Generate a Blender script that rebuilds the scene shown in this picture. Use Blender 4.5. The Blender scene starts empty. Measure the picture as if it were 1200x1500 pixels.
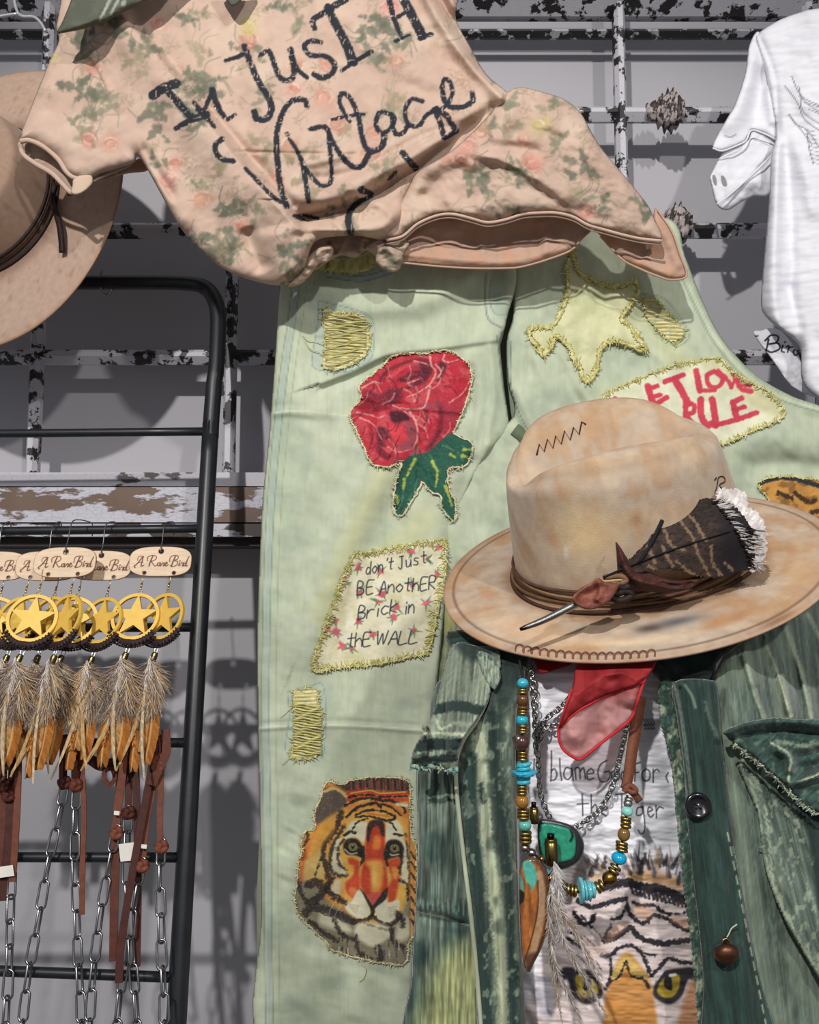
import bpy, math, random
import numpy as np
from mathutils import Matrix, Vector
from mathutils.bvhtree import BVHTree
C = bpy.context.scene.collection
F = 1250.0; CAMZ = 1.5; PITCH = math.radians(5.0)
# ---------------------------------------------------------------- camera, world, lights, exposure
cd = bpy.data.cameras.new('camera'); cam = bpy.data.objects.new('camera', cd); C.objects.link(cam)
cd.sensor_fit = 'VERTICAL'; cd.sensor_height = 30.0; cd.lens = 30.0*F/1500.0
cd.clip_start = 0.01
cam.location = (0, 0, CAMZ); cam.rotation_euler = (math.pi/2+PITCH, 0, 0)
bpy.context.scene.camera = cam
w = bpy.data.worlds.new('world'); bpy.context.scene.world = w; w.use_nodes = True
w.node_tree.nodes['Background'].inputs[0].default_value = (0.93, 0.96, 1.0, 1)
w.node_tree.nodes['Background'].inputs[1].default_value = 0.26
def lamp(name, loc, target, power, size, blend, radius, col=(1, 0.97, 0.93)):
    ld = bpy.data.lights.new(name, 'SPOT'); ld.energy = power; ld.spot_size = math.radians(size); ld.spot_blend = blend
    ld.shadow_soft_size = radius; ld.color = col
    o = bpy.data.objects.new(name, ld); C.objects.link(o); o.location = loc
    o.rotation_euler = (Vector(target)-Vector(loc)).to_track_quat('-Z', 'Y').to_euler()
    return o
lamp('track_spot', (-0.8, -1.65, 3.35), (-0.05, 1.3, 1.45), 360, 60, 0.6, 0.045)
lamp('track_spot', (1.1, -1.85, 3.2), (0.2, 1.25, 1.35), 165, 60, 0.6, 0.06)
vs = bpy.context.scene.view_settings
bpy.context.scene.display_settings.display_device = 'sRGB'
vs.view_transform = 'Standard'; vs.look = 'None'; vs.exposure = 0.0; vs.gamma = 1.0; vs.use_curve_mapping = False
# ---------------------------------------------------------------- helpers
CP, SP = math.cos(PITCH), math.sin(PITCH)
def P(px, py, Y):
    """photo pixel + distance Y from the camera plane -> world points (n,3)"""
    px = np.asarray(px, float); py = np.asarray(py, float); Y = np.asarray(Y, float)
    a = (px-600)/F; b = (750-py)/F
    dy = CP-b*SP; dz = SP+b*CP
    t = Y/dy
    return np.stack(np.broadcast_arrays(a*t, Y, CAMZ+dz*t), -1)
def V(px, py, Y): return Vector(P(px, py, Y))
def pxm(Y): return Y/F
def lin(c):
    c = np.asarray(c, float); return np.where(c <= .04045, c/12.92, ((c+.055)/1.055)**2.4)
def rgb(r, g, b): return np.array([r, g, b])/255.0
def smooth(pts, n=8, closed=False):
    p = np.asarray(pts, float)
    if len(p) < 3: 
        t = np.linspace(0, 1, n+1)[:, None]; return p[0]*(1-t)+p[-1]*t
    if closed: q = np.vstack([p[-1:], p, p[:2]])
    else: q = np.vstack([2*p[:1]-p[1:2], p, 2*p[-1:]-p[-2:-1]])
    t = np.linspace(0, 1, n, endpoint=False)[:, None]; out = []
    for i in range(1, len(q)-2):
        a, b, c, d = q[i-1], q[i], q[i+1], q[i+2]
        out.append(.5*((2*b)+(c-a)*t+(2*a-5*b+4*c-d)*t*t+(3*b-a-3*c+d)*t**3))
    out = np.vstack(out)
    if not closed: out = np.vstack([out, p[-1:]])
    return out
def seglen(p): return np.r_[0, np.cumsum(np.linalg.norm(np.diff(p, axis=0), axis=1))]
def resample(p, step, closed=False):
    p = np.asarray(p, float)
    if closed: p = np.vstack([p, p[:1]])
    L = seglen(p); n = max(2, int(round(L[-1]/step))+1)
    t = np.linspace(0, L[-1], n)
    q = np.stack([np.interp(t, L, p[:, k]) for k in range(p.shape[1])], 1)
    return q[:-1] if closed else q
def pdist(X, Y, pts):
    """distance, side (+ = below a rightward line), arc parameter"""
    pts = np.asarray(pts, float); L = seglen(pts); best = np.full(X.shape, 1e18); sg = np.ones(X.shape); T = np.zeros(X.shape)
    for i in range(len(pts)-1):
        a, b = pts[i], pts[i+1]; d = b-a; l2 = d@d
        if l2 < 1e-12: continue
        t = np.clip(((X-a[0])*d[0]+(Y-a[1])*d[1])/l2, 0, 1)
        ex = X-a[0]-t*d[0]; ey = Y-a[1]-t*d[1]; q = ex*ex+ey*ey; m = q < best
        best = np.where(m, q, best); sg = np.where(m, np.sign(d[0]*(Y-a[1])-d[1]*(X-a[0])), sg); T = np.where(m, (L[i]+t*(L[i+1]-L[i]))/L[-1], T)
    return np.sqrt(best), sg, T
def inside(X, Y, poly):
    r = np.zeros(X.shape, bool); n = len(poly)
    for i in range(n):
        x1, y1 = poly[i]; x2, y2 = poly[(i+1) % n]
        if y1 == y2: continue
        c = ((y1 > Y) != (y2 > Y)) & (X < (x2-x1)*(Y-y1)/(y2-y1)+x1); r ^= c
    return r
def nearest(X, Y, poly):
    n = len(poly); best = np.full(X.shape, 1e18); nx = X.copy(); ny = Y.copy()
    for i in range(n):
        a = poly[i]; d = poly[(i+1) % n]-a; l2 = d@d
        if l2 < 1e-12: continue
        t = np.clip(((X-a[0])*d[0]+(Y-a[1])*d[1])/l2, 0, 1)
        qx = a[0]+t*d[0]; qy = a[1]+t*d[1]; q = (X-qx)**2+(Y-qy)**2; m = q < best
        best = np.where(m, q, best); nx = np.where(m, qx, nx); ny = np.where(m, qy, ny)
    return np.sqrt(best), nx, ny
def sdf(X, Y, poly):
    d, _, _ = nearest(X, Y, poly); return np.where(inside(X, Y, poly), -d, d)
_lat = {}
def vnoise(x, y, seed=0):
    if seed not in _lat: _lat[seed] = np.random.RandomState(seed).rand(64, 64)*2-1
    g = _lat[seed]; xi = np.floor(x).astype(int); yi = np.floor(y).astype(int); fx = x-xi; fy = y-yi
    fx = fx*fx*fx*(fx*(fx*6-15)+10); fy = fy*fy*fy*(fy*(fy*6-15)+10)
    a = g[xi % 64, yi % 64]; b = g[(xi+1) % 64, yi % 64]; c = g[xi % 64, (yi+1) % 64]; d = g[(xi+1) % 64, (yi+1) % 64]
    return (a*(1-fx)+b*fx)*(1-fy)+(c*(1-fx)+d*fx)*fy
def fbm(x, y, seed=0, oct=3):
    s = 0; a = 1.0
    for k in range(oct): s = s+a*vnoise(x*2**k+k*7.3, y*2**k+k*3.1, seed+k); a *= .5
    return s
def sstep(x, a, b):
    t = np.clip((x-a)/(b-a), 0, 1); return t*t*(3-2*t)
class Relief:
    """cloth depth in metres from the camera plane; ridges come towards the viewer"""
    post = None
    def __init__(s, base, ops): s.base = base; s.ops = ops
    def __call__(s, X, Y):
        X = np.asarray(X, float); Y = np.asarray(Y, float)
        D = (np.array(s.base(X, Y), float) if callable(s.base) else np.full(X.shape, float(s.base)))
        for o in s.ops:
            k = o[0]
            if k == 'r':                                     # ('r', pts, width below/left, width above/right, height)
                pts = smooth(o[1], 5); rr = 2.6*max(o[2], o[3]); lo = pts.min(0)-rr; hi = pts.max(0)+rr
                i = np.where((X > lo[0]) & (X < hi[0]) & (Y > lo[1]) & (Y < hi[1]))
                if len(i[0]) == 0: continue
                d, g, t = pdist(X[i], Y[i], pts); ww = np.where(g > 0, o[2], o[3])
                tp = sstep(t, -.01, .18)*(1-sstep(t, .82, 1.01)) if len(o) < 6 else o[5](t)
                D[i] = D[i]-o[4]*np.exp(-(d/ww)**2)*tp
            elif k == 'n':
                c, q = math.cos(o[4]), math.sin(o[4])
                D = D-o[3]*fbm((X*c+Y*q)/o[1], (Y*c-X*q)/o[2], o[5])
            elif k == 'b':                                    # bump ('b', x, y, rx, ry, height)
                D = D-o[5]*np.exp(-((X-o[1])/o[3])**2-((Y-o[2])/o[4])**2)
            elif k == 'f': D = D-o[1](X, Y)
        return D if s.post is None else s.post(X, Y, D)
class Paint:
    def __init__(s, X, Y, base): s.X = X; s.Y = Y; s.C = np.tile(np.asarray(base, float), (len(X), 1)); s.T = (0, 0, 1)
    def tf(s, p): p = np.asarray(p, float); return np.stack([s.T[0]+p[:, 0]/s.T[2], s.T[1]+p[:, 1]/s.T[2]], 1)
    def mix(s, m, col):
        m = np.clip(m, 0, 1)[:, None]; s.C = s.C*(1-m)+np.asarray(col)*m
    def _sub(s, p, r):
        lo = p.min(0)-r; hi = p.max(0)+r
        return np.where((s.X > lo[0]) & (s.X < hi[0]) & (s.Y > lo[1]) & (s.Y < hi[1]))[0]
    def fill(s, pts, col, soft=1.2, alpha=1, n=5, rough=0, seed=5):
        p = s.tf(pts); p = smooth(p, n, True) if n > 1 else p; i = s._sub(p, soft*2+rough)
        if len(i) == 0: return
        d = sdf(s.X[i], s.Y[i], p)
        if rough: d = d+rough*fbm(s.X[i]/4, s.Y[i]/4, seed, 2)
        m = np.clip(.5-d/(2*soft), 0, 1)*alpha; s.C[i] = s.C[i]*(1-m[:, None])+np.asarray(col)*m[:, None]
    def stroke(s, pts, wd, col, alpha=1, soft=.7, w2=None, n=6, rough=0, seed=3, mask=None):
        wd = wd/s.T[2]; w2 = None if w2 is None else w2/s.T[2]
        p = s.tf(pts); p = smooth(p, n) if n > 1 else p; i = s._sub(p, max(wd, w2 or 0)+soft*2+rough)
        if len(i) == 0: return
        d, g, t = pdist(s.X[i], s.Y[i], p); ww = wd/2 if w2 is None else (wd+(w2-wd)*t)/2
        if rough: d = d+rough*fbm(s.X[i]/3, s.Y[i]/3, seed, 2)
        m = np.clip((ww-d)/(2*soft)+.5, 0, 1)*alpha
        if mask is not None: m = m*mask(s.X[i], s.Y[i])
        s.C[i] = s.C[i]*(1-m[:, None])+np.asarray(col)*m[:, None]
    def mottle(s, sx, sy, col, lo=.1, hi=.7, alpha=.5, seed=1, ang=0):
        c, q = math.cos(ang), math.sin(ang)
        s.mix(sstep(fbm((s.X*c+s.Y*q)/sx, (s.Y*c-s.X*q)/sy, seed), lo, hi)*alpha, col)
    def vary(s, sx, sy, amt, seed=1, ang=0):
        c, q = math.cos(ang), math.sin(ang)
        s.C = np.clip(s.C*(1+amt*fbm((s.X*c+s.Y*q)/sx, (s.Y*c-s.X*q)/sy, seed))[:, None], 0, 1)
# ---- object plumbing
def wloc(o):
    v = Vector((0, 0, 0))
    while o is not None: v = v+Vector(o.location); o = o.parent
    return v
def mesh(name, verts, faces, col=None, smooth_=True):
    me = bpy.data.meshes.new(name)
    verts = np.asarray(verts, np.float32)
    if isinstance(faces, np.ndarray):
        n, k = faces.shape
        me.vertices.add(len(verts)); me.vertices.foreach_set('co', verts.ravel())
        me.loops.add(n*k); me.loops.foreach_set('vertex_index', faces.astype(np.int32).ravel())
        me.polygons.add(n); me.polygons.foreach_set('loop_start', np.arange(0, n*k, k, dtype=np.int32))
        me.polygons.foreach_set('loop_total', np.full(n, k, np.int32)); me.update(calc_edges=True); me.validate()
    else:
        me.from_pydata(verts.tolist(), [], faces); me.validate()
    if smooth_: me.polygons.foreach_set('use_smooth', np.ones(len(me.polygons), bool))
    if col is not None:
        a = me.color_attributes.new('Col', 'FLOAT_COLOR', 'POINT')
        col = np.broadcast_to(np.asarray(col, float), (len(verts), 3))
        a.data.foreach_set('color', np.hstack([lin(col), np.ones((len(col), 1))]).astype(np.float32).ravel())
    me.update(); return me
def link(name, me, mat, parent=None, world=True, thick=0, off=-1):
    o = bpy.data.objects.new(name, me); C.objects.link(o)
    if mat is not None and len(me.materials) == 0: me.materials.append(mat)
    if parent is not None:
        o.parent = parent
        if world:
            L = wloc(parent); me.transform(Matrix.Translation(-L))
    if thick:
        m = o.modifiers.new('thickness', 'SOLIDIFY'); m.thickness = thick; m.offset = off; m.use_quality_normals = False
    return o
def thing(name, label, cat, loc=(0, 0, 0), group=None, kind=None):
    o = bpy.data.objects.new(name, None); C.objects.link(o); o.location = tuple(loc); o.empty_display_size = .05
    tag(o, label, cat, group, kind); return o
def tag(o, label=None, cat=None, group=None, kind=None):
    if label: o['label'] = label
    if cat: o['category'] = cat
    if group: o['group'] = group
    if kind: o['kind'] = kind
    return o
class MB:
    def __init__(s): s.v = []; s.f = []; s.c = []; s.n = 0
    def add(s, v, f, col=(1, 1, 1)):
        v = np.asarray(v, float); s.v.append(v); s.f += [[i+s.n for i in q] for q in f]
        s.c.append(np.broadcast_to(np.asarray(col, float), (len(v), 3))); s.n += len(v)
    def tube(s, pts, r, k=8, col=(1, 1, 1), caps=True, flat=None):
        pts = np.asarray(pts, float); n = len(pts); r = np.broadcast_to(np.asarray(r, float), (n,))
        t = np.gradient(pts, axis=0); t /= np.linalg.norm(t, axis=1)[:, None]+1e-12
        u = np.cross(t[0], [0, 0, 1]); 
        if np.linalg.norm(u) < .1: u = np.cross(t[0], [0, 1, 0])
        u /= np.linalg.norm(u); vs_ = []; ang = np.linspace(0, 2*np.pi, k, endpoint=False)
        for i in range(n):
            u = u-t[i]*(u@t[i]); u /= np.linalg.norm(u)+1e-12; b = np.cross(t[i], u)
            fx, fy = (1, 1) if flat is None else flat
            vs_.append(pts[i]+r[i]*(np.cos(ang)[:, None]*u*fx+np.sin(ang)[:, None]*b*fy))
        f = [[i*k+j, i*k+(j+1) % k, (i+1)*k+(j+1) % k, (i+1)*k+j] for i in range(n-1) for j in range(k)]
        if caps: f += [list(range(k))[::-1], [(n-1)*k+j for j in range(k)]]
        cc = np.repeat(np.asarray(col, float), k, axis=0) if np.ndim(col) == 2 else col
        s.add(np.vstack(vs_), f, cc)
    def ribbon(s, pts, nrm, wd, th, col=(1, 1, 1)):
        """flat strap along pts; nrm = facing direction; width wd, thickness th"""
        pts = np.asarray(pts, float); n = len(pts); t = np.gradient(pts, axis=0); t /= np.linalg.norm(t, axis=1)[:, None]+1e-12
        nr = np.broadcast_to(np.asarray(nrm, float), (n, 3)); sd = np.cross(t, nr); sd /= np.linalg.norm(sd, axis=1)[:, None]+1e-12
        nn = np.cross(sd, t); wd = np.broadcast_to(np.asarray(wd, float), (n,))[:, None]/2
        q = np.stack([pts-sd*wd-nn*th/2, pts+sd*wd-nn*th/2, pts+sd*wd+nn*th/2, pts-sd*wd+nn*th/2], 1).reshape(-1, 3)
        f = [[i*4+j, i*4+(j+1) % 4, (i+1)*4+(j+1) % 4, (i+1)*4+j] for i in range(n-1) for j in range(4)]
        f += [[3, 2, 1, 0], [(n-1)*4+j for j in range(4)]]
        s.add(q, f, col)
    def box(s, lo, hi, col=(1, 1, 1)):
        x0, y0, z0 = lo; x1, y1, z1 = hi
        s.add([[x0, y0, z0], [x1, y0, z0], [x1, y1, z0], [x0, y1, z0], [x0, y0, z1], [x1, y0, z1], [x1, y1, z1], [x0, y1, z1]],
              [[3, 2, 1, 0], [4, 5, 6, 7], [0, 1, 5, 4], [1, 2, 6, 5], [2, 3, 7, 6], [3, 0, 4, 7]], col)
    def lathe(s, prof, k=20, M=None, col=(1, 1, 1)):
        """prof [(radius, height)] about local z, placed with matrix M"""
        ang = np.linspace(0, 2*np.pi, k, endpoint=False); v = []
        for r, h in prof: v.append(np.stack([r*np.cos(ang), r*np.sin(ang), np.full(k, h)], 1))
        v = np.vstack(v); n = len(prof)
        f = [[i*k+j, i*k+(j+1) % k, (i+1)*k+(j+1) % k, (i+1)*k+j] for i in range(n-1) for j in range(k)]
        f += [list(range(k))[::-1], [(n-1)*k+j for j in range(k)]]
        if M is not None: v = v@np.array(M.to_3x3()).T+np.array(M.translation)
        s.add(v, f, col)
    def mesh(s, name, smooth_=True): return mesh(name, np.vstack(s.v), s.f, np.vstack(s.c), smooth_)
    def build(s, name, mat, parent=None, world=True, smooth_=True): return link(name, s.mesh(name, smooth_), mat, parent, world)
def frame(z, x=(1, 0, 0), loc=(0, 0, 0)):
    z = Vector(z).normalized(); x = Vector(x); x = (x-z*x.dot(z))
    if x.length < 1e-4: x = Vector((0, 1, 0))-z*z.y
    x.normalize(); y = z.cross(x)
    M = Matrix((x, y, z)).transposed().to_4x4(); M.translation = Vector(loc); return M
def grid_poly(poly, s, holes=()):
    lo = poly.min(0)-s; hi = poly.max(0)+s*1.01
    xs = np.arange(lo[0], hi[0]+s, s); ys = np.arange(lo[1], hi[1]+s, s); nx, ny = len(xs), len(ys)
    X, Y = np.meshgrid(xs, ys); X = X.ravel(); Y = Y.ravel()
    cx = (xs[:-1]+s/2); cy = (ys[:-1]+s/2); CX, CY = np.meshgrid(cx, cy)
    keep = inside(CX.ravel(), CY.ravel(), poly)
    for h in holes: keep &= ~inside(CX.ravel(), CY.ravel(), h)
    iy, ix = np.divmod(np.arange(len(keep)), nx-1); a = iy*nx+ix
    q = np.stack([a, a+1, a+1+nx, a+nx], 1)[keep]
    cnt = np.bincount(q.ravel(), minlength=nx*ny); used = cnt > 0; bd = used & (cnt < 4)
    bi = np.where(bd)[0]; d, qx, qy = nearest(X[bi], Y[bi], poly)
    for h in holes:
        d2, hx, hy = nearest(X[bi], Y[bi], h); m = d2 < d; d = np.where(m, d2, d); qx = np.where(m, hx, qx); qy = np.where(m, hy, qy)
    ok = d < s*1.3; X[bi[ok]] = qx[ok]; Y[bi[ok]] = qy[ok]
    idx = -np.ones(nx*ny, int); idx[used] = np.arange(used.sum())
    return X[used], Y[used], idx[q]
def sheet(name, poly, depth, mat, parent, s=3.0, thick=.0016, paint=None, roll=0, rollw=14, sub=6, holes=(), base=(1, 1, 1), jag=0, seed=1, rollmask=None):
    """a cloth panel: outline in photo pixels at the depth function's distance, with folds, rolled edge, own thickness"""
    poly = smooth(poly, sub, True) if sub > 1 else np.asarray(poly, float)
    if jag:
        poly = resample(poly, max(2, s), True); c = poly-np.roll(poly, 1, 0); nn = np.stack([c[:, 1], -c[:, 0]], 1); nn /= np.linalg.norm(nn, axis=1)[:, None]+1e-9
        poly = poly+nn*(np.random.RandomState(seed).randn(len(poly))*jag)[:, None]
    holes = [smooth(h, sub, True) for h in holes]
    X, Y, q = grid_poly(poly, s, holes)
    D = depth(X, Y) if callable(depth) else np.full(X.shape, float(depth))
    if roll:
        e, _, _ = nearest(X, Y, poly); t = np.clip(1-e/rollw, 0, 1); rr = roll*(1-np.sqrt(np.clip(1-t*t, 0, 1)))
        if rollmask is not None: rr = rr*rollmask(X, Y)
        D = D+rr
    v = P(X, Y, D)
    if callable(paint):
        pt = Paint(X, Y, base); paint(pt); col = np.clip(pt.C, 0, 1)
    else: col = np.tile(np.asarray(base if paint is None else paint, float), (len(X), 1))
    me = mesh(name, v, q[:, ::-1], col)
    return link(name, me, mat, parent, True, thick)
def threads(name, pts, depth, mat, parent, n, ln, rad, cols, out=(0, 0), spread=.6, seed=0, lift=.003, edge=None, normal=True, side=1):
    """frayed edge: short loose yarn ends along a line given in pixels, plus an optional twisted edge yarn"""
    rs = np.random.RandomState(seed); p = resample(np.asarray(pts, float), 2); mb = MB(); tg = np.gradient(p, axis=0); tg /= np.linalg.norm(tg, axis=1)[:, None]+1e-9
    for k in range(n):
        i = rs.randint(len(p)); a = p[i]+rs.randn(2)*1.0
        nn = np.array([tg[i, 1], -tg[i, 0]])*side if normal else np.array(out, float)
        ang = rs.randn()*spread; c, q = math.cos(ang), math.sin(ang); d = np.array([nn[0]*c-nn[1]*q, nn[0]*q+nn[1]*c])
        L = ln*(.4+rs.rand()); cu = rs.randn()*.35; d2 = np.array([-d[1], d[0]])
        tt = np.linspace(0, 1, 4)[:, None]; pp = a-d*L*.35+d*L*tt+d2*L*cu*tt*tt
        dd = depth(pp[:, 0], pp[:, 1])-lift*(1-.4*tt[:, 0])-abs(rs.randn())*.0008
        w3 = P(pp[:, 0], pp[:, 1], dd); mb.tube(w3, rad*pxm(dd[0])*np.array([1, 1, .9, .4]), 4, cols[rs.randint(len(cols))], caps=False)
    if edge:
        q = p+np.stack([vnoise(np.arange(len(p))/3, np.zeros(len(p)), seed), vnoise(np.arange(len(p))/3, np.ones(len(p))*9, seed+1)], 1)*edge*.8
        d = depth(q[:, 0], q[:, 1])-lift*.7; rr = edge*pxm(d.mean())*(.75+.35*vnoise(np.arange(len(p))/2.2, np.ones(len(p))*4.5, seed+2))
        cc = np.asarray(cols)[rs.randint(len(cols), size=len(p))]
        mb.tube(P(q[:, 0], q[:, 1], d), rr, 5, cc)
    o = mb.build(name, mat, parent); o['kind'] = 'stuff'; return o
# ---------------------------------------------------------------- materials
def mat_new(name):
    m = bpy.data.materials.new(name); m.use_nodes = True; nt = m.node_tree; return m, nt, nt.nodes['Principled BSDF'], nt.nodes, nt.links
def attr_mat(name, rough=.85, var=.12, vscale=60, bump=.25, bscale=900, sheen=0.0, metallic=0, stretch=(1, 1, 1), spec=.3, transl=0, bdist=.001):
    """vertex colour x soft procedural variation, with fine relief"""
    m, nt, b, N, L = mat_new(name)
    a = N.new('ShaderNodeAttribute'); a.attribute_name = 'Col'
    tc = N.new('ShaderNodeTexCoord'); mp = N.new('ShaderNodeMapping'); mp.inputs['Scale'].default_value = stretch; L.new(tc.outputs['Object'], mp.inputs[0])
    n1 = N.new('ShaderNodeTexNoise'); n1.inputs['Scale'].default_value = vscale; n1.inputs['Detail'].default_value = 5; L.new(mp.outputs[0], n1.inputs['Vector'])
    mr = N.new('ShaderNodeMapRange'); mr.inputs[1].default_value = .3; mr.inputs[2].default_value = .7; mr.inputs[3].default_value = 1-var; mr.inputs[4].default_value = 1+var*.6; L.new(n1.outputs[0], mr.inputs[0])
    mx = N.new('ShaderNodeVectorMath'); mx.operation = 'SCALE'; L.new(a.outputs['Color'], mx.inputs[0]); L.new(mr.outputs[0], mx.inputs['Scale'])
    L.new(mx.outputs[0], b.inputs['Base Color'])
    b.inputs['Roughness'].default_value = rough; b.inputs['Metallic'].default_value = metallic; b.inputs['Specular IOR Level'].default_value = spec
    if sheen: b.inputs['Sheen Weight'].default_value = sheen; b.inputs['Sheen Roughness'].default_value = .4
    if bump:
        n2 = N.new('ShaderNodeTexNoise'); n2.inputs['Scale'].default_value = bscale; n2.inputs['Detail'].default_value = 3; L.new(mp.outputs[0], n2.inputs['Vector'])
        bp = N.new('ShaderNodeBump'); bp.inputs['Strength'].default_value = bump; bp.inputs['Distance'].default_value = bdist; L.new(n2.outputs[0], bp.inputs['Height']); L.new(bp.outputs[0], b.inputs['Normal'])
    if transl:
        t = N.new('ShaderNodeBsdfTranslucent'); L.new(mx.outputs[0], t.inputs[0]); ms = N.new('ShaderNodeMixShader'); ms.inputs[0].default_value = transl
        L.new(b.outputs[0], ms.inputs[1]); L.new(t.outputs[0], ms.inputs[2]); L.new(ms.outputs[0], N['Material Output'].inputs[0])
    return m
def plain(name, col, rough=.5, metallic=0, var=.15, vscale=40, bump=.1, bscale=300, spec=.5):
    m, nt, b, N, L = mat_new(name); tc = N.new('ShaderNodeTexCoord'); n = N.new('ShaderNodeTexNoise'); n.inputs['Scale'].default_value = vscale; n.inputs['Detail'].default_value = 6
    L.new(tc.outputs['Object'], n.inputs['Vector']); r = N.new('ShaderNodeValToRGB'); c = lin(col)
    r.color_ramp.elements[0].position = .3; r.color_ramp.elements[1].position = .7
    r.color_ramp.elements[0].color = (*(c*(1-var)), 1); r.color_ramp.elements[1].color = (*np.clip(c*(1+var), 0, 1), 1)
    L.new(n.outputs[0], r.inputs[0]); L.new(r.outputs[0], b.inputs['Base Color']); b.inputs['Roughness'].default_value = rough; b.inputs['Metallic'].default_value = metallic; b.inputs['Specular IOR Level'].default_value = spec
    if bump:
        n2 = N.new('ShaderNodeTexNoise'); n2.inputs['Scale'].default_value = bscale; L.new(tc.outputs['Object'], n2.inputs['Vector']); bp = N.new('ShaderNodeBump'); bp.inputs['Strength'].default_value = bump; bp.inputs['Distance'].default_value = .001
        L.new(n2.outputs[0], bp.inputs['Height']); L.new(bp.outputs[0], b.inputs['Normal'])
    return m
def peeling(name, paint, under, scale=14, thr=.52, stretch=(1, 1, 1), crack=.5, under2=None):
    m, nt, b, N, L = mat_new(name); tc = N.new('ShaderNodeTexCoord'); mp = N.new('ShaderNodeMapping'); mp.inputs['Scale'].default_value = stretch; L.new(tc.outputs['Object'], mp.inputs[0])
    n = N.new('ShaderNodeTexNoise'); n.inputs['Scale'].default_value = scale; n.inputs['Detail'].default_value = 8; n.inputs['Roughness'].default_value = .62; L.new(mp.outputs[0], n.inputs['Vector'])
    r = N.new('ShaderNodeValToRGB'); r.color_ramp.elements[0].position = thr-.012; r.color_ramp.elements[1].position = thr+.012; L.new(n.outputs[0], r.inputs[0])
    v = N.new('ShaderNodeTexVoronoi'); v.feature = 'DISTANCE_TO_EDGE'; v.inputs['Scale'].default_value = scale*9; L.new(mp.outputs[0], v.inputs['Vector'])
    cr = N.new('ShaderNodeMapRange'); cr.inputs[2].default_value = .06; cr.inputs[3].default_value = 1-crack; cr.inputs[4].default_value = 1; L.new(v.outputs['Distance'], cr.inputs[0])
    n3 = N.new('ShaderNodeTexNoise'); n3.inputs['Scale'].default_value = scale*1.7; L.new(tc.outputs['Object'], n3.inputs['Vector'])
    mxc = N.new('ShaderNodeMix'); mxc.data_type = 'RGBA'; mxc.inputs['A'].default_value = (*lin(under), 1); mxc.inputs['B'].default_value = (*lin(under2 if under2 is not None else under*.6), 1); L.new(n3.outputs[0], mxc.inputs['Factor'])
    pc = N.new('ShaderNodeVectorMath'); pc.operation = 'SCALE'; pc.inputs[0].default_value = lin(paint); L.new(cr.outputs[0], pc.inputs['Scale'])
    mx = N.new('ShaderNodeMix'); mx.data_type = 'RGBA'; L.new(r.outputs[0], mx.inputs['Factor']); L.new(pc.outputs[0], mx.inputs['A']); L.new(mxc.outputs['Result'], mx.inputs['B']); L.new(mx.outputs['Result'], b.inputs['Base Color'])
    inv = N.new('ShaderNodeMath'); inv.operation = 'SUBTRACT'; inv.inputs[0].default_value = 1; L.new(r.outputs[0], inv.inputs[1])
    bp = N.new('ShaderNodeBump'); bp.inputs['Strength'].default_value = .6; bp.inputs['Distance'].default_value = .0015; L.new(inv.outputs[0], bp.inputs['Height']); L.new(bp.outputs[0], b.inputs['Normal'])
    b.inputs['Roughness'].default_value = .5; return m
M_COTTON = attr_mat('cotton', .9, .07, 45, .35, 1400)
M_TWILL = attr_mat('twill', .92, .1, 50, .4, 1300, stretch=(1, 1, .55))
M_CORD = attr_mat('corduroy', .85, .22, 160, .5, 500, sheen=.25, stretch=(1, 1, .08))
M_WHITE = attr_mat('slub_jersey', .9, .04, 120, .22, 260, stretch=(.12, .12, 1), transl=.12)
M_YARN = attr_mat('yarn', .95, .12, 400, 0)
M_FELT = attr_mat('felt', .95, .1, 90, .35, 900, sheen=.12)
M_LEATHER = attr_mat('leather', .6, .25, 90, .35, 500, spec=.22)
M_FEATHER = attr_mat('feather_vane', .8, .12, 300, 0, transl=.2)
M_INK = attr_mat('painted_wood', .6, .06, 60, .1, 400)
M_BRASS = attr_mat('metal_attr', .3, .1, 200, .15, 500, metallic=1)
M_GLOSS = attr_mat('glazed_bead', .22, .25, 250, 0, spec=.5)
M_BLACK = plain('black_enamel', rgb(27, 29, 34), .38, 0, .25, 30, .08, 350)
M_STEEL = plain('steel', rgb(150, 150, 152), .28, 1, .12, 60, .05)
M_SILVER = plain('silver_chain', rgb(165, 165, 163), .25, 1, .25, 300, .05)
M_WALL = plain('wall_paint', rgb(176, 174, 180), .7, 0, .03, 3, .05, 200, .3)
M_FLOOR = plain('concrete', rgb(120, 116, 112), .6, 0, .12, 6)
M_IRON = peeling('peeling_iron', rgb(196, 194, 202), rgb(40, 38, 40), 26, .53, (1, 1, 1), .25)
M_IRONDARK = peeling('peeled_iron', rgb(170, 168, 174), rgb(36, 34, 36), 30, .44, (1, 1, 1), .3)
M_SILL = peeling('peeling_timber', rgb(196, 194, 205), rgb(92, 66, 55), 5.5, .545, (1, 1, 3.2), .28, rgb(120, 100, 85))
# ---------------------------------------------------------------- setting
def box_obj(name, lo, hi, mat, parent=None):
    mb = MB(); mb.box(lo, hi); return mb.build(name, mat, parent, True, False)
WY = 1.84
tag(box_obj('wall_back', (-2.6, WY, 0), (2.6, WY+.12, 3.6), M_WALL), kind='structure')
tag(box_obj('floor', (-2.6, -2.2, -.1), (2.6, WY+.12, 0), M_FLOOR), kind='structure')
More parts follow.
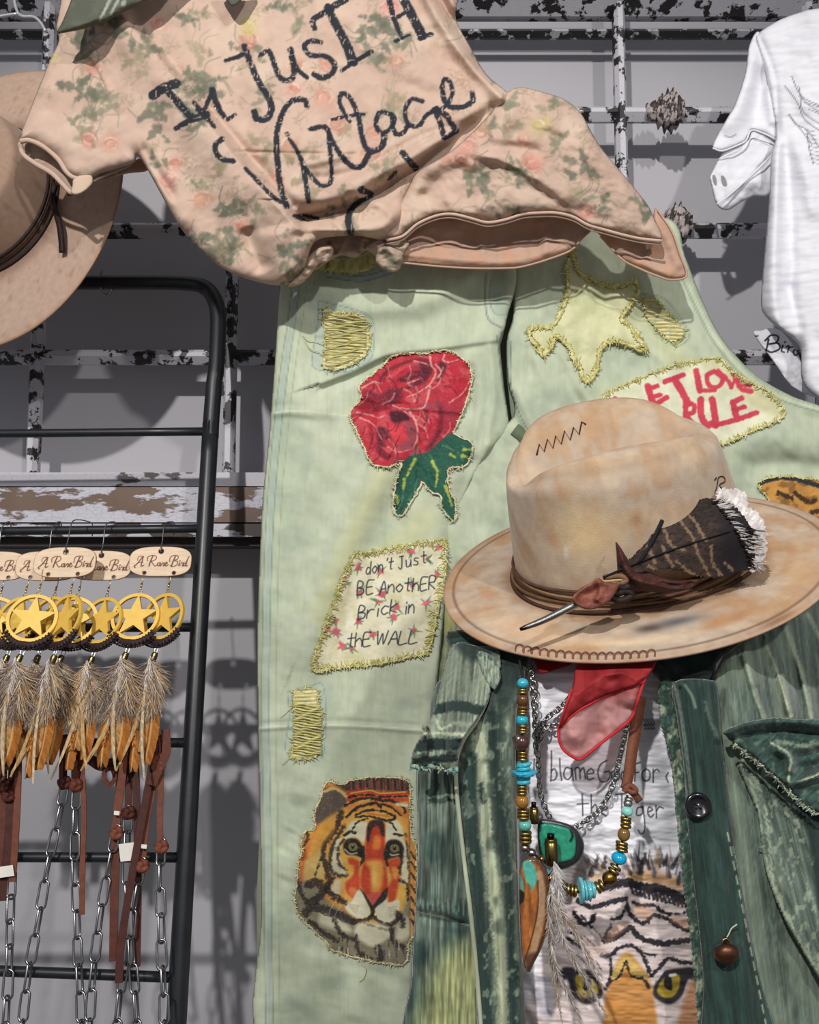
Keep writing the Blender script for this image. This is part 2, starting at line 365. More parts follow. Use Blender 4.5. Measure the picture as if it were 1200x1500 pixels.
# salvaged window frame hung on the wall
GY = 1.72
g0 = P(600, 740, GY)
win = thing('window_frame', 'old iron multi-pane window frame with peeling white paint hung on the grey wall', 'window frame', (0, WY, 1.3))
def bar_x(name, x0, x1, pz, h, dpt, mat, y=GY):
    """horizontal muntin: vertical face, chamfered top and undercut below"""
    z = P(600, pz, y)[2]; hh = h/2; X0 = P(x0, 600, y)[0]; X1 = P(x1, 600, y)[0]
    pr = [(y, z-hh*.05), (y, z+hh*.5), (y+dpt*.35, z+hh), (y+dpt, z+hh), (y+dpt, z-hh), (y+dpt*.7, z-hh)]
    mb = MB(); n = len(pr); v = [(X0, a, b) for a, b in pr]+[(X1, a, b) for a, b in pr]
    mb.add(v, [[i, (i+1) % n, n+(i+1) % n, n+i][::-1] for i in range(n)]+[list(range(n)), list(range(n, 2*n))[::-1]])
    return mb.build(name, mat, win, True, False)
def bar_z(name, px, y0, y1, wd, dpt, mat, y=GY-.004):
    x = P(px, 600, y)[0]; za = P(600, y0, y)[2]; zb = P(600, y1, y)[2]; hw = wd/2
    pr = [(x-hw*.45, y), (x+hw*.45, y), (x+hw, y+dpt*.4), (x+hw, y+dpt), (x-hw, y+dpt), (x-hw, y+dpt*.4)]
    mb = MB(); n = len(pr); v = [(a, b, zb) for a, b in pr]+[(a, b, za) for a, b in pr]
    mb.add(v, [[i, (i+1) % n, n+(i+1) % n, n+i] for i in range(n)]+[list(range(n))[::-1], list(range(n, 2*n))])
    return mb.build(name, mat, win, True, False)
for py, mt in ((163, M_IRON), (334, M_IRON), (521, M_IRON)):
    bar_x('glazing_bar', -500, 1700, py, .029, .022, mt)
for px in (-239, 46, 334, 628, 922, 1212, 1500):
    bar_z('glazing_bar', px, -160, 700, .024, .026, M_IRON)
bar_x('top_rail', -500, 1700, -12, .05, .06, M_IRON, GY-.02)
bar_x('inner_rail', -500, 1700, 45, .016, .02, M_IRONDARK, GY+.04)
# heavy timber sill below
X0, X1 = P(-600, 700, GY)[0], P(1800, 700, GY)[0]
def zz(py, y): return P(600, py, y)[2]
mb = MB(); mb.box((X0, GY-.012, zz(712, GY-.012)), (X1, WY, zz(692, GY-.012))); mb.build('sill_bead', peeling('peeling_bead', rgb(196, 194, 203), rgb(96, 84, 84), 9, .63, (1, 1, 2), .15), win, True, False)
mb = MB(); mb.box((X0, GY-.02, zz(765, GY-.02)), (X1, WY, zz(713.5, GY-.02))); mb.build('sill_board', M_SILL, win, True, False)
mb = MB(); mb.box((X0, GY-.028, zz(786, GY-.028)), (X1, WY, zz(767, GY-.028))); mb.build('sill_lip', peeling('peeling_lip', rgb(188, 186, 196), rgb(70, 56, 52), 12, .5, (1, 1, 3), .2), win, True, False)
mb = MB(); mb.box((X0, GY+.0, zz(800, GY)), (X1, WY, zz(787.5, GY))); mb.build('sill_underside', plain('dark_timber', rgb(52, 42, 42), .7), win, True, False)
# cast ornaments clamped on the bars
def rosette(px, py):
    mb = MB(); y = GY+.004; c = V(px, py, y); k = pxm(y)
    prof = [(3, -30), (11, -29), (13, -26), (8, -24), (14, -20), (17, -16), (11, -14), (19, -10), (27, -7), (20, -4), (24, -1), (33, 2), (25, 5), (28, 8), (34, 11), (24, 14), (28, 17), (23, 21), (15, 22), (19, 27), (10, 29), (3, 30)]
    ang = np.linspace(0, 2*np.pi, 22, endpoint=False); v = []; n = len(prof)
    rs = np.random.RandomState(int(px))
    for r, h in prof:
        rr = r*(1+.13*np.cos(ang*6+h*.12)+.025*rs.randn(22)); v.append(np.stack([c.x+k*h*np.ones(22), c.y+k*rr*.75*np.cos(ang), c.z+k*rr*np.sin(ang)*.95], 1))
    f = [[i*22+j, i*22+(j+1) % 22, (i+1)*22+(j+1) % 22, (i+1)*22+j] for i in range(n-1) for j in range(22)]
    mb.add(np.vstack(v), f); o = mb.build('cast_ornament', M_ORN, win); return o
M_ORN = peeling('rusty_casting', rgb(168, 158, 156), rgb(70, 56, 52), 60, .5, (1, 1, 1), .2)
rosette(974, 163); rosette(985, 330)

# ---------------------------------------------------------------- leaning ladder rack
RA = (413, 1.632); RB = (1400, 1.345)
za, zb = P(600, RA[0], RA[1])[2], P(600, RB[0], RB[1])[2]
RK = (RA[1]-RB[1])/(za-zb)
def rackY(px, py, off=0):
    b = (750-py)/F; dy = CP-b*SP; dz = SP+b*CP
    # Y = RB1 + RK*(z - zb), z = CAMZ + dz/dy*Y
    return (RB[1]+RK*(CAMZ-zb)+off)/(1-RK*dz/dy)
def R3(px, py, off=0): return P(px, py, rackY(px, py, off))
rack = thing('ladder_rack', 'black metal ladder display rack leaning beside the jeans and holding earrings and chains', 'rack', (-.55, .75, 0))
tp = R3(303, 800); bt = R3(267, 1400); dv = (bt-tp); foot = tp+dv*((0.0-tp[2])/dv[2]); up = R3(309, 620)
mb = MB(); mb.tube(np.linspace(up, foot, 30), .0152, 16); mb.build('post', M_BLACK, rack)
# flattened, bent top
pts = np.vstack([R3(308.4, 640), R3(309.6, 615), R3(312, 585), R3(314, 560), R3(317, 540), R3(319, 500), R3(319.5, 465), R3(316, 443), R3(307, 427), R3(293, 418), R3(270, 415), R3(235, 414), R3(150, 414), R3(-60, 414), R3(-330, 414)])
pts = smooth(pts, 5); L = seglen(pts)/seglen(pts)[-1]
mb = MB(); k = 14; ang = np.linspace(0, 2*np.pi, k, endpoint=False); n = len(pts); t = np.gradient(pts, axis=0); t /= np.linalg.norm(t, axis=1)[:, None]
nr = np.array([0, -math.cos(.42), math.sin(.42)*-1.0]); nr /= np.linalg.norm(nr); v = []
for i in range(n):
    s_ = np.cross(t[i], nr); s_ /= np.linalg.norm(s_); fl = sstep(np.array(i/n), .03, .26)
    a = .0152*(1-fl)+.0135*fl; b = .0152*(1-fl)+.019*fl
    sq = np.sign(np.cos(ang))*np.abs(np.cos(ang))**(1-.4*fl), np.sign(np.sin(ang))*np.abs(np.sin(ang))**(1-.4*fl)
    v.append(pts[i]+a*sq[0][:, None]*s_+b*sq[1][:, None]*np.cross(s_, t[i]))
mb.add(np.vstack(v), [[i*k+j, i*k+(j+1) % k, (i+1)*k+(j+1) % k, (i+1)*k+j] for i in range(n-1) for j in range(k)]); mb.build('top_bar', M_BLACK, rack)
lt = R3(-330, 800); lb = lt+(foot-tp)*((0.0-lt[2])/(foot-tp)[2]); lu = R3(-330, 414)
mb = MB(); mb.tube(np.linspace(lu, lb, 12), .0165, 14); mb.build('post', M_BLACK, rack)
RUNGS = [(635, 632), (778, 774), (920, 919), (1088, 1088), (1255.5, 1256), (1422, 1432), (1590, 1612)]
for a, b in RUNGS:
    xr = 311-(b-620)*.057; r0 = R3(-330, a-(b-a)*1.2); r1 = R3(xr, b)
    mb = MB(); mb.tube(np.linspace(r0, r1, 8), .0078, 14); mb.build('rung', M_BLACK, rack)
# ---------------------------------------------------------------- green patched jeans
JEAN = rgb(190, 198, 174)
def along(t): return 1.0+0*t
def fadein(t): return sstep(t, 0, .5)
def fadeout(t): return 1-sstep(t, .35, 1)
jl_ops = [
    ('r', [(376, 608), (420, 604), (470, 607), (525, 612)], 7, 26, .007, fadeout),
    ('r', [(376, 598), (420, 594), (480, 596)], 6, 6, -.004, fadeout),
    ('r', [(376, 1068), (440, 1064), (520, 1064), (630, 1072)], 3.5, 22, .0038, along),
    ('r', [(376, 1061), (440, 1057), (520, 1057), (630, 1064)], 4, 4, -.002, along),
    ('r', [(470, 560), (520, 541), (570, 517), (640, 509), (728, 497)], 5, 34, .009, along),
    ('r', [(470, 571), (520, 552), (570, 528)], 8, 5, -.006, along),
    ('r', [(440, 950), (480, 850), (520, 770), (560, 690)], 34, 44, .014, along),
    ('r', [(478, 1000), (500, 930), (545, 800), (600, 700)], 30, 26, -.010, along),
    ('r', [(460, 700), (420, 780), (410, 900)], 40, 40, .006, along),
    ('r', [(470, 425), (540, 448), (620, 440), (690, 400)], 20, 26, .012, along),
    ('r', [(500, 490), (600, 480), (700, 440)], 30, 22, -.007, along),
    ('r', [(700, 520), (706, 580), (690, 660)], 10, 12, .007, along),
    ('r', [(717, 510), (724, 580), (712, 650)], 6, 7, .006, along),
    ('r', [(688, 540), (690, 600)], 7, 8, -.005, along),
    ('r', [(712, 660), (690, 740), (668, 850), (655, 960)], 12, 16, .010, along),
    ('r', [(690, 680), (664, 760), (645, 830)], 12, 12, -.007, along),
    ('r', [(400, 1110), (440, 1130), (440, 1180)], 22, 20, .006), ('r', [(415, 1290), (440, 1240)], 14, 18, .006), ('r', [(410, 1250), (430, 1215)], 10, 10, -.004),
    ('r', [(430, 1480), (470, 1420), (480, 1390)], 24, 24, .006), ('r', [(520, 1500), (545, 1420)], 20, 20, .006),
    ('r', [(425, 1480), (405, 1380), (402, 1280)], 14, 14, -.004),
    ('r', [(396, 420), (394, 560), (388, 720), (386, 900), (388, 1200), (392, 1500)], 4, 4, .0018, along),
    ('n', 70, 50, .0022, .5, 11), ('n', 34, 16, .0006, .25, 14),
]
JL = Relief(1.415, jl_ops)
jr_ops = [
    ('f', lambda X, Y: .035*np.exp(-((X-960)/260)**2-((Y-650)/260)**2)),
    ('r', [(770, 480), (800, 560), (830, 640)], 14, 22, .008), ('r', [(800, 470), (850, 560), (880, 620)], 12, 18, .007),
    ('r', [(752, 560), (775, 610), (790, 650)], 8, 10, .008), ('r', [(760, 650), (800, 640), (850, 660)], 10, 10, .006),
    ('r', [(880, 480), (930, 500), (1000, 540)], 12, 18, .008), ('r', [(900, 460), (940, 430), (930, 380)], 20, 22, .009), ('r', [(960, 470), (1010, 560)], 10, 30, -.007),
    ('r', [(1000, 380), (1056, 500), (1105, 552), (1160, 584), (1220, 604)], 5, 5, .003, along), ('r', [(984, 380), (1040, 504), (1092, 564), (1150, 598), (1220, 622)], 8, 8, -.003, along),
    ('r', [(1070, 660), (1130, 640), (1220, 660)], 24, 20, .016), ('r', [(1080, 690), (1150, 680), (1220, 690)], 16, 14, -.010),
    ('r', [(775, 500), (780, 560)], 8, 8, -.005), ('r', [(820, 540), (850, 600)], 8, 8, -.005),
    ('n', 60, 40, .004, .9, 21), ('n', 30, 16, .0008, .9, 24)]
JR = Relief(lambda X, Y: 1.434+.026*sstep(X, 720, 900), jr_ops)
def jean_paint(seed, yellow):
    def f(p):
        p.mottle(90, 120, rgb(208, 213, 190), 0, .9, .55, seed, .4); p.mottle(70, 60, rgb(168, 180, 160), .1, .9, .6, seed+3, -.5)
        p.mottle(12, 12, rgb(196, 208, 174), .2, .9, .35, seed+5); p.mottle(3, 40, rgb(168, 186, 150), .2, .9, .3, seed+8)
        for pts, wd in yellow: p.stroke(pts, wd, rgb(208, 208, 160), .6, soft=wd*.35)
    return f
def jl_paint(p):
    jean_paint(31, [([(560, 700), (520, 780), (470, 900)], 30), ([(620, 760), (560, 830)], 40)])(p)
    side = [(434, 420), (428, 470), (420, 520), (410, 600), (400, 700), (394, 800), (391, 900), (389, 1050), (392, 1200), (393, 1340), (396, 1530)]
    p.stroke(side, 7, rgb(164, 180, 172), .6, soft=1.5)
    for dx in (-6, 5): p.stroke([(x+dx, y) for x, y in side], 1.6, rgb(118, 138, 128), .7)
    p.stroke([(x+15, y) for x, y in side], 1.2, rgb(150, 164, 136), .8)
    p.stroke([(378, 607), (440, 602), (520, 610)], 2, rgb(222, 226, 200), .6); p.stroke([(376, 1066), (440, 1063), (520, 1063), (640, 1071)], 2.2, rgb(222, 226, 200), .7)
    # bleached border and stitches round the distressed patches
    for box in ([(466, 440), (540, 462), (548, 500), (540, 530), (505, 545), (462, 540), (458, 520), (466, 470)], [(421, 1014), (452, 1006), (475, 1008), (475, 1100), (462, 1108), (420, 1104), (424, 1050)]):
        p.fill(box, rgb(176, 190, 178), 3, .7); p.stroke(box+[box[0]], 1.1, rgb(120, 140, 140), .8)
    # fly and pocket seams
    p.stroke([(712, 400), (711, 440), (716, 468), (735, 480)], 2, rgb(110, 128, 130), .9); p.stroke([(719, 410), (718, 440), (724, 458), (740, 462)], 2, rgb(120, 142, 160), .8)
    p.fill([(722, 398), (742, 398), (742, 458), (724, 456)], rgb(160, 176, 160), 4, .7)
    p.stroke([(732, 490), (738, 540), (746, 590), (770, 640)], 9, rgb(176, 190, 178), .6); 
    for dx in (-4, 4): p.stroke([(732+dx, 492), (738+dx, 540), (746+dx, 590), (768+dx, 632)], 1.6, rgb(104, 124, 116), .8)
    p.stroke([(480, 402), (530, 408), (575, 396)], 9, rgb(172, 190, 186), .8)
    for dy in (-4, 4): p.stroke([(480, 402+dy), (530, 408+dy), (575, 396+dy)], 1.4, rgb(104, 124, 130), .8)
def jr_paint(p):
    jean_paint(41, [([(900, 600), (1000, 690)], 60), ([(860, 420), (960, 480), (1010, 560)], 34)])(p)
    e = [(1008, 388), (1036, 448), (1062, 496), (1106, 546), (1158, 578), (1230, 600)]
    for k, c in ((5, rgb(150, 168, 138)), (11, rgb(214, 220, 190)), (16, rgb(128, 146, 122))): p.stroke([(x-k*.9, y+k*.5) for x, y in e], 2, c, .7)
    p.stroke([(745, 500), (744, 560), (757, 605), (772, 640)], 4, rgb(150, 166, 150), .8); p.stroke([(749, 500), (748, 560), (760, 603), (776, 636)], 1.4, rgb(96, 116, 104), .9)
    p.fill([(944, 432), (975, 448), (1006, 488), (986, 508), (950, 478)], rgb(170, 184, 150), 4, .8); p.stroke([(940, 430), (976, 440), (1010, 490), (988, 512)], 1.1, rgb(120, 136, 110), .7)
    # dark inner facing shown where the fabric twists under the hat
    p.fill([(676, 820), (640, 905), (634, 1020), (668, 1012), (690, 900)], rgb(128, 138, 112), 4, .9)
    for k in range(7): p.stroke([(652+k*4, 880), (645+k*4, 950), (640+k*3, 1010)], 1.6, [rgb(176, 178, 120), rgb(96, 108, 92)][k % 2], .8)
    p.fill([(664, 840), (650, 910), (655, 930), (668, 900), (672, 850)], rgb(188, 184, 118), 3, .8)
jeans = thing('patched_jeans', 'pale green wide leg jeans with rose, tiger, star and lettered patches under the floral tee', 'jeans', V(600, 520, 1.46))
jl_poly = [(428, 380), (415, 402), (409, 440), (402, 540), (394, 640), (385, 730), (380, 830), (377, 930), (378, 1060), (381, 1200), (383, 1340), (386, 1540), (600, 1540), (604, 1440), (612, 1330), (618, 1180), (630, 1080), (640, 1000), (650, 900), (655, 840), (663, 780), (690, 705), (722, 655), (745, 628), (738, 560), (733, 500), (742, 470), (748, 380), (600, 360)]
leg1 = sheet('left_leg', jl_poly, JL, M_TWILL, jeans, 2.2, .003, jl_paint, .012, 16, 5, base=JEAN)
jr_poly = [(752, 385), (752, 460), (742, 500), (744, 560), (752, 610), (700, 650), (650, 740), (625, 860), (620, 1030), (680, 1030), (800, 1010), (1000, 960), (1290, 800), (1290, 640), (1210, 598), (1160, 580), (1106, 548), (1060, 498), (1032, 446), (1004, 376), (980, 320), (860, 320), (770, 330)]
leg2 = sheet('right_leg', jr_poly, JR, M_TWILL, jeans, 2.4, .003, jr_paint, .012, 16, 5, base=JEAN)
# back of the garment, bowed towards the wall
sheet('back_panel', [(434, 392), (414, 470), (398, 640), (388, 800), (386, 1060), (392, 1530), (594, 1530), (604, 1300), (640, 900), (700, 690), (760, 620), (1000, 700), (1230, 650), (1084, 572), (1034, 512), (950, 350), (700, 350)], lambda X, Y: 1.482+.010*np.sin(X/60), M_TWILL, jeans, 12, .002, None, 0, 10, 4, base=JEAN*.8)
# bunched waistband gathers below the tee
def wb(X, Y): return 1.40-.006*np.abs(np.sin((X-440)/5.5+np.sin(Y/9)))
sheet('gathered_waistband', [(452, 380), (470, 372), (500, 380), (530, 374), (548, 364), (552, 384), (540, 396), (510, 400), (480, 397), (458, 394)], wb, M_YARN, jeans, 1.4, .002, lambda p: (p.mottle(5, 14, rgb(150, 148, 84), 0, .8, .7, 3)), .006, 8, base=rgb(206, 200, 136))
threads('frayed_edge', smooth([(454, 392), (480, 396), (515, 399), (548, 388)]), lambda X, Y: np.full(np.shape(X), 1.395), M_YARN, jeans, 40, 9, .8, [rgb(210, 204, 140), rgb(186, 182, 112)], seed=4, side=-1)
# belt loop at the crotch
mb = MB(); mb.ribbon(P([754, 764, 776, 784], [628, 636, 648, 662], JR(np.array([754, 764, 776, 784.]), np.array([628, 636, 648, 662.]))-.002), (0, -1, .2), .022, .003, rgb(104, 116, 92)); mb.build('crotch_tab', M_TWILL, jeans)

YEL = [rgb(214, 206, 142), rgb(196, 188, 118), rgb(226, 220, 168), rgb(178, 170, 104)]
# ---- distressed rips
def rip(name, poly, D, rows, seed, mat=M_YARN):
    pl = sheet(name, poly, lambda X, Y: D(X, Y)-.0035+.0012*np.sin(Y*1.15+.6*np.sin(X/9))*1.0+.0006*np.sin(Y*2.9+X*.1), mat, jeans, 1.1, .001, lambda p: (p.mix(sstep(np.sin(p.Y*1.15+.6*np.sin(p.X/9)), -.2, -.95)*.65, rgb(150, 142, 92)), p.mottle(9, 2.2, rgb(234, 228, 178), .1, .7, .7, seed), p.mottle(8, 2, rgb(164, 178, 160), .35, .8, .7, seed+9)), 0, 4, 4, base=rgb(212, 204, 146), jag=1.0, seed=seed)
    ps = smooth(poly, 5, True)
    threads('frayed_edge', np.vstack([ps, ps[:1]]), lambda X, Y: D(X, Y), mat, jeans, rows, 8, .7, YEL, seed=seed, lift=.0055, spread=1.0)
    return pl
rip('distressed_patch', [(473, 450), (490, 456), (510, 458), (533, 463), (540, 480), (543, 500), (536, 520), (520, 532), (498, 541), (474, 540), (474, 520), (476, 490), (474, 470)], JL, 60, 3)
def jl_hole(X, Y): return JL(X, Y)
rip('distressed_patch', [(431, 1012), (462, 1008), (468, 1030), (472, 1060), (470, 1095), (464, 1108), (440, 1112), (424, 1108), (430, 1080), (430, 1040)], JL, 60, 7)
mb = MB()
for k in range(22):
    y = 1033+k*3.4; xs = np.linspace(429, 471, 9); ys = y+1.6*np.sin(xs/6+k)+(xs-450)*.03
    mb.tube(P(xs, ys, JL(xs, ys)-.0062-.002*np.sin(np.linspace(0, 3.1, 9))), .0011, 4, YEL[k % 4])
o = mb.build('loose_weft_yarn', M_YARN, jeans); o['kind'] = 'stuff'
mb = MB()
for k in range(20):
    y = 462+k*3.7; xs = np.linspace(476, 537-max(0, k-14)*5, 9); ys = y+1.3*np.sin(xs/7+k*1.7)+(xs-505)*(.10-.012*k)
    mb.tube(P(xs, ys, JL(xs, ys)-.0058-.0012*np.sin(np.linspace(0, 3.1, 9))), .0009, 4, YEL[k % 4])
o = mb.build('loose_weft_yarn', M_YARN, jeans); o['kind'] = 'stuff'
for j, (pts) in enumerate(([(476, 505), (462, 500), (450, 498), (443, 490)], [(447, 500), (455, 512), (468, 516)], [(432, 1020), (430, 1032), (420, 1042), (411, 1050)], [(430, 1100), (424, 1110), (414, 1120)], [(530, 1412), (536, 1420), (533, 1432), (526, 1438)])):
    q = smooth(pts); mb = MB(); mb.tube(P(q[:, 0], q[:, 1], JL(q[:, 0], q[:, 1])-.004), .0006, 4, YEL[j % 4]); mb.build('loose_thread', M_YARN, jeans)
rip('distressed_patch', [(944, 436), (962, 440), (984, 462), (1004, 486), (986, 502), (962, 482), (946, 462)], JR, 36, 9)

# ---- rose patch
def rose_paint(p):
    p.T = (500, 500, 5.555); S = p.stroke; Fl = p.fill
    red, dk, lt, pk = rgb(186, 52, 64), rgb(84, 34, 46), rgb(226, 162, 152), rgb(204, 88, 94)
    p.mix(sstep(fbm(p.X/26, p.Y/26, 5), -.1, .6)*.6, rgb(178, 38, 54)); p.mottle(14, 8, pk, .1, .8, .7, 15, .6)
    gr = rgb(44, 92, 76)
    leaf = [(560, 930), (700, 900), (900, 745), (1060, 830), (1050, 960), (960, 1030), (880, 1020), (870, 1130), (880, 1230), (960, 1330), (950, 1500), (860, 1470), (790, 1300), (700, 1210), (650, 1130), (620, 1260), (520, 1400), (420, 1450), (400, 1330), (430, 1150), (460, 1040)]
    for a, c, al in (([(700, 150), (560, 160), (380, 240), (300, 340)], dk, .6), ([(690, 200), (560, 190), (440, 260), (380, 330)], pk, .7), ([(660, 240), (570, 260), (490, 310)], dk, .9), ([(470, 310), (530, 320), (600, 290), (690, 250)], dk, .9), ([(700, 260), (680, 320), (560, 370), (440, 410)], dk, .7)):
        S(a, 26, c, al, soft=1.6, rough=1)
    Fl([(640, 180), (720, 170), (740, 250), (660, 330), (560, 350), (640, 280)], dk, 2.5, .8); Fl([(390, 380), (470, 400), (500, 460), (400, 500), (330, 460)], dk, 3, .7)
    Fl([(180, 390), (330, 440), (470, 470), (400, 520), (260, 470)], rgb(120, 40, 56), 3, .9); Fl([(120, 520), (220, 450), (300, 500), (420, 530), (330, 560), (140, 555)], rgb(128, 28, 40), 3, .9)
    Fl([(400, 570), (520, 580), (560, 640), (520, 650), (420, 660)], rgb(70, 30, 42), 2.5, .95); Fl([(520, 660), (600, 680), (600, 830), (540, 900), (450, 850), (540, 800)], rgb(140, 74, 84), 3, .85)
    Fl([(300, 700), (380, 720), (420, 800), (340, 800), (360, 860), (300, 830)], rgb(78, 32, 44), 2, .9); Fl([(290, 820), (360, 900), (420, 940), (360, 960), (290, 900)], rgb(108, 36, 48), 2, .8)
    Fl([(780, 500), (840, 540), (830, 700), (790, 780), (740, 860), (690, 880), (760, 760), (800, 640)], rgb(92, 34, 48), 3, .85); Fl([(620, 520), (760, 490), (820, 520), (720, 560)], rgb(150, 70, 84), 3, .7)
    Fl([(800, 170), (860, 190), (830, 270), (780, 330), (790, 240)], rgb(84, 40, 52), 2, .85); Fl([(840, 470), (1000, 490), (960, 650), (880, 760), (830, 720)], rgb(166, 50, 66), 4, .8); Fl([(400, 680), (500, 690), (520, 800), (450, 830), (390, 760)], rgb(222, 70, 80), 4, .8)
    for a, wd in (([(720, 110), (735, 200), (770, 250), (720, 350), (620, 420), (540, 450)], 12), ([(770, 190), (810, 240), (790, 300)], 12), ([(720, 370), (700, 470), (660, 545), (540, 550), (480, 540)], 14), ([(560, 580), (610, 660), (620, 780), (590, 860)], 14), ([(130, 580), (240, 600), (300, 620), (360, 600)], 9), ([(150, 620), (250, 670), (310, 760), (330, 800)], 10), ([(590, 160), (680, 180), (710, 195)], 8), ([(170, 380), (260, 330), (330, 345)], 10), ([(840, 110), (830, 150), (870, 170), (950, 150)], 9), ([(880, 500), (990, 420), (1040, 330)], 7), ([(540, 340), (600, 320), (650, 300)], 9), ([(420, 520), (500, 560), (600, 640)], 6), ([(380, 860), (460, 900), (560, 880)], 7)):
        S(a, wd*1.5, lt, .9, soft=.8, w2=wd*.7, rough=.6)
    for k in range(70):
        r = np.random.RandomState(k+60); x, y = 150+r.rand()*800, 150+r.rand()*800; a = r.rand()*2.2
        S([(x, y), (x+60*math.cos(a), y+60*math.sin(a)), (x+130*math.cos(a+.35), y+130*math.sin(a+.35))], 8+9*r.rand(), [dk, lt, rgb(150, 30, 48), rgb(128, 70, 84)][k % 4], .55, rough=.5)
    Fl(leaf, gr, 1, 1)
    for k in range(60):
        r = np.random.RandomState(k+200); x, y = 440+r.rand()*600, 780+r.rand()*640; a = [1.9, 1.2, .5][(x > 640)+(x > 800)]+r.randn()*.25
        S([(x, y), (x+80*math.cos(a), y+80*math.sin(a))], 13, [rgb(28, 66, 58), rgb(70, 122, 98), rgb(36, 80, 72), rgb(92, 140, 96)][k % 4], .6, rough=.4)
    for a in ([(600, 960), (560, 1040), (540, 1090)], [(510, 1120), (505, 1200)], [(740, 980), (780, 1060), (770, 1180)], [(450, 1260), (460, 1320)], [(890, 920), (930, 950)], [(1000, 880), (1050, 880)], [(850, 1180), (900, 1340)], [(990, 930), (1020, 940)]):
        S(a, 26, rgb(196, 200, 84), .85, soft=1.2, w2=14, rough=1)
    p.mottle(1.6, 1.6, rgb(228, 200, 196), .5, .95, .16, 77)
rose_flower = [(570, 95), (660, 105), (760, 82), (870, 78), (960, 120), (1040, 190), (1060, 290), (1045, 420), (1000, 550), (930, 700), (915, 745), (1000, 790), (1065, 830), (1060, 920), (1020, 1000), (950, 1030), (880, 1040), (865, 1110), (880, 1200), (930, 1310), (935, 1400), (915, 1465), (870, 1420), (810, 1340), (815, 1260), (730, 1230), (660, 1150), (630, 1210), (560, 1320), (490, 1415), (440, 1400), (425, 1330), (440, 1150), (470, 1050), (500, 985), (430, 1010), (330, 1025), (240, 985), (200, 900), (150, 790), (90, 660), (70, 600), (110, 530), (160, 450), (150, 360), (250, 270), (350, 190), (420, 120)]
def cc(pts, ox, oy, s): return [(ox+x/s, oy+y/s) for x, y in pts]
rp = cc(rose_flower, 500, 500, 5.555)
def patch_depth(D, poly, off, crinkle=.0008, sc=11, seed=8):
    pl = smooth(poly, 4, True)
    def f(X, Y):
        e, _, _ = nearest(np.asarray(X, float), np.asarray(Y, float), pl)
        return D(X, Y)-off-crinkle*fbm(X/sc, Y/sc, seed)-.0006*np.exp(-(e/4)**2)*np.sin(X/4+Y/5)
    return f
rd = patch_depth(Relief(lambda X, Y: JL(X, Y), [('r', [(512, 607), (545, 600), (580, 596), (640, 600), (690, 605)], 4, 14, .004, along), ('r', [(530, 588), (560, 594), (590, 592)], 8, 4, -.004, along)]), rp, .0036)
sheet('rose_patch', rp, rd, M_TWILL, jeans, 1.0, .0014, rose_paint, .0012, 4, 4, base=rgb(186, 52, 64), jag=.6, seed=2)
cl = smooth(rp, 5, True); threads('frayed_edge', np.vstack([cl, cl[:1]]), rd, M_YARN, jeans, 330, 5.5, .75, [rgb(214, 206, 168), rgb(196, 186, 146), rgb(226, 220, 190)], seed=12, lift=.001, edge=1.7, spread=.8)

# ---- brick in the wall patch
bp = [(520, 812), (545, 808), (600, 798), (640, 791), (652, 793), (652, 840), (640, 900), (627, 955), (600, 962), (560, 972), (500, 978), (458, 980), (472, 930), (490, 880), (505, 840)]
STROKES = {}
def glyph(ch, *polys): STROKES[ch] = polys
# simple hand lettering, x 0..1 (times width), y 0 baseline .. 1 cap height
glyph('A', [(0, 0), (.5, 1), (1, 0)], [(.2, .4), (.8, .4)]); glyph('B', [(0, 0), (0, 1), (.7, .9), (.65, .6), (0, .52)], [(0, .52), (.85, .4), (.8, .08), (0, 0)])
glyph('E', [(.9, 1), (0, .95), (0, 0), (.9, .03)], [(0, .5), (.7, .52)]); glyph('R', [(0, 0), (0, 1), (.8, .95), (.75, .55), (0, .5), (.9, 0)]); glyph('W', [(0, 1), (.25, 0), (.5, .8), (.75, 0), (1, 1)])
glyph('L', [(0, 1), (0, 0), (.85, .05)]); glyph('J', [(.2, 1), (.9, 1)], [(.6, 1), (.6, .15), (.35, -.1), (0, .1)]); glyph('G', [(.9, .8), (.5, 1), (0, .5), (.4, 0), (.9, .15), (.9, .45), (.5, .45)])
glyph('T', [(0, 1), (1, .95)], [(.5, .97), (.5, 0)]); glyph('F', [(0, 0), (0, 1), (.9, 1)], [(0, .5), (.7, .5)]); glyph('I', [(.5, 1), (.5, 0)]); glyph('O', [(.5, 1), (0, .5), (.5, 0), (1, .5), (.5, 1)])
glyph('a', [(.85, .55), (.3, .6), (0, .25), (.35, 0), (.85, .3), (.85, .6), (.9, 0)]); glyph('b', [(0, 1), (0, 0), (.8, .1), (.8, .5), (0, .45)]); glyph('c', [(.9, .5), (.4, .6), (0, .3), (.4, 0), (.9, .1)])
glyph('d', [(.85, .5), (.3, .6), (0, .25), (.4, 0), (.85, .3), (.85, 1.05), (.9, 0)]); glyph('e', [(0, .3), (.85, .35), (.5, .6), (0, .3), (.35, 0), (.9, .1)]); glyph('g', [(.85, .55), (.3, .6), (0, .3), (.4, .05), (.85, .35), (.85, -.3), (.4, -.6), (.05, -.35)])
glyph('h', [(0, 1), (0, 0)], [(0, .35), (.5, .6), (.85, .35), (.9, 0)]); glyph('i', [(.5, .55), (.5, 0)], [(.5, .8), (.52, .86)]); glyph('k', [(0, 1), (0, 0)], [(.8, .65), (0, .3), (.9, 0)]); glyph('l', [(.4, 1.1), (.4, 0)])
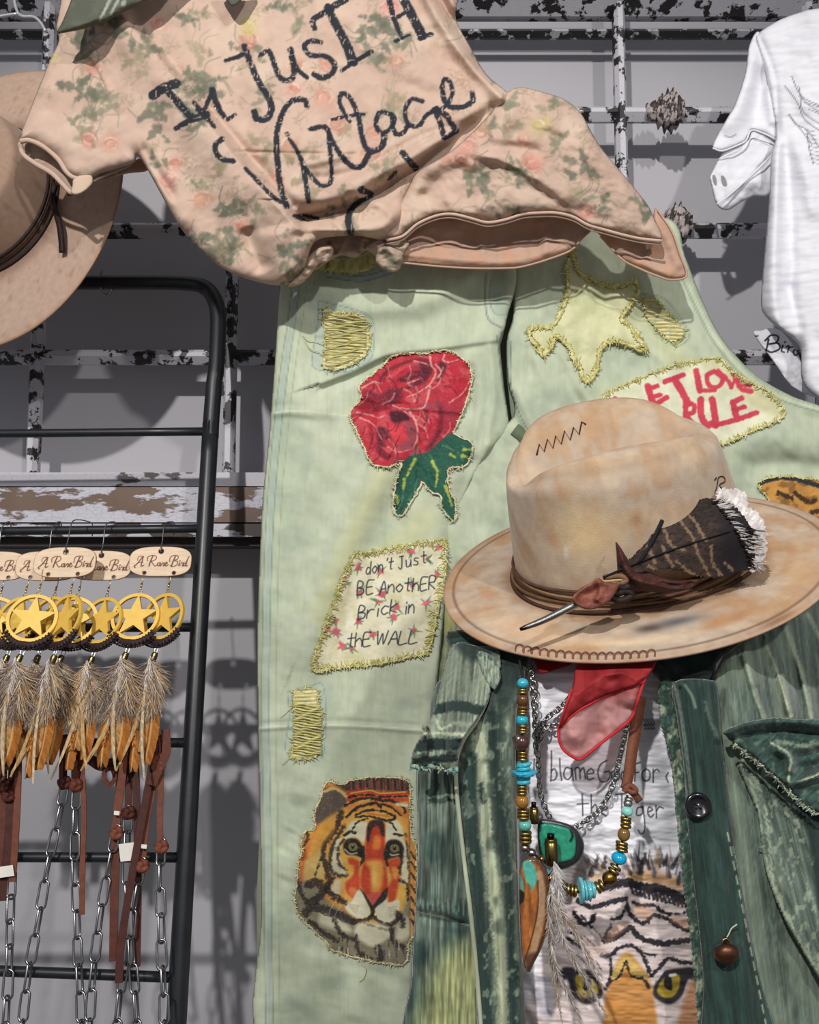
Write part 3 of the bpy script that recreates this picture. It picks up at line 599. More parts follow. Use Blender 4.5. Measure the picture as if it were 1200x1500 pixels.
glyph('m', [(0, .6), (0, 0)], [(0, .4), (.25, .6), (.45, .4), (.48, 0)], [(.48, .4), (.75, .6), (.95, .35), (1, 0)]); glyph('n', [(0, .6), (0, 0)], [(0, .35), (.5, .62), (.85, .4), (.9, 0)]); glyph('o', [(.5, .6), (0, .3), (.5, 0), (.95, .3), (.5, .6)])
glyph('r', [(0, .6), (0, 0)], [(0, .35), (.4, .6), (.85, .55)]); glyph('s', [(.85, .55), (.3, .6), (.15, .42), (.75, .25), (.65, 0), (0, .05)]); glyph('t', [(.5, 1), (.5, .1), (.8, 0)], [(.05, .62), (.95, .65)]); glyph('u', [(0, .6), (.1, .05), (.6, .05), (.85, .35), (.85, .6), (.9, 0)])
glyph("'", [(.5, 1.05), (.4, .85)]); glyph('.', [(.4, .05), (.5, .0)])
def text(p, s, x, y, h, wd, adv, width, col, dx=0.0, dy=0.0, jit=.0, seed=0, alpha=.95, wk=.62):
    """s at baseline (x,y); dx,dy = baseline direction drift per px; h cap height"""
    r = np.random.RandomState(seed)
    for ch in s:
        if ch != ' ':
            for poly in STROKES[ch]:
                q = [(x+a*width*(1.1 if ch in 'mW' else .55 if ch in 'iIl' else 1)+b*h*dx, y-b*h+dy*a*width+r.randn()*jit*.3) for a, b in poly]
                p.stroke(q, wd, col, alpha, .6, n=5)
        x += adv*(1.25 if ch in 'mW' else wk if ch in "iIl' ." else 1); y += dy*adv+r.randn()*jit
def floral(p, n, seed, box, sz=1.0, pink=rgb(214, 112, 122), green=rgb(84, 122, 92)):
    r = np.random.RandomState(seed)
    for k in range(n):
        x = box[0]+r.rand()*(box[2]-box[0]); y = box[1]+r.rand()*(box[3]-box[1])
        for j in range(5):
            a = r.rand()*6.28; L = (5+4*r.rand())*sz; p.stroke([(x, y), (x+L*math.cos(a), y+L*math.sin(a))], 2.4*sz, green, .8, .8, w2=.8)
        for j in range(4): p.fill([(x+2.6*sz*math.cos(t+j)+r.randn()*1.6*sz, y+2.6*sz*math.sin(t+j)+r.randn()*1.6*sz) for t in (0, 2.1, 4.2)], pink*(.85+.25*r.rand()), 1, .8, n=3)
def brick_paint(p):
    p.mottle(30, 20, rgb(236, 232, 212), 0, .8, .6, 4); p.mottle(18, 30, rgb(206, 198, 150), .1, .9, .5, 6)
    p.T = (370, 770, 3.871)
    for x, y in ((600, 235), (725, 260), (610, 375), (735, 385), (710, 430), (470, 550), (475, 600), (820, 465), (990, 190), (1050, 280), (985, 440), (915, 595), (680, 615), (505, 680), (520, 325), (905, 335), (600, 540), (800, 520), (1060, 120), (900, 150), (560, 690), (420, 590)):
        q = p.T; p.T = (0, 0, 1); floral(p, 1, int(x), (370+x/3.871, 770+y/3.871, 370+x/3.871+.1, 770+y/3.871+.1), 1.45, rgb(216, 104, 116), rgb(72, 116, 84)); p.T = q
    ink = rgb(44, 48, 62); p.T = (0, 0, 1)
    text(p, "don't", 536, 842, 17, 1.7, 9, 7, ink, .1, -.18, .6, 1); text(p, 'Just', 584, 833, 17, 1.7, 11, 8, ink, 0, -.2, .5, 2)
    text(p, 'BE', 523, 872, 20, 1.8, 14, 10, ink, .1, -.1, .4, 3); text(p, 'AnothER', 556, 871, 19, 1.8, 12, 10, ink, .1, -.12, .6, 4)
    text(p, 'Brick', 524, 908, 20, 1.8, 13, 11, ink, .15, -.16, .5, 5, wk=.6); text(p, 'in', 592, 900, 20, 1.8, 10, 9, ink, .1, -.1, .3, 6)
    text(p, 'thE', 508, 948, 20, 1.8, 12, 11, ink, .1, -.06, .4, 7); text(p, 'WALL', 550, 944, 19, 1.8, 15, 14, ink, .2, -.06, .4, 8)
bd = patch_depth(JL, bp, .0038, .0008, 16, 5)
sheet('lettered_floral_patch', bp, bd, M_TWILL, jeans, .9, .0014, brick_paint, .0008, 4, 3, base=rgb(226, 220, 190), jag=.5, seed=6)
cl = smooth(bp, 4, True); threads('frayed_edge', np.vstack([cl, cl[:1]]), bd, M_YARN, jeans, 420, 8, .8, YEL, seed=22, lift=.001, edge=1.6, spread=.5, side=-1)
cl2 = np.array([(x+(560-x)*.06, y+(885-y)*.05) for x, y in cl]); threads('frayed_edge', np.vstack([cl2, cl2[:1]]), bd, M_YARN, jeans, 260, 8, .8, YEL, seed=23, lift=.001, spread=.5, side=-1)

# ---- tiger patch
def tiger_paint(p):
    p.T = (430, 1130, 5.0); S = p.stroke; Fl = p.fill
    K, OR, RE, YE, W, GY_ = rgb(46, 40, 40), rgb(206, 116, 52), rgb(190, 62, 44), rgb(222, 176, 84), rgb(218, 214, 184), rgb(128, 124, 104)
    p.mix(sstep(fbm(p.X/20, p.Y/34, 6), -.3, .5)*.6, YE)
    Fl([(0, 820), (120, 800), (200, 860), (260, 960), (380, 1020), (480, 1120), (600, 1130), (760, 1060), (850, 900), (900, 1000), (900, 1420), (100, 1420)], GY_, 4, .95)
    Fl([(340, 420), (420, 330), (620, 280), (800, 330), (830, 480), (850, 800), (800, 1000), (650, 1100), (460, 1050), (360, 900), (340, 700)], YE, 5, .8)
    # white cheeks, brows, muzzle
    Fl([(380, 440), (440, 360), (540, 380), (540, 470), (510, 520), (450, 480), (380, 500)], W, 2, .95); Fl([(680, 380), (760, 360), (800, 430), (800, 520), (720, 500), (680, 540)], W, 2, .95)
    Fl([(300, 520), (350, 490), (340, 600), (360, 680), (400, 760), (290, 760), (275, 690)], W, 2, .9); Fl([(800, 520), (840, 560), (845, 800), (790, 820), (790, 660)], W, 2, .9)
    Fl([(100, 600), (210, 580), (240, 720), (200, 800), (90, 800), (60, 720)], rgb(214, 190, 120), 5, .8); Fl([(300, 800), (350, 800), (330, 920), (270, 900)], W, 3, .85)
    Fl([(210, 1030), (330, 1060), (420, 1160), (380, 1180), (280, 1150), (190, 1110)], W, 4, .85); Fl([(760, 1130), (850, 1080), (860, 1200), (760, 1240)], W, 4, .75)
    # ear and outline darks
    Fl([(220, 140), (300, 120), (390, 190), (370, 260), (260, 330), (170, 390), (160, 300)], rgb(96, 84, 74), 3, 1); S([(225, 150), (300, 125), (390, 185), (400, 240)], 22, rgb(206, 180, 110), .9, rough=1)
    Fl([(270, 60), (420, 60), (560, 40), (820, 60), (850, 150), (600, 140), (400, 150), (330, 110)], rgb(66, 52, 52), 3, .95)
    for k in range(24): S([(420+k*17, 60+8*math.sin(k)), (424+k*17, 130)], 9, [rgb(190, 74, 50), K, rgb(120, 90, 70)][k % 3], .8, rough=.6)
    S([(400, 165), (520, 145), (650, 165), (840, 160)], 34, RE, .9, rough=1.2); S([(420, 160), (560, 140), (640, 160), (820, 150)], 10, YE, .9); S([(400, 210), (520, 190), (640, 205), (830, 205)], 30, RE, .8, rough=1)
    # black forehead stripes
    for a, wd in (([(400, 190), (520, 170), (640, 185), (830, 180)], 14), ([(380, 250), (480, 205), (600, 200), (640, 215)], 20), ([(640, 215), (720, 215), (800, 260), (820, 300)], 18), ([(390, 330), (480, 260), (600, 235), (640, 260)], 22), ([(640, 240), (720, 260), (790, 320)], 20), ([(460, 320), (540, 285), (640, 290), (740, 330), (700, 360), (560, 330), (460, 335)], 18), ([(430, 430), (470, 370), (540, 345)], 14), ([(670, 360), (720, 380), (750, 430)], 12), ([(370, 470), (420, 440), (450, 450)], 22), ([(740, 460), (790, 470)], 18)):
        S(a, wd, K, .95, rough=1.0)
    S([(760, 240), (830, 250)], 24, W, .9); S([(480, 225), (560, 205)], 10, YE, .9); S([(700, 230), (760, 280), (800, 320)], 14, OR, .9); S([(540, 310), (620, 320), (700, 330)], 14, OR, .9)
    # nose bridge
    Fl([(560, 370), (660, 370), (670, 480), (670, 620), (690, 800), (680, 890), (590, 930), (520, 890), (490, 800), (520, 620), (530, 480)], RE, 2, .95)
    Fl([(555, 370), (650, 360), (668, 470), (640, 460), (620, 400), (580, 420), (550, 520), (535, 480)], K, 1.5, .9); Fl([(600, 470), (640, 500), (630, 570), (580, 560)], rgb(230, 138, 60), 2.5, .9)
    Fl([(530, 660), (650, 660), (650, 820), (620, 890), (570, 880), (570, 740)], rgb(226, 160, 74), 3.5, .95); Fl([(570, 700), (610, 700), (610, 830), (580, 830)], rgb(236, 200, 110), 3, .7)
    Fl([(400, 640), (480, 660), (480, 740), (490, 800), (470, 930), (400, 900), (380, 820), (430, 760)], RE, 2.5, .9); Fl([(380, 690), (440, 690), (440, 750), (400, 750)], rgb(228, 168, 74), 2, .85)
    Fl([(690, 660), (780, 640), (775, 780), (740, 960), (700, 970), (690, 860), (720, 780)], RE, 2.5, .9); Fl([(720, 700), (770, 720), (760, 780), (730, 780)], rgb(228, 158, 74), 2, .85)
    Fl([(410, 850), (460, 860), (450, 920), (410, 900)], rgb(220, 130, 70), 2, .8)
    # eyes
    for cx, cy, s in ((435, 555, 1), (740, 565, -1)):
        Fl([(cx-70, cy-10), (cx-40, cy-60), (cx+30, cy-60), (cx+70, cy), (cx+80*s if s > 0 else cx+50, cy+80), (cx+20, cy+60), (cx-50, cy+50) if s > 0 else (cx-75, cy+80)], K, 1.6, 1)
        Fl([(cx-25, cy-25), (cx+20, cy-28), (cx+35, cy+10), (cx, cy+30), (cx-30, cy+10)], rgb(126, 118, 76), 1, 1); Fl([(cx-12, cy-15), (cx+10, cy-15), (cx+8, cy+10), (cx-8, cy+10)], rgb(30, 28, 26), .8, 1); S([(cx-4, cy-14), (cx, cy-10)], 6, W, .9)
        S([(cx-60, cy+15), (cx-20, cy+48), (cx+30, cy+42)], 10, W, .8)
    S([(505, 560), (510, 640), (490, 690)], 40, K, .9, w2=14, rough=1); S([(690, 590), (680, 650), (690, 690)], 36, K, .9, w2=12, rough=1)
    # muzzle
    Fl([(470, 870), (520, 910), (560, 1000), (550, 1060), (480, 1080), (390, 1020), (375, 940), (420, 960)], W, 1.5, 1); Fl([(680, 880), (690, 960), (770, 940), (770, 1020), (700, 1110), (620, 1090), (590, 1030), (620, 960)], W, 1.5, 1)
    Fl([(490, 860), (530, 900), (570, 960), (590, 960), (640, 900), (690, 850), (680, 930), (610, 990), (580, 1020), (550, 980), (520, 920)], K, 1.3, .95); Fl([(540, 900), (640, 890), (600, 950), (580, 985), (560, 940)], rgb(206, 84, 80), 1.5, 1)
    S([(578, 990), (575, 1060), (520, 1090), (440, 1100)], 26, K, .85, w2=34, rough=1.5); S([(580, 1050), (640, 1110), (720, 1120), (790, 1060)], 22, K, .8, w2=34, rough=1.5)
    for k in range(5): S([(400+k*9, 970+k*14), (480-k*4, 985+k*14)], 4, rgb(150, 120, 90), .7); S([(690+k*4, 1000+k*16), (760-k*6, 990+k*16)], 4, rgb(150, 120, 90), .7)
    Fl([(470, 1120), (560, 1100), (700, 1140), (710, 1200), (640, 1260), (560, 1280), (450, 1200)], W, 3, .95); S([(520, 1110), (600, 1140), (690, 1160)], 16, GY_, .7, rough=1.5)
    # cheek stripes
    for a, wd in (([(350, 300), (310, 420), (250, 500), (215, 580), (240, 700), (260, 800), (240, 860)], 40), ([(370, 400), (330, 470), (300, 520), (270, 620), (275, 720), (330, 760), (390, 760)], 22), ([(370, 500), (330, 560), (330, 660), (380, 720)], 18), ([(110, 830), (180, 810), (220, 880), (140, 960), (90, 1040)], 60), ([(240, 860), (300, 920), (380, 960)], 40), ([(300, 770), (260, 850), (330, 920)], 22), ([(160, 990), (300, 1040), (420, 1090)], 60), ([(120, 1100), (220, 1180), (320, 1240)], 34), ([(300, 1090), (340, 1180), (440, 1230)], 34), ([(460, 1210), (480, 1320), (560, 1370)], 34), ([(620, 1290), (640, 1370)], 50), ([(720, 1150), (730, 1240), (800, 1290)], 34), ([(760, 1040), (800, 1090), (800, 1130)], 40), ([(780, 800), (830, 830), (840, 940)], 22), ([(800, 620), (780, 720), (790, 760)], 18), ([(820, 460), (840, 620), (850, 760), (840, 900)], 14), ([(60, 560), (90, 600), (70, 640)], 22), ([(90, 440), (110, 480), (80, 540)], 26), ([(40, 820), (60, 900), (100, 960)], 34), ([(200, 640), (160, 760)], 10)):
        S(a, wd, K, .82, soft=1.6, rough=1.8)
    for a in ([(90, 600), (60, 720), (50, 800)], [(180, 400), (130, 520), (90, 620)]): S(a, 26, rgb(200, 92, 44), .7, soft=3, rough=1)
    Fl([(160, 430), (260, 380), (300, 420), (220, 520), (150, 620), (110, 600)], rgb(222, 160, 70), 4, .8)
    Fl([(855, 540), (905, 600), (910, 1150), (860, 1160)], rgb(206, 140, 66), 2, .95)
    for y in (590, 660, 740, 830, 920, 1010, 1080): S([(858, y), (905, y+70)], 16, K, .85, rough=1)
    S([(850, 60), (852, 500), (855, 1200)], 6, rgb(120, 108, 84), .9)
    for k in range(50):
        r = np.random.RandomState(k); x, y = 200+r.rand()*640, 1180+r.rand()*220; S([(x, y), (x+4*r.randn(), y+50)], 9, [rgb(84, 78, 110), K, W, rgb(160, 140, 90)][k % 4], .7, rough=.6)
    for a in ([(330, 920), (270, 1010), (260, 1060)], [(360, 970), (310, 1040), (300, 1110)], [(790, 1000), (830, 1080)]): S(a, 3, W, .7)
    p.mottle(1.5, 1.5, rgb(222, 208, 170), .45, .95, .22, 78)
tp_ = cc([(270, 70), (345, 95), (420, 70), (540, 48), (700, 42), (800, 55), (850, 85), (858, 200), (855, 300), (868, 480), (892, 530), (905, 700), (900, 950), (893, 1190), (850, 1235), (820, 1400), (700, 1408), (560, 1388), (420, 1350), (280, 1305), (230, 1230), (150, 1165), (60, 1080), (10, 960), (25, 800), (40, 650), (65, 560), (55, 515), (95, 440), (155, 420), (155, 300), (195, 200), (220, 120)], 430, 1130, 5.0)
td = patch_depth(Relief(lambda X, Y: JL(X, Y), [('r', [(601, 1140), (602, 1260), (602, 1380)], 2.5, 3, -.002, along)]), tp_, .0036, .0006, 20, 3)
sheet('tiger_patch', tp_, td, M_TWILL, jeans, .85, .0014, tiger_paint, .001, 4, 4, base=rgb(206, 130, 62), jag=.6, seed=5)
cl = smooth(tp_, 5, True); threads('frayed_edge', np.vstack([cl, cl[:1]]), td, M_YARN, jeans, 300, 5, .7, [rgb(206, 198, 158), rgb(178, 168, 126), rgb(220, 214, 180)], seed=32, lift=.001, edge=1.6, spread=.8)

# ---- star patch
sp = [(838, 368), (842, 382), (850, 400), (880, 415), (906, 420), (930, 412), (934, 430), (922, 450), (912, 468), (928, 480), (938, 500), (950, 515), (920, 505), (896, 500), (880, 512), (874, 540), (862, 562), (852, 545), (840, 525), (832, 505), (812, 492), (806, 510), (794, 520), (786, 505), (772, 486), (790, 480), (808, 478), (822, 455), (832, 425), (830, 395)]
sd_ = patch_depth(JR, sp, .0036, .0016, 22, 9)
sheet('star_patch', sp, sd_, M_TWILL, jeans, 1.6, .0014, lambda p: (p.mottle(30, 24, rgb(190, 196, 150), 0, .9, .7, 3), p.mottle(6, 9, rgb(222, 222, 184), .2, .9, .4, 7)), .0008, 5, 3, base=rgb(212, 212, 170), jag=.6)
cl = smooth(sp, 5, True); threads('frayed_edge', np.vstack([cl, cl[:1]]), sd_, M_YARN, jeans, 360, 8, 1.0, YEL, seed=42, lift=.002, edge=3.2, spread=1.2)
cl2 = np.array([(x+(858-x)*.05, y+(465-y)*.05) for x, y in cl]); threads('frayed_edge', np.vstack([cl2, cl2[:1]]), sd_, M_YARN, jeans, 260, 7, 1.0, YEL, seed=43, lift=.002, edge=1.8, spread=1.5)

# ---- lettered love patch
lp = [(882, 588), (893, 574), (920, 562), (960, 545), (1000, 532), (1020, 530), (1050, 524), (1075, 545), (1100, 560), (1128, 576), (1150, 604), (1130, 620), (1100, 632), (1055, 652), (1000, 660), (940, 650), (895, 620)]
def love_paint(p):
    p.mottle(40, 30, rgb(214, 216, 180), 0, .9, .6, 5); red = rgb(204, 66, 84)
    p.fill([(1022, 530), (1055, 526), (1100, 560), (1150, 606), (1110, 600), (1070, 565)], rgb(206, 202, 160), 4, .8)
    p.T = (740, 340, 2.6087)
    for a, wd in (([(420, 640), (450, 720)], 24), ([(455, 715), (500, 690)], 20), ([(545, 590), (570, 662)], 26), ([(545, 600), (582, 588)], 18), ([(555, 630), (595, 622)], 16), ([(570, 660), (618, 632)], 20), ([(612, 572), (680, 546)], 20), ([(650, 565), (676, 610), (700, 655)], 28), ([(730, 530), (738, 570), (745, 605)], 24), ([(745, 606), (800, 604)], 16), ([(800, 532), (772, 548), (780, 585), (815, 590), (832, 560), (800, 532)], 17), ([(815, 530), (850, 565), (865, 595)], 16), ([(865, 595), (880, 560), (870, 545)], 12), ([(880, 560), (905, 600), (940, 608)], 20), ([(885, 565), (930, 565)], 14), ([(893, 585), (938, 588)], 12),
                  ([(690, 650), (690, 740)], 22), ([(690, 652), (722, 662), (718, 690), (692, 698), (728, 740)], 18), ([(748, 640), (750, 700), (772, 738), (792, 730)], 26), ([(792, 640), (800, 690), (805, 740)], 26), ([(805, 738), (880, 718)], 20), ([(870, 650), (880, 690), (890, 715)], 24), ([(870, 650), (905, 635)], 20), ([(878, 680), (915, 668)], 18), ([(890, 716), (962, 690)], 20)):
        p.stroke(a, wd, red, .97, .9, rough=.6)
ld = patch_depth(JR, lp, .0036, .0008, 18, 12)
sheet('lettered_love_patch', lp, ld, M_TWILL, jeans, 1.1, .0014, love_paint, .0008, 5, 3, base=rgb(224, 224, 196), jag=.5)
cl = smooth(lp, 5, True); threads('frayed_edge', np.vstack([cl, cl[:1]]), ld, M_YARN, jeans, 420, 8, .8, YEL, seed=52, lift=.001, edge=1.8, spread=.6, side=-1)
# ---- edge of one more animal print patch behind the hat brim
kp = [(1112, 708), (1140, 698), (1170, 700), (1215, 712), (1215, 780), (1160, 760), (1130, 735)]
def cat_paint(p):
    p.mottle(14, 10, rgb(120, 84, 50), .1, .7, .6, 4); p.stroke([(1112, 708), (1140, 700), (1170, 703), (1215, 716)], 7, rgb(40, 48, 54), .95, 1, rough=1)
    for a in ([(1140, 722), (1160, 730)], [(1165, 722), (1185, 736), (1195, 732)], [(1150, 745), (1175, 752)], [(1190, 750), (1210, 748)]): p.stroke(a, 7, rgb(62, 44, 34), .9, 1, rough=1.5)
sheet('animal_print_patch', kp, patch_depth(JR, kp, .0036), M_TWILL, jeans, 1.2, .0014, cat_paint, .0008, 5, 3, base=rgb(206, 150, 78), jag=.6)
cl = smooth(kp, 5, True); threads('frayed_edge', np.vstack([cl, cl[:1]]), patch_depth(JR, kp, .0036), M_YARN, jeans, 90, 6, .8, YEL, seed=62, lift=.001, edge=1.4, spread=.8)
# ---------------------------------------------------------------- pink floral tee with lettering
TEE = rgb(200, 172, 155)
GREEN1, GREEN2, OLV = rgb(136, 134, 112), rgb(112, 116, 98), rgb(158, 146, 120)
def leaf_cluster(p, x, y, s, r, col):
    for k in range(7):
        a = r.rand()*6.28; L = s*(.7+.7*r.rand()); w_ = L*.34; ca, sa = math.cos(a), math.sin(a); ox, oy = x+r.randn()*s*.5, y+r.randn()*s*.5
        q = [(0, 0), (.3, .8), (.55, .45), (.7, .6), (1, 0), (.7, -.5), (.5, -.4), (.3, -.8)]
        p.fill([(ox+ca*u*L-sa*v*w_, oy+sa*u*L+ca*v*w_) for u, v in q], col*(.86+.2*r.rand()), 1.8, .72, n=3, rough=1.5, seed=k)
    for k in range(3):
        a = r.rand()*6.28; p.stroke([(x, y), (x+s*1.2*math.cos(a), y+s*1.2*math.sin(a)), (x+s*2*math.cos(a+.5), y+s*2*math.sin(a+.5))], 1.6, col, .55, 1)
def rose_blob(p, x, y, s, r, col):
    for k in range(6):
        p.fill([(x+r.randn()*s*.35+s*.6*math.cos(t), y+r.randn()*s*.35+s*.5*math.sin(t)) for t in (0, 1.5, 3, 4.5)], col*(.93+.1*r.rand()), 2.6, .27, n=3, rough=2, seed=k+9)
    for k in range(7):
        a = r.rand()*6.28; q = s*(.25+.5*r.rand()); p.stroke([(x+q*math.cos(a+t), y+q*.85*math.sin(a+t)) for t in (0, .7, 1.4)], 2.4, [col*.86, rgb(226, 200, 180)][k % 2], .5, 1.2, rough=.8)
def sprigs(p, x, y, s, r, col):
    for k in range(14): p.stroke([(x+r.randn()*s, y+r.randn()*s), (x+r.randn()*s, y+r.randn()*s)] if k < 2 else [(x+(u := r.randn()*s), y+(v := r.randn()*s)), (x+u+3*r.randn(), y+v+3*r.randn())], 2.2, col, .5, 1)
def tee_print(seed, box, lists=()):
    def f(p):
        r = np.random.RandomState(seed)
        p.mottle(60, 50, rgb(208, 186, 166), 0, .9, .6, seed); p.mottle(30, 36, rgb(182, 153, 136), .1, .9, .45, seed+2)
        A = (box[2]-box[0])*(box[3]-box[1])
        for k in range(int(A/2300)):
            x, y = box[0]+r.rand()*(box[2]-box[0]), box[1]+r.rand()*(box[3]-box[1]); sprigs(p, x, y, 7, r, [rgb(168, 142, 120), OLV, rgb(176, 158, 140)][k % 3])
        for k in range(int(A/4200)):
            x, y = box[0]+r.rand()*(box[2]-box[0]), box[1]+r.rand()*(box[3]-box[1]); leaf_cluster(p, x, y, 12+9*r.rand(), r, [GREEN1, OLV, GREEN2][k % 3])
        for k in range(int(A/13000)):
            x, y = box[0]+r.rand()*(box[2]-box[0]), box[1]+r.rand()*(box[3]-box[1]); rose_blob(p, x, y, 14+8*r.rand(), r, [rgb(206, 150, 132), rgb(208, 146, 136), rgb(202, 150, 126)][k % 3])
        for x, y, s, kind in lists:
            if kind == 'l': leaf_cluster(p, x, y, s, r, GREEN2*.97)
            elif kind == 'y': rose_blob(p, x, y, s, r, rgb(200, 186, 122))
            else: rose_blob(p, x, y, s, r, rgb(206, 136, 120))
    return f
INK = rgb(38, 42, 50)
def scratch(X, Y):
    n = fbm(X/2.6, Y/7, 91, 2); m = fbm(X/7, Y/2.6, 95, 2)
    return 1-sstep(n, .72, .9)*.8-sstep(m, .78, .95)*.7
def tee_letters(p):
    def S(pts, wd, w2=None): p.stroke(pts, wd, INK, .96, .8, w2=w2, mask=scratch, rough=.7)
    S([(224, 140), (240, 129), (258, 122)], 14); S([(243, 130), (262, 152), (283, 174)], 11); S([(258, 188), (280, 176), (302, 168)], 7, 12)
    S([(284, 150), (300, 168), (314, 186)], 6); S([(288, 160), (296, 166), (304, 150), (312, 132)], 5, 8); S([(311, 130), (315, 146), (320, 158)], 9); S([(318, 156), (332, 174), (344, 168)], 9, 5)
    S([(330, 89), (346, 84), (362, 76)], 5, 9); S([(358, 68), (366, 90), (380, 122), (393, 142), (398, 160), (390, 174), (376, 174), (373, 164)], 9, 10)
    S([(381, 81), (394, 75), (404, 100), (413, 116), (426, 116), (431, 104), (426, 73)], 7, 9); S([(426, 73), (435, 100), (450, 114)], 7)
    S([(470, 62), (456, 60), (446, 68), (455, 81), (476, 82), (490, 94), (486, 108), (472, 114), (460, 109)], 7, 8)
    S([(461, 41), (459, 29), (480, 16), (506, -2)], 8, 11); S([(480, 10), (494, 40), (506, 62), (517, 90)], 11, 15); S([(500, 104), (520, 90), (544, 76)], 5, 8)
    S([(568, -12), (577, 26), (589, 56)], 9, 6); S([(586, -12), (602, 20), (619, 52)], 14); S([(577, 28), (602, 14)], 6); S([(580, 60), (600, 51)], 6, 3); S([(615, 56), (632, 50)], 7)
    S([(450, 156), (446, 147), (428, 148), (413, 168), (405, 202), (407, 240), (411, 274), (420, 302)], 8, 9); S([(360, 247), (380, 268), (400, 288), (422, 302)], 6)
    S([(424, 203), (436, 222), (444, 244), (452, 294)], 6, 8); S([(421, 196), (422, 197)], 7)
    S([(455, 189), (478, 187), (483, 215), (486, 262), (472, 272), (456, 258), (444, 240)], 7, 6); S([(478, 187), (495, 221), (515, 243), (530, 243), (540, 226)], 7, 9)
    S([(512, 178), (498, 152), (501, 137), (514, 145), (525, 172), (534, 212), (546, 222), (560, 214), (563, 199)], 6, 9); S([(487, 175), (510, 170), (533, 167)], 5)
    S([(572, 167), (556, 165), (551, 184), (560, 195), (574, 186), (578, 172)], 7); S([(574, 168), (578, 194), (590, 195), (598, 184)], 7)
    S([(619, 149), (604, 145), (594, 160), (598, 182), (614, 184), (624, 170), (640, 158)], 7, 6); S([(636, 160), (645, 180), (651, 202)], 8); S([(640, 160), (656, 172), (668, 192)], 9); S([(651, 202), (668, 193)], 7)
    S([(628, 166), (650, 158), (662, 140), (660, 122), (651, 116), (648, 130), (655, 154), (675, 157), (692, 149), (692, 137)], 6, 8)
    S([(325, 204), (316, 212), (318, 226), (328, 234), (342, 236)], 8); S([(431, 316), (448, 316), (466, 320)], 5); S([(434, 318), (445, 322)], 5)
    S([(514, 340), (510, 318), (522, 298), (544, 288)], 11, 6); S([(530, 278), (545, 284)], 12, 6); S([(590, 224), (600, 236), (609, 246)], 9); S([(570, 262), (580, 252)], 5)
tee_ops = [
    ('f', lambda X, Y: .05*np.exp(-((X-430)/330)**2-((Y-210)/210)**2)),
    ('r', [(176, 20), (230, 85), (286, 160), (350, 240), (412, 312), (450, 350)], 46, 10, .020, along),
    ('r', [(196, 34), (250, 92), (300, 150), (370, 232), (430, 300)], 6, 8, -.006, along),
    ('r', [(100, 50), (130, 90), (154, 130)], 5, 5, -.0025, along),
    ('r', [(190, 190), (215, 225), (240, 280), (280, 350)], 12, 20, .010), ('r', [(205, 205), (230, 250), (262, 300)], 6, 8, -.008),
    ('r', [(345, 222), (430, 225), (520, 226)], 2.5, 3, -.0022, along),
    ('r', [(425, 290), (490, 285), (560, 250), (640, 210), (735, 145)], 20, 26, .018, along),
    ('r', [(430, 262), (480, 262), (540, 245), (620, 200), (700, 175)], 9, 9, -.008),
    ('r', [(440, 240), (470, 236), (520, 222)], 8, 10, .006),
    ('r', [(450, 318), (520, 300), (575, 268), (640, 226), (720, 160)], 9, 11, -.016, along),
    ('r', [(440, 340), (500, 342), (560, 330), (600, 300)], 18, 16, .020), ('r', [(500, 270), (555, 300), (580, 320)], 8, 8, .006),
    ('r', [(400, 330), (410, 380), (430, 410)], 20, 22, .012), ('r', [(360, 330), (375, 375), (390, 400)], 12, 12, -.010), ('r', [(420, 345), (470, 345), (560, 352)], 8, 6, -.010),
    ('r', [(622, -10), (650, 40), (690, 95), (735, 140)], 9, 9, .012, along), ('r', [(640, -10), (668, 40), (706, 95), (740, 138)], 6, 6, -.010, along), ('r', [(655, -10), (684, 40), (716, 90), (742, 136)], 7, 6, .010, along),
    ('r', [(600, 40), (650, 90), (710, 140)], 20, 16, -.006), ('r', [(480, -10), (560, 70), (640, 130), (720, 150)], 40, 30, .010),
    ('r', [(560, 110), (640, 140), (735, 148)], 12, 12, -.005), ('r', [(300, 60), (330, 120), (380, 190)], 26, 26, -.006),
    ('n', 90, 60, .004, .6, 33), ('n', 34, 24, .0016, -.6, 36)]
tee_ops = [(o[0], o[1], o[2], o[3], o[4]*1.55, *o[5:]) if o[0] == 'r' else o for o in tee_ops]
TD = Relief(1.335, tee_ops)
tee = thing('floral_tee', 'pink floral short sleeved tee with large black hand lettering draped over the green jeans', 'T-shirt', V(420, 200, 1.34))
body = [(84, 30), (120, -40), (300, -60), (690, -60), (672, 0), (668, 28), (690, 70), (712, 108), (742, 134), (752, 150), (700, 200), (650, 236), (606, 268), (584, 330), (566, 352), (530, 346), (500, 346), (470, 350), (456, 362), (448, 392), (432, 412), (408, 418), (366, 410), (325, 392), (288, 362), (262, 330), (240, 292), (218, 252), (202, 228), (194, 240), (152, 253), (134, 260), (112, 259), (98, 250), (86, 232), (64, 214), (44, 205), (28, 206), (34, 186), (56, 130), (74, 86), (86, 60)]
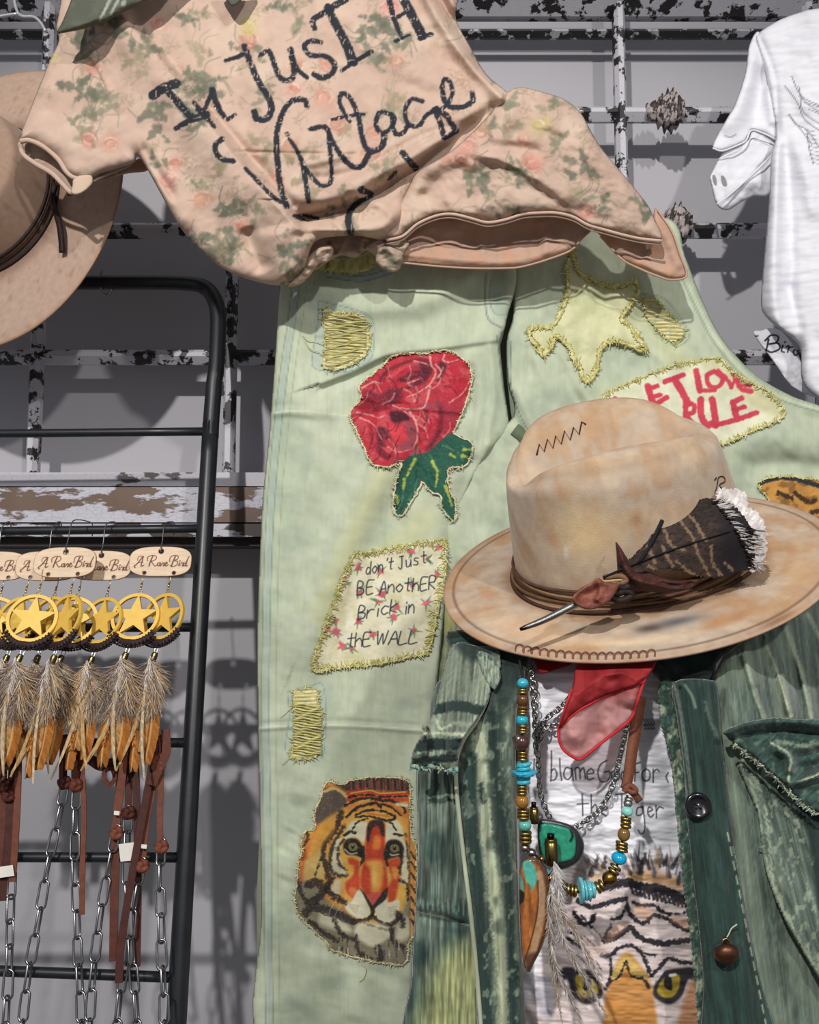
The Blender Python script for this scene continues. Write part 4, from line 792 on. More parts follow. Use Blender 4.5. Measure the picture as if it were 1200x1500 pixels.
def tee_body_paint(p):
    tee_print(5, (20, -20, 760, 420), [(130, 62, 20, 'l'), (110, 130, 22, 'l'), (80, 85, 12, 'y'), (362, 38, 17, 'y'), (230, 165, 22, 'l'), (300, 120, 22, 'l'), (290, 115, 18, 'l'), (255, 240, 14, 'r'), (130, 205, 18, 'r'), (232, 34, 14, 'r'), (365, 70, 13, 'r'), (340, 310, 20, 'l'), (480, 95, 16, 'r'), (570, 50, 24, 'l'), (430, 130, 15, 'r'), (355, 330, 14, 'r'), (540, 40, 18, 'l')])(p)
    p.stroke([(96, 48), (126, 76), (144, 104), (160, 140)], 1.6, rgb(150, 124, 104), .8)
    p.stroke([(345, 222), (430, 225), (530, 227)], 1.2, rgb(196, 164, 144), .6)
    p.fill([(112, 258), (134, 254), (134, 276), (114, 284)], rgb(226, 212, 184), 1, .9)
    tee_letters(p)
sheet('front_panel', body, TD, M_COTTON, tee, 1.5, .002, tee_body_paint, .022, 22, 4, base=TEE)
# sleeve: rolled cuff ring with the dark inside showing
def cuff_lo(X, Y): return 1.36+0*X
sheet('sleeve_back', [(30, 200), (46, 208), (90, 236), (124, 254), (190, 236), (214, 232), (216, 250), (188, 254), (150, 264), (126, 276), (104, 284), (84, 262), (50, 240), (32, 222)], lambda X, Y: 1.362+.0*X, M_COTTON, tee, 2, .002, tee_print(15, (20, 190, 220, 290)), .004, 10, 4, base=TEE*.93)
q = smooth([(30, 207), (44, 206), (64, 215), (85, 233), (97, 251), (108, 260), (118, 260)], 6)
mb = MB(); mb.tube(P(q[:, 0], q[:, 1], 1.332+0*q[:, 0]), .0042, 8, TEE*.98); mb.build('sleeve_hem', M_COTTON, tee)
q = smooth([(30, 210), (34, 226), (52, 240), (76, 254), (92, 270), (104, 282), (112, 278)], 6)
mb = MB(); mb.tube(P(q[:, 0], q[:, 1], 1.345+0*q[:, 0]), .0042, 8, TEE*.98); mb.build('sleeve_hem', M_COTTON, tee)
sheet('cuff_tab', [(108, 262), (122, 255), (134, 256), (136, 268), (126, 279), (114, 285), (104, 283), (106, 272)], lambda X, Y: 1.326-.002*np.cos((X-120)/9), M_COTTON, tee, 1.2, .002, None, .003, 5, 4, base=rgb(202, 178, 156))
q = smooth([(132, 268), (150, 259), (172, 250), (194, 240)], 5); mb = MB(); mb.tube(P(q[:, 0], q[:, 1], 1.338+0*q[:, 0]), .0022, 6, TEE*.9); mb.build('sleeve_seam', M_COTTON, tee)
# lower right flap of the front, its hem, and the inside of the back panel
flap_ops = [
    ('f', lambda X, Y: .035*np.exp(-((X-790)/130)**2-((Y-240)/90)**2)),
    ('r', [(604, 262), (650, 225), (720, 190), (770, 150)], 16, 14, .014), ('r', [(640, 262), (720, 214), (800, 180), (840, 160)], 20, 16, .010), ('r', [(700, 215), (760, 216), (800, 226)], 9, 9, -.008),
    ('r', [(690, 222), (750, 240), (800, 272), (850, 310)], 8, 16, .010), ('r', [(612, 300), (650, 262), (690, 240)], 14, 12, -.008),
    ('r', [(830, 170), (880, 240), (950, 330)], 20, 22, .008), ('r', [(770, 260), (830, 300), (900, 330)], 10, 12, -.006), ('r', [(640, 330), (720, 300), (790, 300)], 14, 16, .006),
    ('r', [(735, 196), (780, 190), (830, 210)], 10, 10, -.006), ('n', 50, 36, .004, .5, 43), ('n', 20, 14, .0014, .5, 44)]
flap_ops = [(o[0], o[1], o[2], o[3], o[4]*1.4, *o[5:]) if o[0] == 'r' else o for o in flap_ops]
TF = Relief(1.30, flap_ops)
flap = [(742, 136), (764, 128), (800, 136), (828, 146), (850, 164), (866, 192), (882, 218), (912, 254), (946, 296), (958, 318), (970, 350), (940, 348), (916, 342), (890, 336), (862, 328), (840, 316), (815, 310), (790, 310), (766, 312), (740, 320), (714, 324), (690, 318), (664, 312), (640, 314), (612, 326), (590, 344), (566, 350), (560, 338), (582, 306), (600, 272), (612, 252), (660, 222), (700, 186), (726, 156)]
sheet('front_flap', flap, TF, M_COTTON, tee, 1.5, .002, tee_print(8, (560, 130, 1000, 360), [(790, 182, 16, 'y'), (780, 240, 18, 'r'), (860, 310, 16, 'r'), (860, 245, 22, 'l'), (700, 262, 22, 'l'), (676, 232, 14, 'r')]), .016, 16, 4, base=TEE)
hem = smooth([(566, 352), (590, 346), (612, 328), (640, 316), (664, 314), (690, 320), (714, 326), (740, 322), (766, 314), (790, 312), (815, 312), (840, 318), (862, 330), (890, 338), (916, 345), (940, 350), (970, 353)], 5)
mb = MB(); mb.tube(P(hem[:, 0], hem[:, 1], TF(hem[:, 0], hem[:, 1])+.006), .0024, 8, TEE*1.02); mb.build('front_hem', M_COTTON, tee)
hem2 = hem+np.array([0, 5.]); mb = MB(); mb.tube(P(hem2[:, 0], hem2[:, 1], TF(hem[:, 0], hem[:, 1])+.011), .0018, 8, TEE*.97); mb.build('front_hem', M_COTTON, tee)
INSIDE = rgb(190, 156, 137)
back = [(552, 360), (590, 330), (640, 300), (760, 300), (860, 312), (866, 338), (850, 350), (836, 366), (800, 380), (762, 390), (740, 392), (690, 391), (640, 388), (600, 384), (570, 386), (556, 380)]
BK = Relief(1.345, [('r', [(600, 350), (700, 352), (840, 330)], 14, 18, -.012), ('r', [(700, 320), (704, 352), (712, 384)], 5, 5, .004), ('r', [(790, 318), (800, 350), (796, 376)], 8, 8, .006), ('r', [(590, 372), (690, 382), (760, 382), (830, 362)], 6, 8, .006, along), ('n', 30, 20, .002, 0, 51)])
def back_paint(p):
    p.mottle(24, 20, rgb(198, 150, 122), 0, .8, .6, 2); p.stroke([(560, 372), (600, 376), (690, 383), (740, 384), (800, 372), (846, 344)], 1.3, rgb(170, 130, 110), .8); p.mottle(9, 9, OLV, .4, .9, .3, 8)
sheet('back_panel', back, BK, M_COTTON, tee, 1.8, .002, back_paint, .004, 8, 4, base=INSIDE)
hb = smooth([(572, 384), (600, 386), (640, 390), (690, 393), (740, 393), (764, 391), (800, 381), (836, 367), (852, 350), (864, 338)], 5)
mb = MB(); mb.tube(P(hb[:, 0], hb[:, 1], BK(hb[:, 0], hb[:, 1])-.001), .0018, 8, INSIDE); mb.build('back_hem', M_COTTON, tee)
corner = [(860, 322), (900, 334), (950, 340), (958, 310), (962, 306), (984, 338), (996, 372), (1008, 402), (984, 409), (962, 402), (936, 392), (912, 380), (896, 364), (880, 346)]
CN = Relief(1.345, [('r', [(956, 316), (984, 360), (996, 400)], 10, 10, .010), ('r', [(890, 344), (930, 378), (980, 402)], 6, 9, .006, along), ('r', [(920, 350), (950, 372)], 14, 14, -.012), ('n', 26, 20, .002, 0, 55)])
def corner_paint(p): p.mottle(20, 16, rgb(200, 146, 112), 0, .8, .6, 5); p.stroke([(884, 356), (912, 378), (950, 394), (990, 402)], 1.3, rgb(176, 136, 114), .8)
sheet('back_corner', corner, CN, M_COTTON, tee, 1.6, .002, corner_paint, .006, 8, 4, base=INSIDE)
hc = smooth([(880, 346), (896, 364), (914, 382), (938, 394), (962, 404), (984, 410), (1006, 404), (997, 374), (985, 340), (964, 308)], 5)
mb = MB(); mb.tube(P(hc[:, 0], hc[:, 1], CN(hc[:, 0], hc[:, 1])-.001), .0018, 8, INSIDE); mb.build('back_hem', M_COTTON, tee)
# knotted gather at the waist
KN = Relief(1.352, [('r', [(462, 356), (482, 366), (480, 388)], 6, 8, .012), ('r', [(500, 352), (512, 366), (530, 372)], 6, 6, .010), ('r', [(476, 352), (494, 372)], 4, 4, -.010), ('r', [(540, 352), (528, 372)], 5, 5, -.010), ('n', 14, 10, .004, 0, 61)])
sheet('waist_gather', [(452, 352), (500, 340), (560, 344), (596, 350), (588, 372), (560, 374), (540, 366), (520, 378), (500, 374), (480, 384), (462, 396), (450, 386)], KN, M_COTTON, tee, 1.5, .002, lambda p: p.mottle(14, 14, rgb(176, 138, 116), 0, .8, .6, 4), .012, 10, 4, base=TEE*.93)
KB = Relief(1.315, [('r', [(446, 392), (462, 372), (480, 362), (486, 372)], 7, 6, .010), ('n', 14, 10, .003, 0, 63)])
sheet('waist_fold', [(420, 420), (440, 398), (452, 376), (468, 362), (486, 360), (488, 372), (480, 384), (468, 386), (454, 404), (440, 416)], KB, M_COTTON, tee, 1.4, .002, tee_print(18, (410, 350, 500, 430)), .010, 9, 4, base=TEE*.97)
sheet('waist_fold', [(536, 362), (556, 352), (584, 348), (600, 356), (592, 372), (586, 394), (570, 398), (552, 386), (548, 374)], Relief(1.325, [('r', [(545, 364), (570, 366), (588, 388)], 8, 8, .012), ('n', 14, 10, .003, 0, 65)]), M_COTTON, tee, 1.4, .002, tee_print(19, (530, 340, 610, 400)), .010, 9, 4, base=TEE*.95)
# ---------------------------------------------------------------- other garments and the hook at the top
olive = thing('olive_garment', 'dark olive printed garment edge lying over the shoulder of the floral tee', 'garment', V(150, -40, 1.29))
OV = Relief(1.266, [('r', [(90, 44), (150, 20), (205, -10)], 12, 20, .010), ('r', [(150, 30), (165, -30)], 8, 8, -.004), ('n', 30, 20, .002, 0, 71)])
def ol_paint(p):
    p.mottle(20, 20, rgb(98, 100, 86), 0, .8, .6, 3)
    for a in ([(147, 28), (158, 6), (168, -16)], [(163, 20), (172, 2), (182, -16)]): p.stroke(a, 4.5, rgb(168, 170, 160), .85, 1, rough=.8)
    p.fill([(178, 2), (184, 0), (184, 8), (178, 8)], rgb(168, 170, 160), 1, .8)
sheet('hem_panel', [(84, 48), (92, 30), (104, 0), (124, -60), (260, -60), (225, -10), (205, 5), (178, 20), (150, 33), (124, 42), (100, 47)], OV, M_COTTON, olive, 1.6, .002, ol_paint, .008, 10, 4, base=rgb(84, 88, 76))
sheet('tie_end', [(318, -30), (326, -8), (336, 6), (342, 9), (354, 0), (366, -30)], lambda X, Y: 1.28-.004*np.cos((X-342)/14), M_COTTON, olive, 1.6, .002, None, .004, 8, 4, base=rgb(92, 92, 86))
hook = thing('wall_hook', 'thin chrome wire display hook in front of the dark bars beside the olive garment', 'hook', V(24, 20, 1.6))
for pts in ([(19, -30), (21, 0), (26, 18), (34, 24), (50, 25), (60, 34), (67, 46)], [(-20, 30), (0, 24), (26, 20)]):
    q = smooth(pts, 6); mb = MB(); mb.tube(P(q[:, 0], q[:, 1], 1.58+0*q[:, 0]), .003, 8); mb.build('wire', plain('bright_chrome', rgb(206, 206, 210), .3, .5, .05, 60, 0), hook)
# ---------------------------------------------------------------- white tee hanging on the far side
WH = rgb(242, 242, 248)
wt = thing('white_tee', 'white slub cotton tee with a fine line drawing hanging behind the right jeans leg', 'T-shirt', V(1190, 300, 1.56))
WT = Relief(1.555, [
    ('f', lambda X, Y: .05*sstep(X, 1110, 1230)),
    ('r', [(1138, 210), (1136, 300), (1134, 420), (1140, 490)], 14, 10, .018, along), ('r', [(1160, 180), (1176, 240), (1194, 330)], 12, 16, .010), ('r', [(1150, 200), (1160, 330), (1160, 470)], 8, 8, -.008),
    ('r', [(1148, 400), (1168, 470), (1172, 540)], 8, 8, -.008), ('r', [(1110, 48), (1134, 110), (1140, 190)], 3, 6, -.006, along),
    ('n', 40, 60, .004, 0, 81), ('n', 30, 7, .0009, -.1, 84)])
def wt_paint(p):
    p.mottle(30, 5, rgb(228, 228, 238), 0, .8, .5, 5)
    ln = rgb(92, 90, 100)
    for a, wd in (([(1160, 112), (1172, 138), (1190, 150), (1230, 165)], 1.3), ([(1150, 126), (1168, 150), (1180, 176), (1215, 200)], 1.3), ([(1170, 126), (1180, 150), (1230, 180)], 1.2), ([(1172, 140), (1178, 165), (1215, 190)], 1.2), ([(1156, 168), (1166, 182), (1182, 190), (1200, 215)], 1.2), ([(1156, 168), (1172, 188), (1190, 212)], 1.2), ([(1180, 150), (1215, 162)], 1.0), ([(1185, 160), (1215, 172)], 1.0), ([(1182, 190), (1186, 220), (1192, 240)], 1.1)): p.stroke(a, wd, ln, .85)
    for k in range(9): p.stroke([(1180+k*1.3, 190+k*6), (1194+k*1.4, 193+k*6)], 1.0, ln, .6)
body_w = [(1300, 4), (1200, 12), (1172, 18), (1140, 30), (1112, 48), (1108, 60), (1120, 100), (1130, 150), (1138, 195), (1130, 230), (1127, 290), (1122, 350), (1116, 420), (1115, 446), (1119, 460), (1132, 474), (1150, 487), (1166, 500), (1174, 516), (1176, 560), (1210, 590), (1300, 620)]
sheet('body', body_w, WT, M_WHITE, wt, 2.0, .0015, wt_paint, .02, 14, 4, base=WH)
SL = Relief(1.575, [('r', [(1108, 60), (1090, 130), (1062, 205)], 18, 14, .012), ('r', [(1118, 90), (1112, 150), (1100, 200)], 12, 8, -.008), ('r', [(1126, 120), (1130, 160), (1136, 188)], 8, 10, .012), ('n', 30, 40, .003, 0, 91)])
sheet('sleeve', [(1112, 46), (1128, 80), (1134, 130), (1139, 190), (1136, 204), (1122, 196), (1104, 190), (1100, 192), (1092, 206), (1076, 214), (1058, 220), (1044, 216), (1052, 196), (1066, 172), (1078, 150), (1092, 106), (1098, 66)], SL, M_WHITE, wt, 1.8, .0015, lambda p: (p.mottle(30, 5, rgb(228, 228, 238), 0, .8, .5, 5), p.stroke([(1062, 199), (1070, 201), (1078, 197)], 1.6, rgb(150, 150, 160), .9)), .008, 10, 4, base=WH)
SU = Relief(1.59, [('r', [(1052, 250), (1080, 270), (1124, 262)], 12, 12, .01), ('r', [(1060, 292), (1090, 262), (1134, 214)], 5, 6, .008), ('n', 24, 24, .004, 0, 93)])
sheet('sleeve_underside', [(1060, 222), (1080, 214), (1096, 204), (1104, 190), (1138, 196), (1136, 240), (1128, 284), (1104, 288), (1086, 296), (1066, 308), (1050, 300), (1042, 270), (1041, 256)], SU, M_WHITE, wt, 1.6, .0015, lambda p: p.mottle(30, 5, rgb(228, 228, 238), 0, .8, .5, 6), .008, 9, 4, [[(1044, 256), (1049, 260), (1050, 272), (1045, 268)], [(1056, 258), (1062, 260), (1065, 272), (1059, 272)]], base=WH*.98)
for pts in ([(1044, 217), (1058, 221), (1078, 214), (1093, 206), (1101, 191), (1120, 196), (1138, 205)], [(1050, 299), (1062, 291), (1080, 276), (1106, 252), (1136, 222)]):
    q = smooth(pts, 5); mb = MB(); mb.tube(P(q[:, 0], q[:, 1], 1.570+0*q[:, 0]), .0016, 6, WH); mb.build('rolled_hem', M_WHITE, wt)
lab = [(1104, 489), (1116, 484), (1128, 481), (1146, 486), (1170, 520), (1182, 560), (1196, 582), (1160, 566), (1132, 528)]
def lab_paint(p):
    k = rgb(34, 34, 40)
    for a, wd, w2 in (([(1126, 497), (1124, 508), (1122, 514)], 3, 2), ([(1121, 499), (1130, 491), (1140, 493), (1138, 501), (1127, 504)], 2.6, 2), ([(1128, 504), (1140, 503), (1142, 511), (1130, 516), (1122, 512)], 2.4, 2.4), ([(1147, 506), (1145, 514), (1149, 516)], 2.4, 2), ([(1150, 501), (1150.5, 501.5)], 2.4, 2), ([(1152, 508), (1156, 507), (1154, 516)], 2.2, 2), ([(1156, 509), (1162, 508)], 2.2, 2), ([(1170, 508), (1163, 514), (1164, 520), (1169, 518), (1174, 500)], 2.2, 2.2), ([(1104, 493), (1111, 492)], 2.2, 1.5)): p.stroke(a, wd, k, .95, .6, w2=w2)
sheet('printed_hem', lab, Relief(1.60, [('r', [(1110, 484), (1150, 520), (1180, 570)], 20, 20, .006), ('n', 20, 20, .003, 0, 97)]), M_WHITE, wt, .9, .0015, lab_paint, .004, 8, 4, base=WH)
# ---------------------------------------------------------------- felt hats
def hat_mesh(k, ax, ay, bx, by, H, top=.86, nu=220, crease=.16, brim=None, lean=(0, 0), dentdir=0, ft=0):
    """k metres per unit; crown base radii ax, ay; brim radii bx, by; crown height H. returns verts, faces, (u, ring index) arrays, 'zone'"""
    u = np.linspace(0, 2*np.pi, nu, endpoint=False); cu, su = np.cos(u), np.sin(u); rings = []; zone = []
    for t in np.linspace(1, 0, 26):                                    # brim from the edge inwards
        e = t**.9; rx = ax*1.06+(bx-ax*1.06)*e; ry = ay*1.06+(by-ay*1.06)*e
        z = brim(u, e) if brim else 0*u
        rings.append((rx*cu, ry*su, z)); zone.append(-t)
    for t in np.linspace(0, 1, 26)[1:]:                                # crown wall
        f = 1-(1-top)*t**1.3; fl = 1.06-.06*min(1, t/.08); rr = f*fl
        z = H*t-0*u; sh = sstep(np.array(t), .84, 1.0)*.10
        rings.append(((ax*rr*(1-sh))*cu+lean[0]*t, (ay*rr*(1-sh))*su+lean[1]*t, z)); zone.append(t)
    xt, yt, _ = rings[-1]; cx, cy = lean
    for t in np.linspace(1, 0.02, 18)[1:]:
        x = cx+(xt-cx)*t; y = cy+(yt-cy)*t; rings.append((x, y, H*(1+.05*(1-t**3)))); zone.append(1+(1-t))
    v = np.stack([np.stack([x, y, z*np.ones(nu)], 1) for x, y, z in rings])   # rings, nu, 3
    # long centre crease and front pinches
    x, y, z = v[..., 0]-lean[0]*np.clip(v[..., 2]/H, 0, 1), v[..., 1]-lean[1]*np.clip(v[..., 2]/H, 0, 1), v[..., 2]
    zt = sstep(z/H, .55, 1.0)
    d = crease*H*2.0*np.exp(-(y/(ay*.36))**2)*np.exp(-((x+ax*.05)/(ax*.80))**6)
    v[..., 2] = z-d*zt*(1+.35*x/ax*dentdir)+ft*(y/ay)*sstep(z/H, .3, 1)
    n = len(rings); i, j = np.meshgrid(np.arange(n-1), np.arange(nu), indexing='ij'); j2 = (j+1) % nu
    f = np.stack([i*nu+j, i*nu+j2, (i+1)*nu+j2, (i+1)*nu+j], -1).reshape(-1, 4)
    return v*k, f, u, np.array(zone), n
def close_cap(v, f, nu, n):
    c = v[-1].mean(0); vv = np.vstack([v.reshape(-1, 3), c[None]]); ci = len(vv)-1; b = (n-1)*nu
    tri = [[b+j, b+(j+1) % nu, ci, ci] for j in range(nu)]; return vv, [list(q) for q in f]+[[a, b_, c_] for a, b_, c_, _ in tri]
# ---- front hat
HY = .97; hk = pxm(HY)
hatc = V(927, 826, HY)
hat = thing('feathered_hat', 'weathered tan felt cowboy hat with feather, leather cords and metal spike', 'hat', hatc)
HR = Matrix.Rotation(math.radians(-12), 4, 'Y') @ Matrix.Rotation(math.radians(25.5), 4, 'X') @ Matrix.Rotation(math.radians(0), 4, 'Z')
def brim_f(u, e):
    side = np.abs(np.cos(u))**3
    return e**2*(26*side*np.where(np.cos(u) < 0, -.3, .1))+4*e*np.cos(2*u+.6)-8*np.exp(-((e-1)/.03)**2)*0
hv, hf, hu, hz, hn = hat_mesh(hk, 166, 140, 281, 256, 214, .83, 260, .19, brim_f, (-20, -4), -.3, 15)
def hat_w(p): return np.asarray(p)@np.array(HR.to_3x3()).T+np.array(hatc)
hvv, hff = close_cap(hv, hf, 260, hn); hw = hat_w(hvv)
# weathering, and the shadow under the tie, painted from place on the hat itself (angle, zone), plus soft noise
U = np.r_[np.tile(hu, hn), 0]; Z = np.r_[np.repeat(hz, 260), 2]; hx, hy, hzz = hvv.T/hk
col = np.tile(rgb(180, 161, 142), (len(hvv), 1))
def hmix(m, c):
    global col
    m = np.clip(m, 0, 1)[:, None]; col = col*(1-m)+np.asarray(c)*m
n1 = fbm(hx/60, (hy+hzz)/50, 201, 4); n2 = fbm(hx/26+5, (hy-hzz)/22, 205, 4)
hmix(sstep(n1, 0, .7)*.55, rgb(182, 164, 146)); hmix(sstep(-n1, .05, .7)*.6, rgb(180, 150, 118)); hmix(sstep(n2, .25, .9)*.4, rgb(208, 188, 163)); hmix(sstep(-n2, .35, .9)*.4, rgb(170, 128, 92))
br = Z < 0; hmix(br*sstep(fbm(U*2.2, Z*3, 209, 4), .1, .8)*.6, rgb(174, 130, 92)); hmix(br*np.exp(-((Z+1)/.10)**2)*.35, rgb(160, 118, 90))
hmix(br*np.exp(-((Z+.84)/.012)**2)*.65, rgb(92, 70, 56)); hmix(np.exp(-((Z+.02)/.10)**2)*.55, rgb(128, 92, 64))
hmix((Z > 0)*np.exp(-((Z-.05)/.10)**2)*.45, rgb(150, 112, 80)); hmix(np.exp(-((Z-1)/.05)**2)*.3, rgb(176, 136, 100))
def hspot(u, z, ru, rz, c, a):
    du = np.angle(np.exp(1j*(U-u))); hmix(np.exp(-(du/ru)**2-((Z-z)/rz)**2)*a, c)
FRONT = -math.pi/2
hspot(FRONT-.55, .55, .28, .2, rgb(216, 188, 142), .9); hspot(FRONT-.85, .5, .05, .05, rgb(190, 140, 100), .8); hspot(FRONT-.1, .62, .04, .05, rgb(160, 110, 76), .8); hspot(FRONT-.12, .45, .03, .16, rgb(190, 156, 120), .7)
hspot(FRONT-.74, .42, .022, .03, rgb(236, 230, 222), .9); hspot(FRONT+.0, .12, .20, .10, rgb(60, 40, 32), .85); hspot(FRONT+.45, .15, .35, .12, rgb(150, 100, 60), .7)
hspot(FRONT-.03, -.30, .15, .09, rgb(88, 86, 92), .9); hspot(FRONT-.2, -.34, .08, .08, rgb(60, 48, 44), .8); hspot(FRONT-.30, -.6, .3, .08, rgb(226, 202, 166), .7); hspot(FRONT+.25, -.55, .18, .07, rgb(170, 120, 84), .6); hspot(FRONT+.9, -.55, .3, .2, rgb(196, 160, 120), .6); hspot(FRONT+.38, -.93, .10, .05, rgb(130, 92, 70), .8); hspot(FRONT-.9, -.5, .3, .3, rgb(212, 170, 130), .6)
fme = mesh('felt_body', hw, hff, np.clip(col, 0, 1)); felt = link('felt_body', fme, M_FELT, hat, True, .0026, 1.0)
bvh = BVHTree.FromPolygons([tuple(p) for p in hw], hff)
def on_hat(pts, lift=.0016):
    """points of the hat surface seen at these photo pixels, lifted along the surface normal"""
    out = []; nn = []
    for x, y in pts:
        d = (V(x, y, 1.0)-Vector((0, 0, CAMZ))).normalized(); h = bvh.ray_cast(Vector((0, 0, CAMZ)), d)
        if h[0] is None: continue
        n = h[1] if h[1].dot(d) < 0 else -h[1]; out.append(h[0]+n*(lift+.0026)); nn.append(n)
    return np.array(out), np.array(nn)
def crown_pt(u, t, lift):
    """point on the crown wall at angle u and height fraction t"""
    r = np.interp(t, hz[25:51], np.arange(25, 51)); i = int(r); fr = r-i; j = (np.asarray(u) % (2*np.pi))/(2*np.pi)*260; j0 = np.floor(j).astype(int) % 260
    p = hv[i, j0]*(1-fr)+hv[min(i+1, hn-1), j0]*fr; rad = np.stack([np.cos(u)/166, np.sin(u)/148, 0*np.asarray(u)], 1); rad /= np.linalg.norm(rad, axis=1)[:, None]
    return hat_w(p+rad*(lift+.0026))
# leather cord band, five strands
LE, LE2 = rgb(78, 50, 38), rgb(120, 88, 62)
us = np.linspace(0, 2*np.pi, 140)
for s, (t0, rr, c) in enumerate(((.035, .0023, rgb(70, 46, 36)), (.065, .002, rgb(112, 82, 58)), (.095, .0021, rgb(86, 58, 44)), (.125, .0017, rgb(140, 112, 80)), (.15, .0018, rgb(84, 58, 46)))):
    tt = t0+.012*np.sin(us*3+s*1.9)
    pts = np.vstack([crown_pt(np.array([a]), max(.012, b), .0022) for a, b in zip(us, tt)])
    mb = MB(); mb.tube(pts, rr, 6, c, caps=False); o = mb.build('band_cord', M_LEATHER, hat)
# edge whip stitches at the front of the brim and zigzag on the crown lip
xs = np.linspace(762, 955, 17); mb = MB()
edge = hat_w(hv[0]); 
def edge_at(x):
    a = (edge-np.array([0, 0, CAMZ])); ex = 600+F*a[:, 0]/(a[:, 1]*CP+a[:, 2]*SP); ey = 750-F*(a[:, 2]*CP-a[:, 1]*SP)/(a[:, 1]*CP+a[:, 2]*SP); m = np.where(np.sin(hu) < 0)[0]; j = m[np.argmin(np.abs(ex[m]-x))]; return ex[j], ey[j]
for x in xs:
    ex, ey = edge_at(x); w3, nn = on_hat(smooth([(x-6, ey-3), (x-5, ey-10), (x, ey-13), (x+5, ey-10), (x+5, ey-3)], 4), .0006)
    if len(w3) > 2: mb.tube(w3, .0008, 5, rgb(122, 80, 66))
mb.build('brim_stitching', M_LEATHER, hat)
zz_ = [(786, 668), (790, 652), (797, 663), (802, 645), (810, 658), (814, 640), (822, 652), (827, 633), (835, 646), (840, 628), (848, 638), (852, 620), (858, 624)]
w3, nn = on_hat(zz_, .0008); mb = MB()
if len(w3) > 2: mb.tube(w3, .0010, 5, rgb(70, 46, 42)); mb.build('crown_stitching', M_LEATHER, hat)
# burned brand letter
for st_, in (([(1044, 722), (1047, 711), (1049, 700), (1056, 699), (1058, 706), (1050, 711), (1057, 719)],), ([(1046, 700), (1043, 704)],), ([(1062, 718), (1063, 720)],)):
    w3, nn = on_hat(smooth(st_, 3), .0002)
    if len(w3) > 1: mb = MB(); mb.tube(w3, .0007, 5, rgb(40, 34, 34)); mb.build('branded_letter', M_INK, hat)
# feather: turkey body feather with pale bars and white tip fluff
def W3(pts, Y): pts = np.asarray(pts, float); return P(pts[:, 0], pts[:, 1], Y)
fa_, fn = on_hat([(905, 836), (1065, 790)], .0)
FY0 = on_hat([(905, 836)])[0][0][1]-.018; FY1 = on_hat([(1040, 800)])[0][0][1]-.012; SY = FY0-.004
def fy(X, Y): return FY0+(FY1-FY0)*np.clip((X-900)/180, 0, 1)-.010*np.exp(-((Y-(845-(X-900)*.36))/40)**2)
base_p, tip_p = np.array([884., 838.]), np.array([1112., 764.])
def feather_paint(p):
    p.vary(5, 2, .3, 3, -.3); p.mottle(18, 10, rgb(86, 66, 56), 0, .7, .5, 5)
    p.mix(sstep(p.X, 1040, 1070), rgb(34, 30, 34)); e = sstep(p.X+.35*(760-p.Y), 1086, 1104); p.mix(e*.0, rgb(220, 210, 206))
    for a in ([(962, 752), (974, 776), (984, 800), (1004, 806)], [(986, 742), (1000, 768), (1012, 782), (1020, 800)], [(998, 744), (1018, 764), (1034, 792)], [(1018, 800), (1030, 826), (1040, 842)], [(1042, 800), (1044, 824), (1056, 842)], [(992, 822), (1010, 838), (1024, 846)], [(1062, 824), (1072, 834)], [(970, 800), (980, 820), (986, 830)], [(948, 800), (960, 824)], [(950, 830), (970, 838)]):
        p.stroke(a, 4.4, rgb(146, 118, 92), .85, 1, rough=1.8, seed=int(a[0][0]))
fpoly = [(902, 838), (930, 812), (950, 790), (964, 772), (966, 752), (972, 744), (980, 758), (990, 746), (1000, 738), (1022, 732), (1046, 730), (1070, 738), (1090, 756), (1102, 780), (1106, 812), (1102, 832), (1080, 838), (1056, 846), (1030, 846), (1008, 840), (985, 834), (950, 836), (920, 842)]
fo = sheet('feather', fpoly, fy, M_FEATHER, hat, 1.1, .0006, feather_paint, 0, 3, 3, base=rgb(52, 42, 38), jag=1.0); fo['label'] = 'dark barred turkey feather with white fluffy tip'
rs = np.random.RandomState(4); mb = MB()
for k in range(420):                                             # barbs fringing the vane and the white tip
    a = rs.rand(); X0, Y0 = [(1046+a*60, 732+a*46+a*a*52)] [0] if k % 3 else (1098+rs.rand()*8, 770+rs.rand()*62)
    d = np.array([1.0, -.45+1.0*a]) if k % 3 else np.array([1.0, .25]); d = d/np.linalg.norm(d); L = 6+12*rs.rand(); cu = rs.randn()*.18
    white = k > 110; X0, Y0 = X0-(3 if white else 6)*d[0], Y0-4*d[1]; t = np.linspace(0, 1, 5)[:, None]; q = np.array([X0, Y0])+d*L*t*(1.25 if white else .75)+np.array([-d[1], d[0]])*L*cu*t*t
    yy = fy(q[:, 0], q[:, 1])+(.0012 if white else -.0010)+rs.randn()*.0012; mb.tube(P(q[:, 0], q[:, 1], yy), (.0009 if white else .0007)*np.array([1, 1, .9, .7, .3]), 3, rgb(216, 208, 204)*(.9+.14*rs.rand()) if white else rgb(44, 34, 30), caps=False)
o = mb.build('tip_fluff', M_FEATHER, fo); o['kind'] = 'stuff'
wpoly = [(1050, 733), (1050, 722), (1056, 714), (1070, 716), (1086, 718), (1096, 726), (1096, 742), (1114, 754), (1122, 778), (1124, 806), (1114, 830), (1100, 838), (1094, 800), (1080, 760), (1064, 742)]
sheet('white_tip', wpoly, lambda X, Y: fy(X, Y)+.0012, M_FEATHER, fo, 1.2, .0006, lambda p: (p.vary(3, 9, .12, 7, .5), p.mottle(8, 8, rgb(196, 186, 182), .1, .8, .6, 3)), 0, 3, 3, base=rgb(226, 220, 218), jag=1.8)
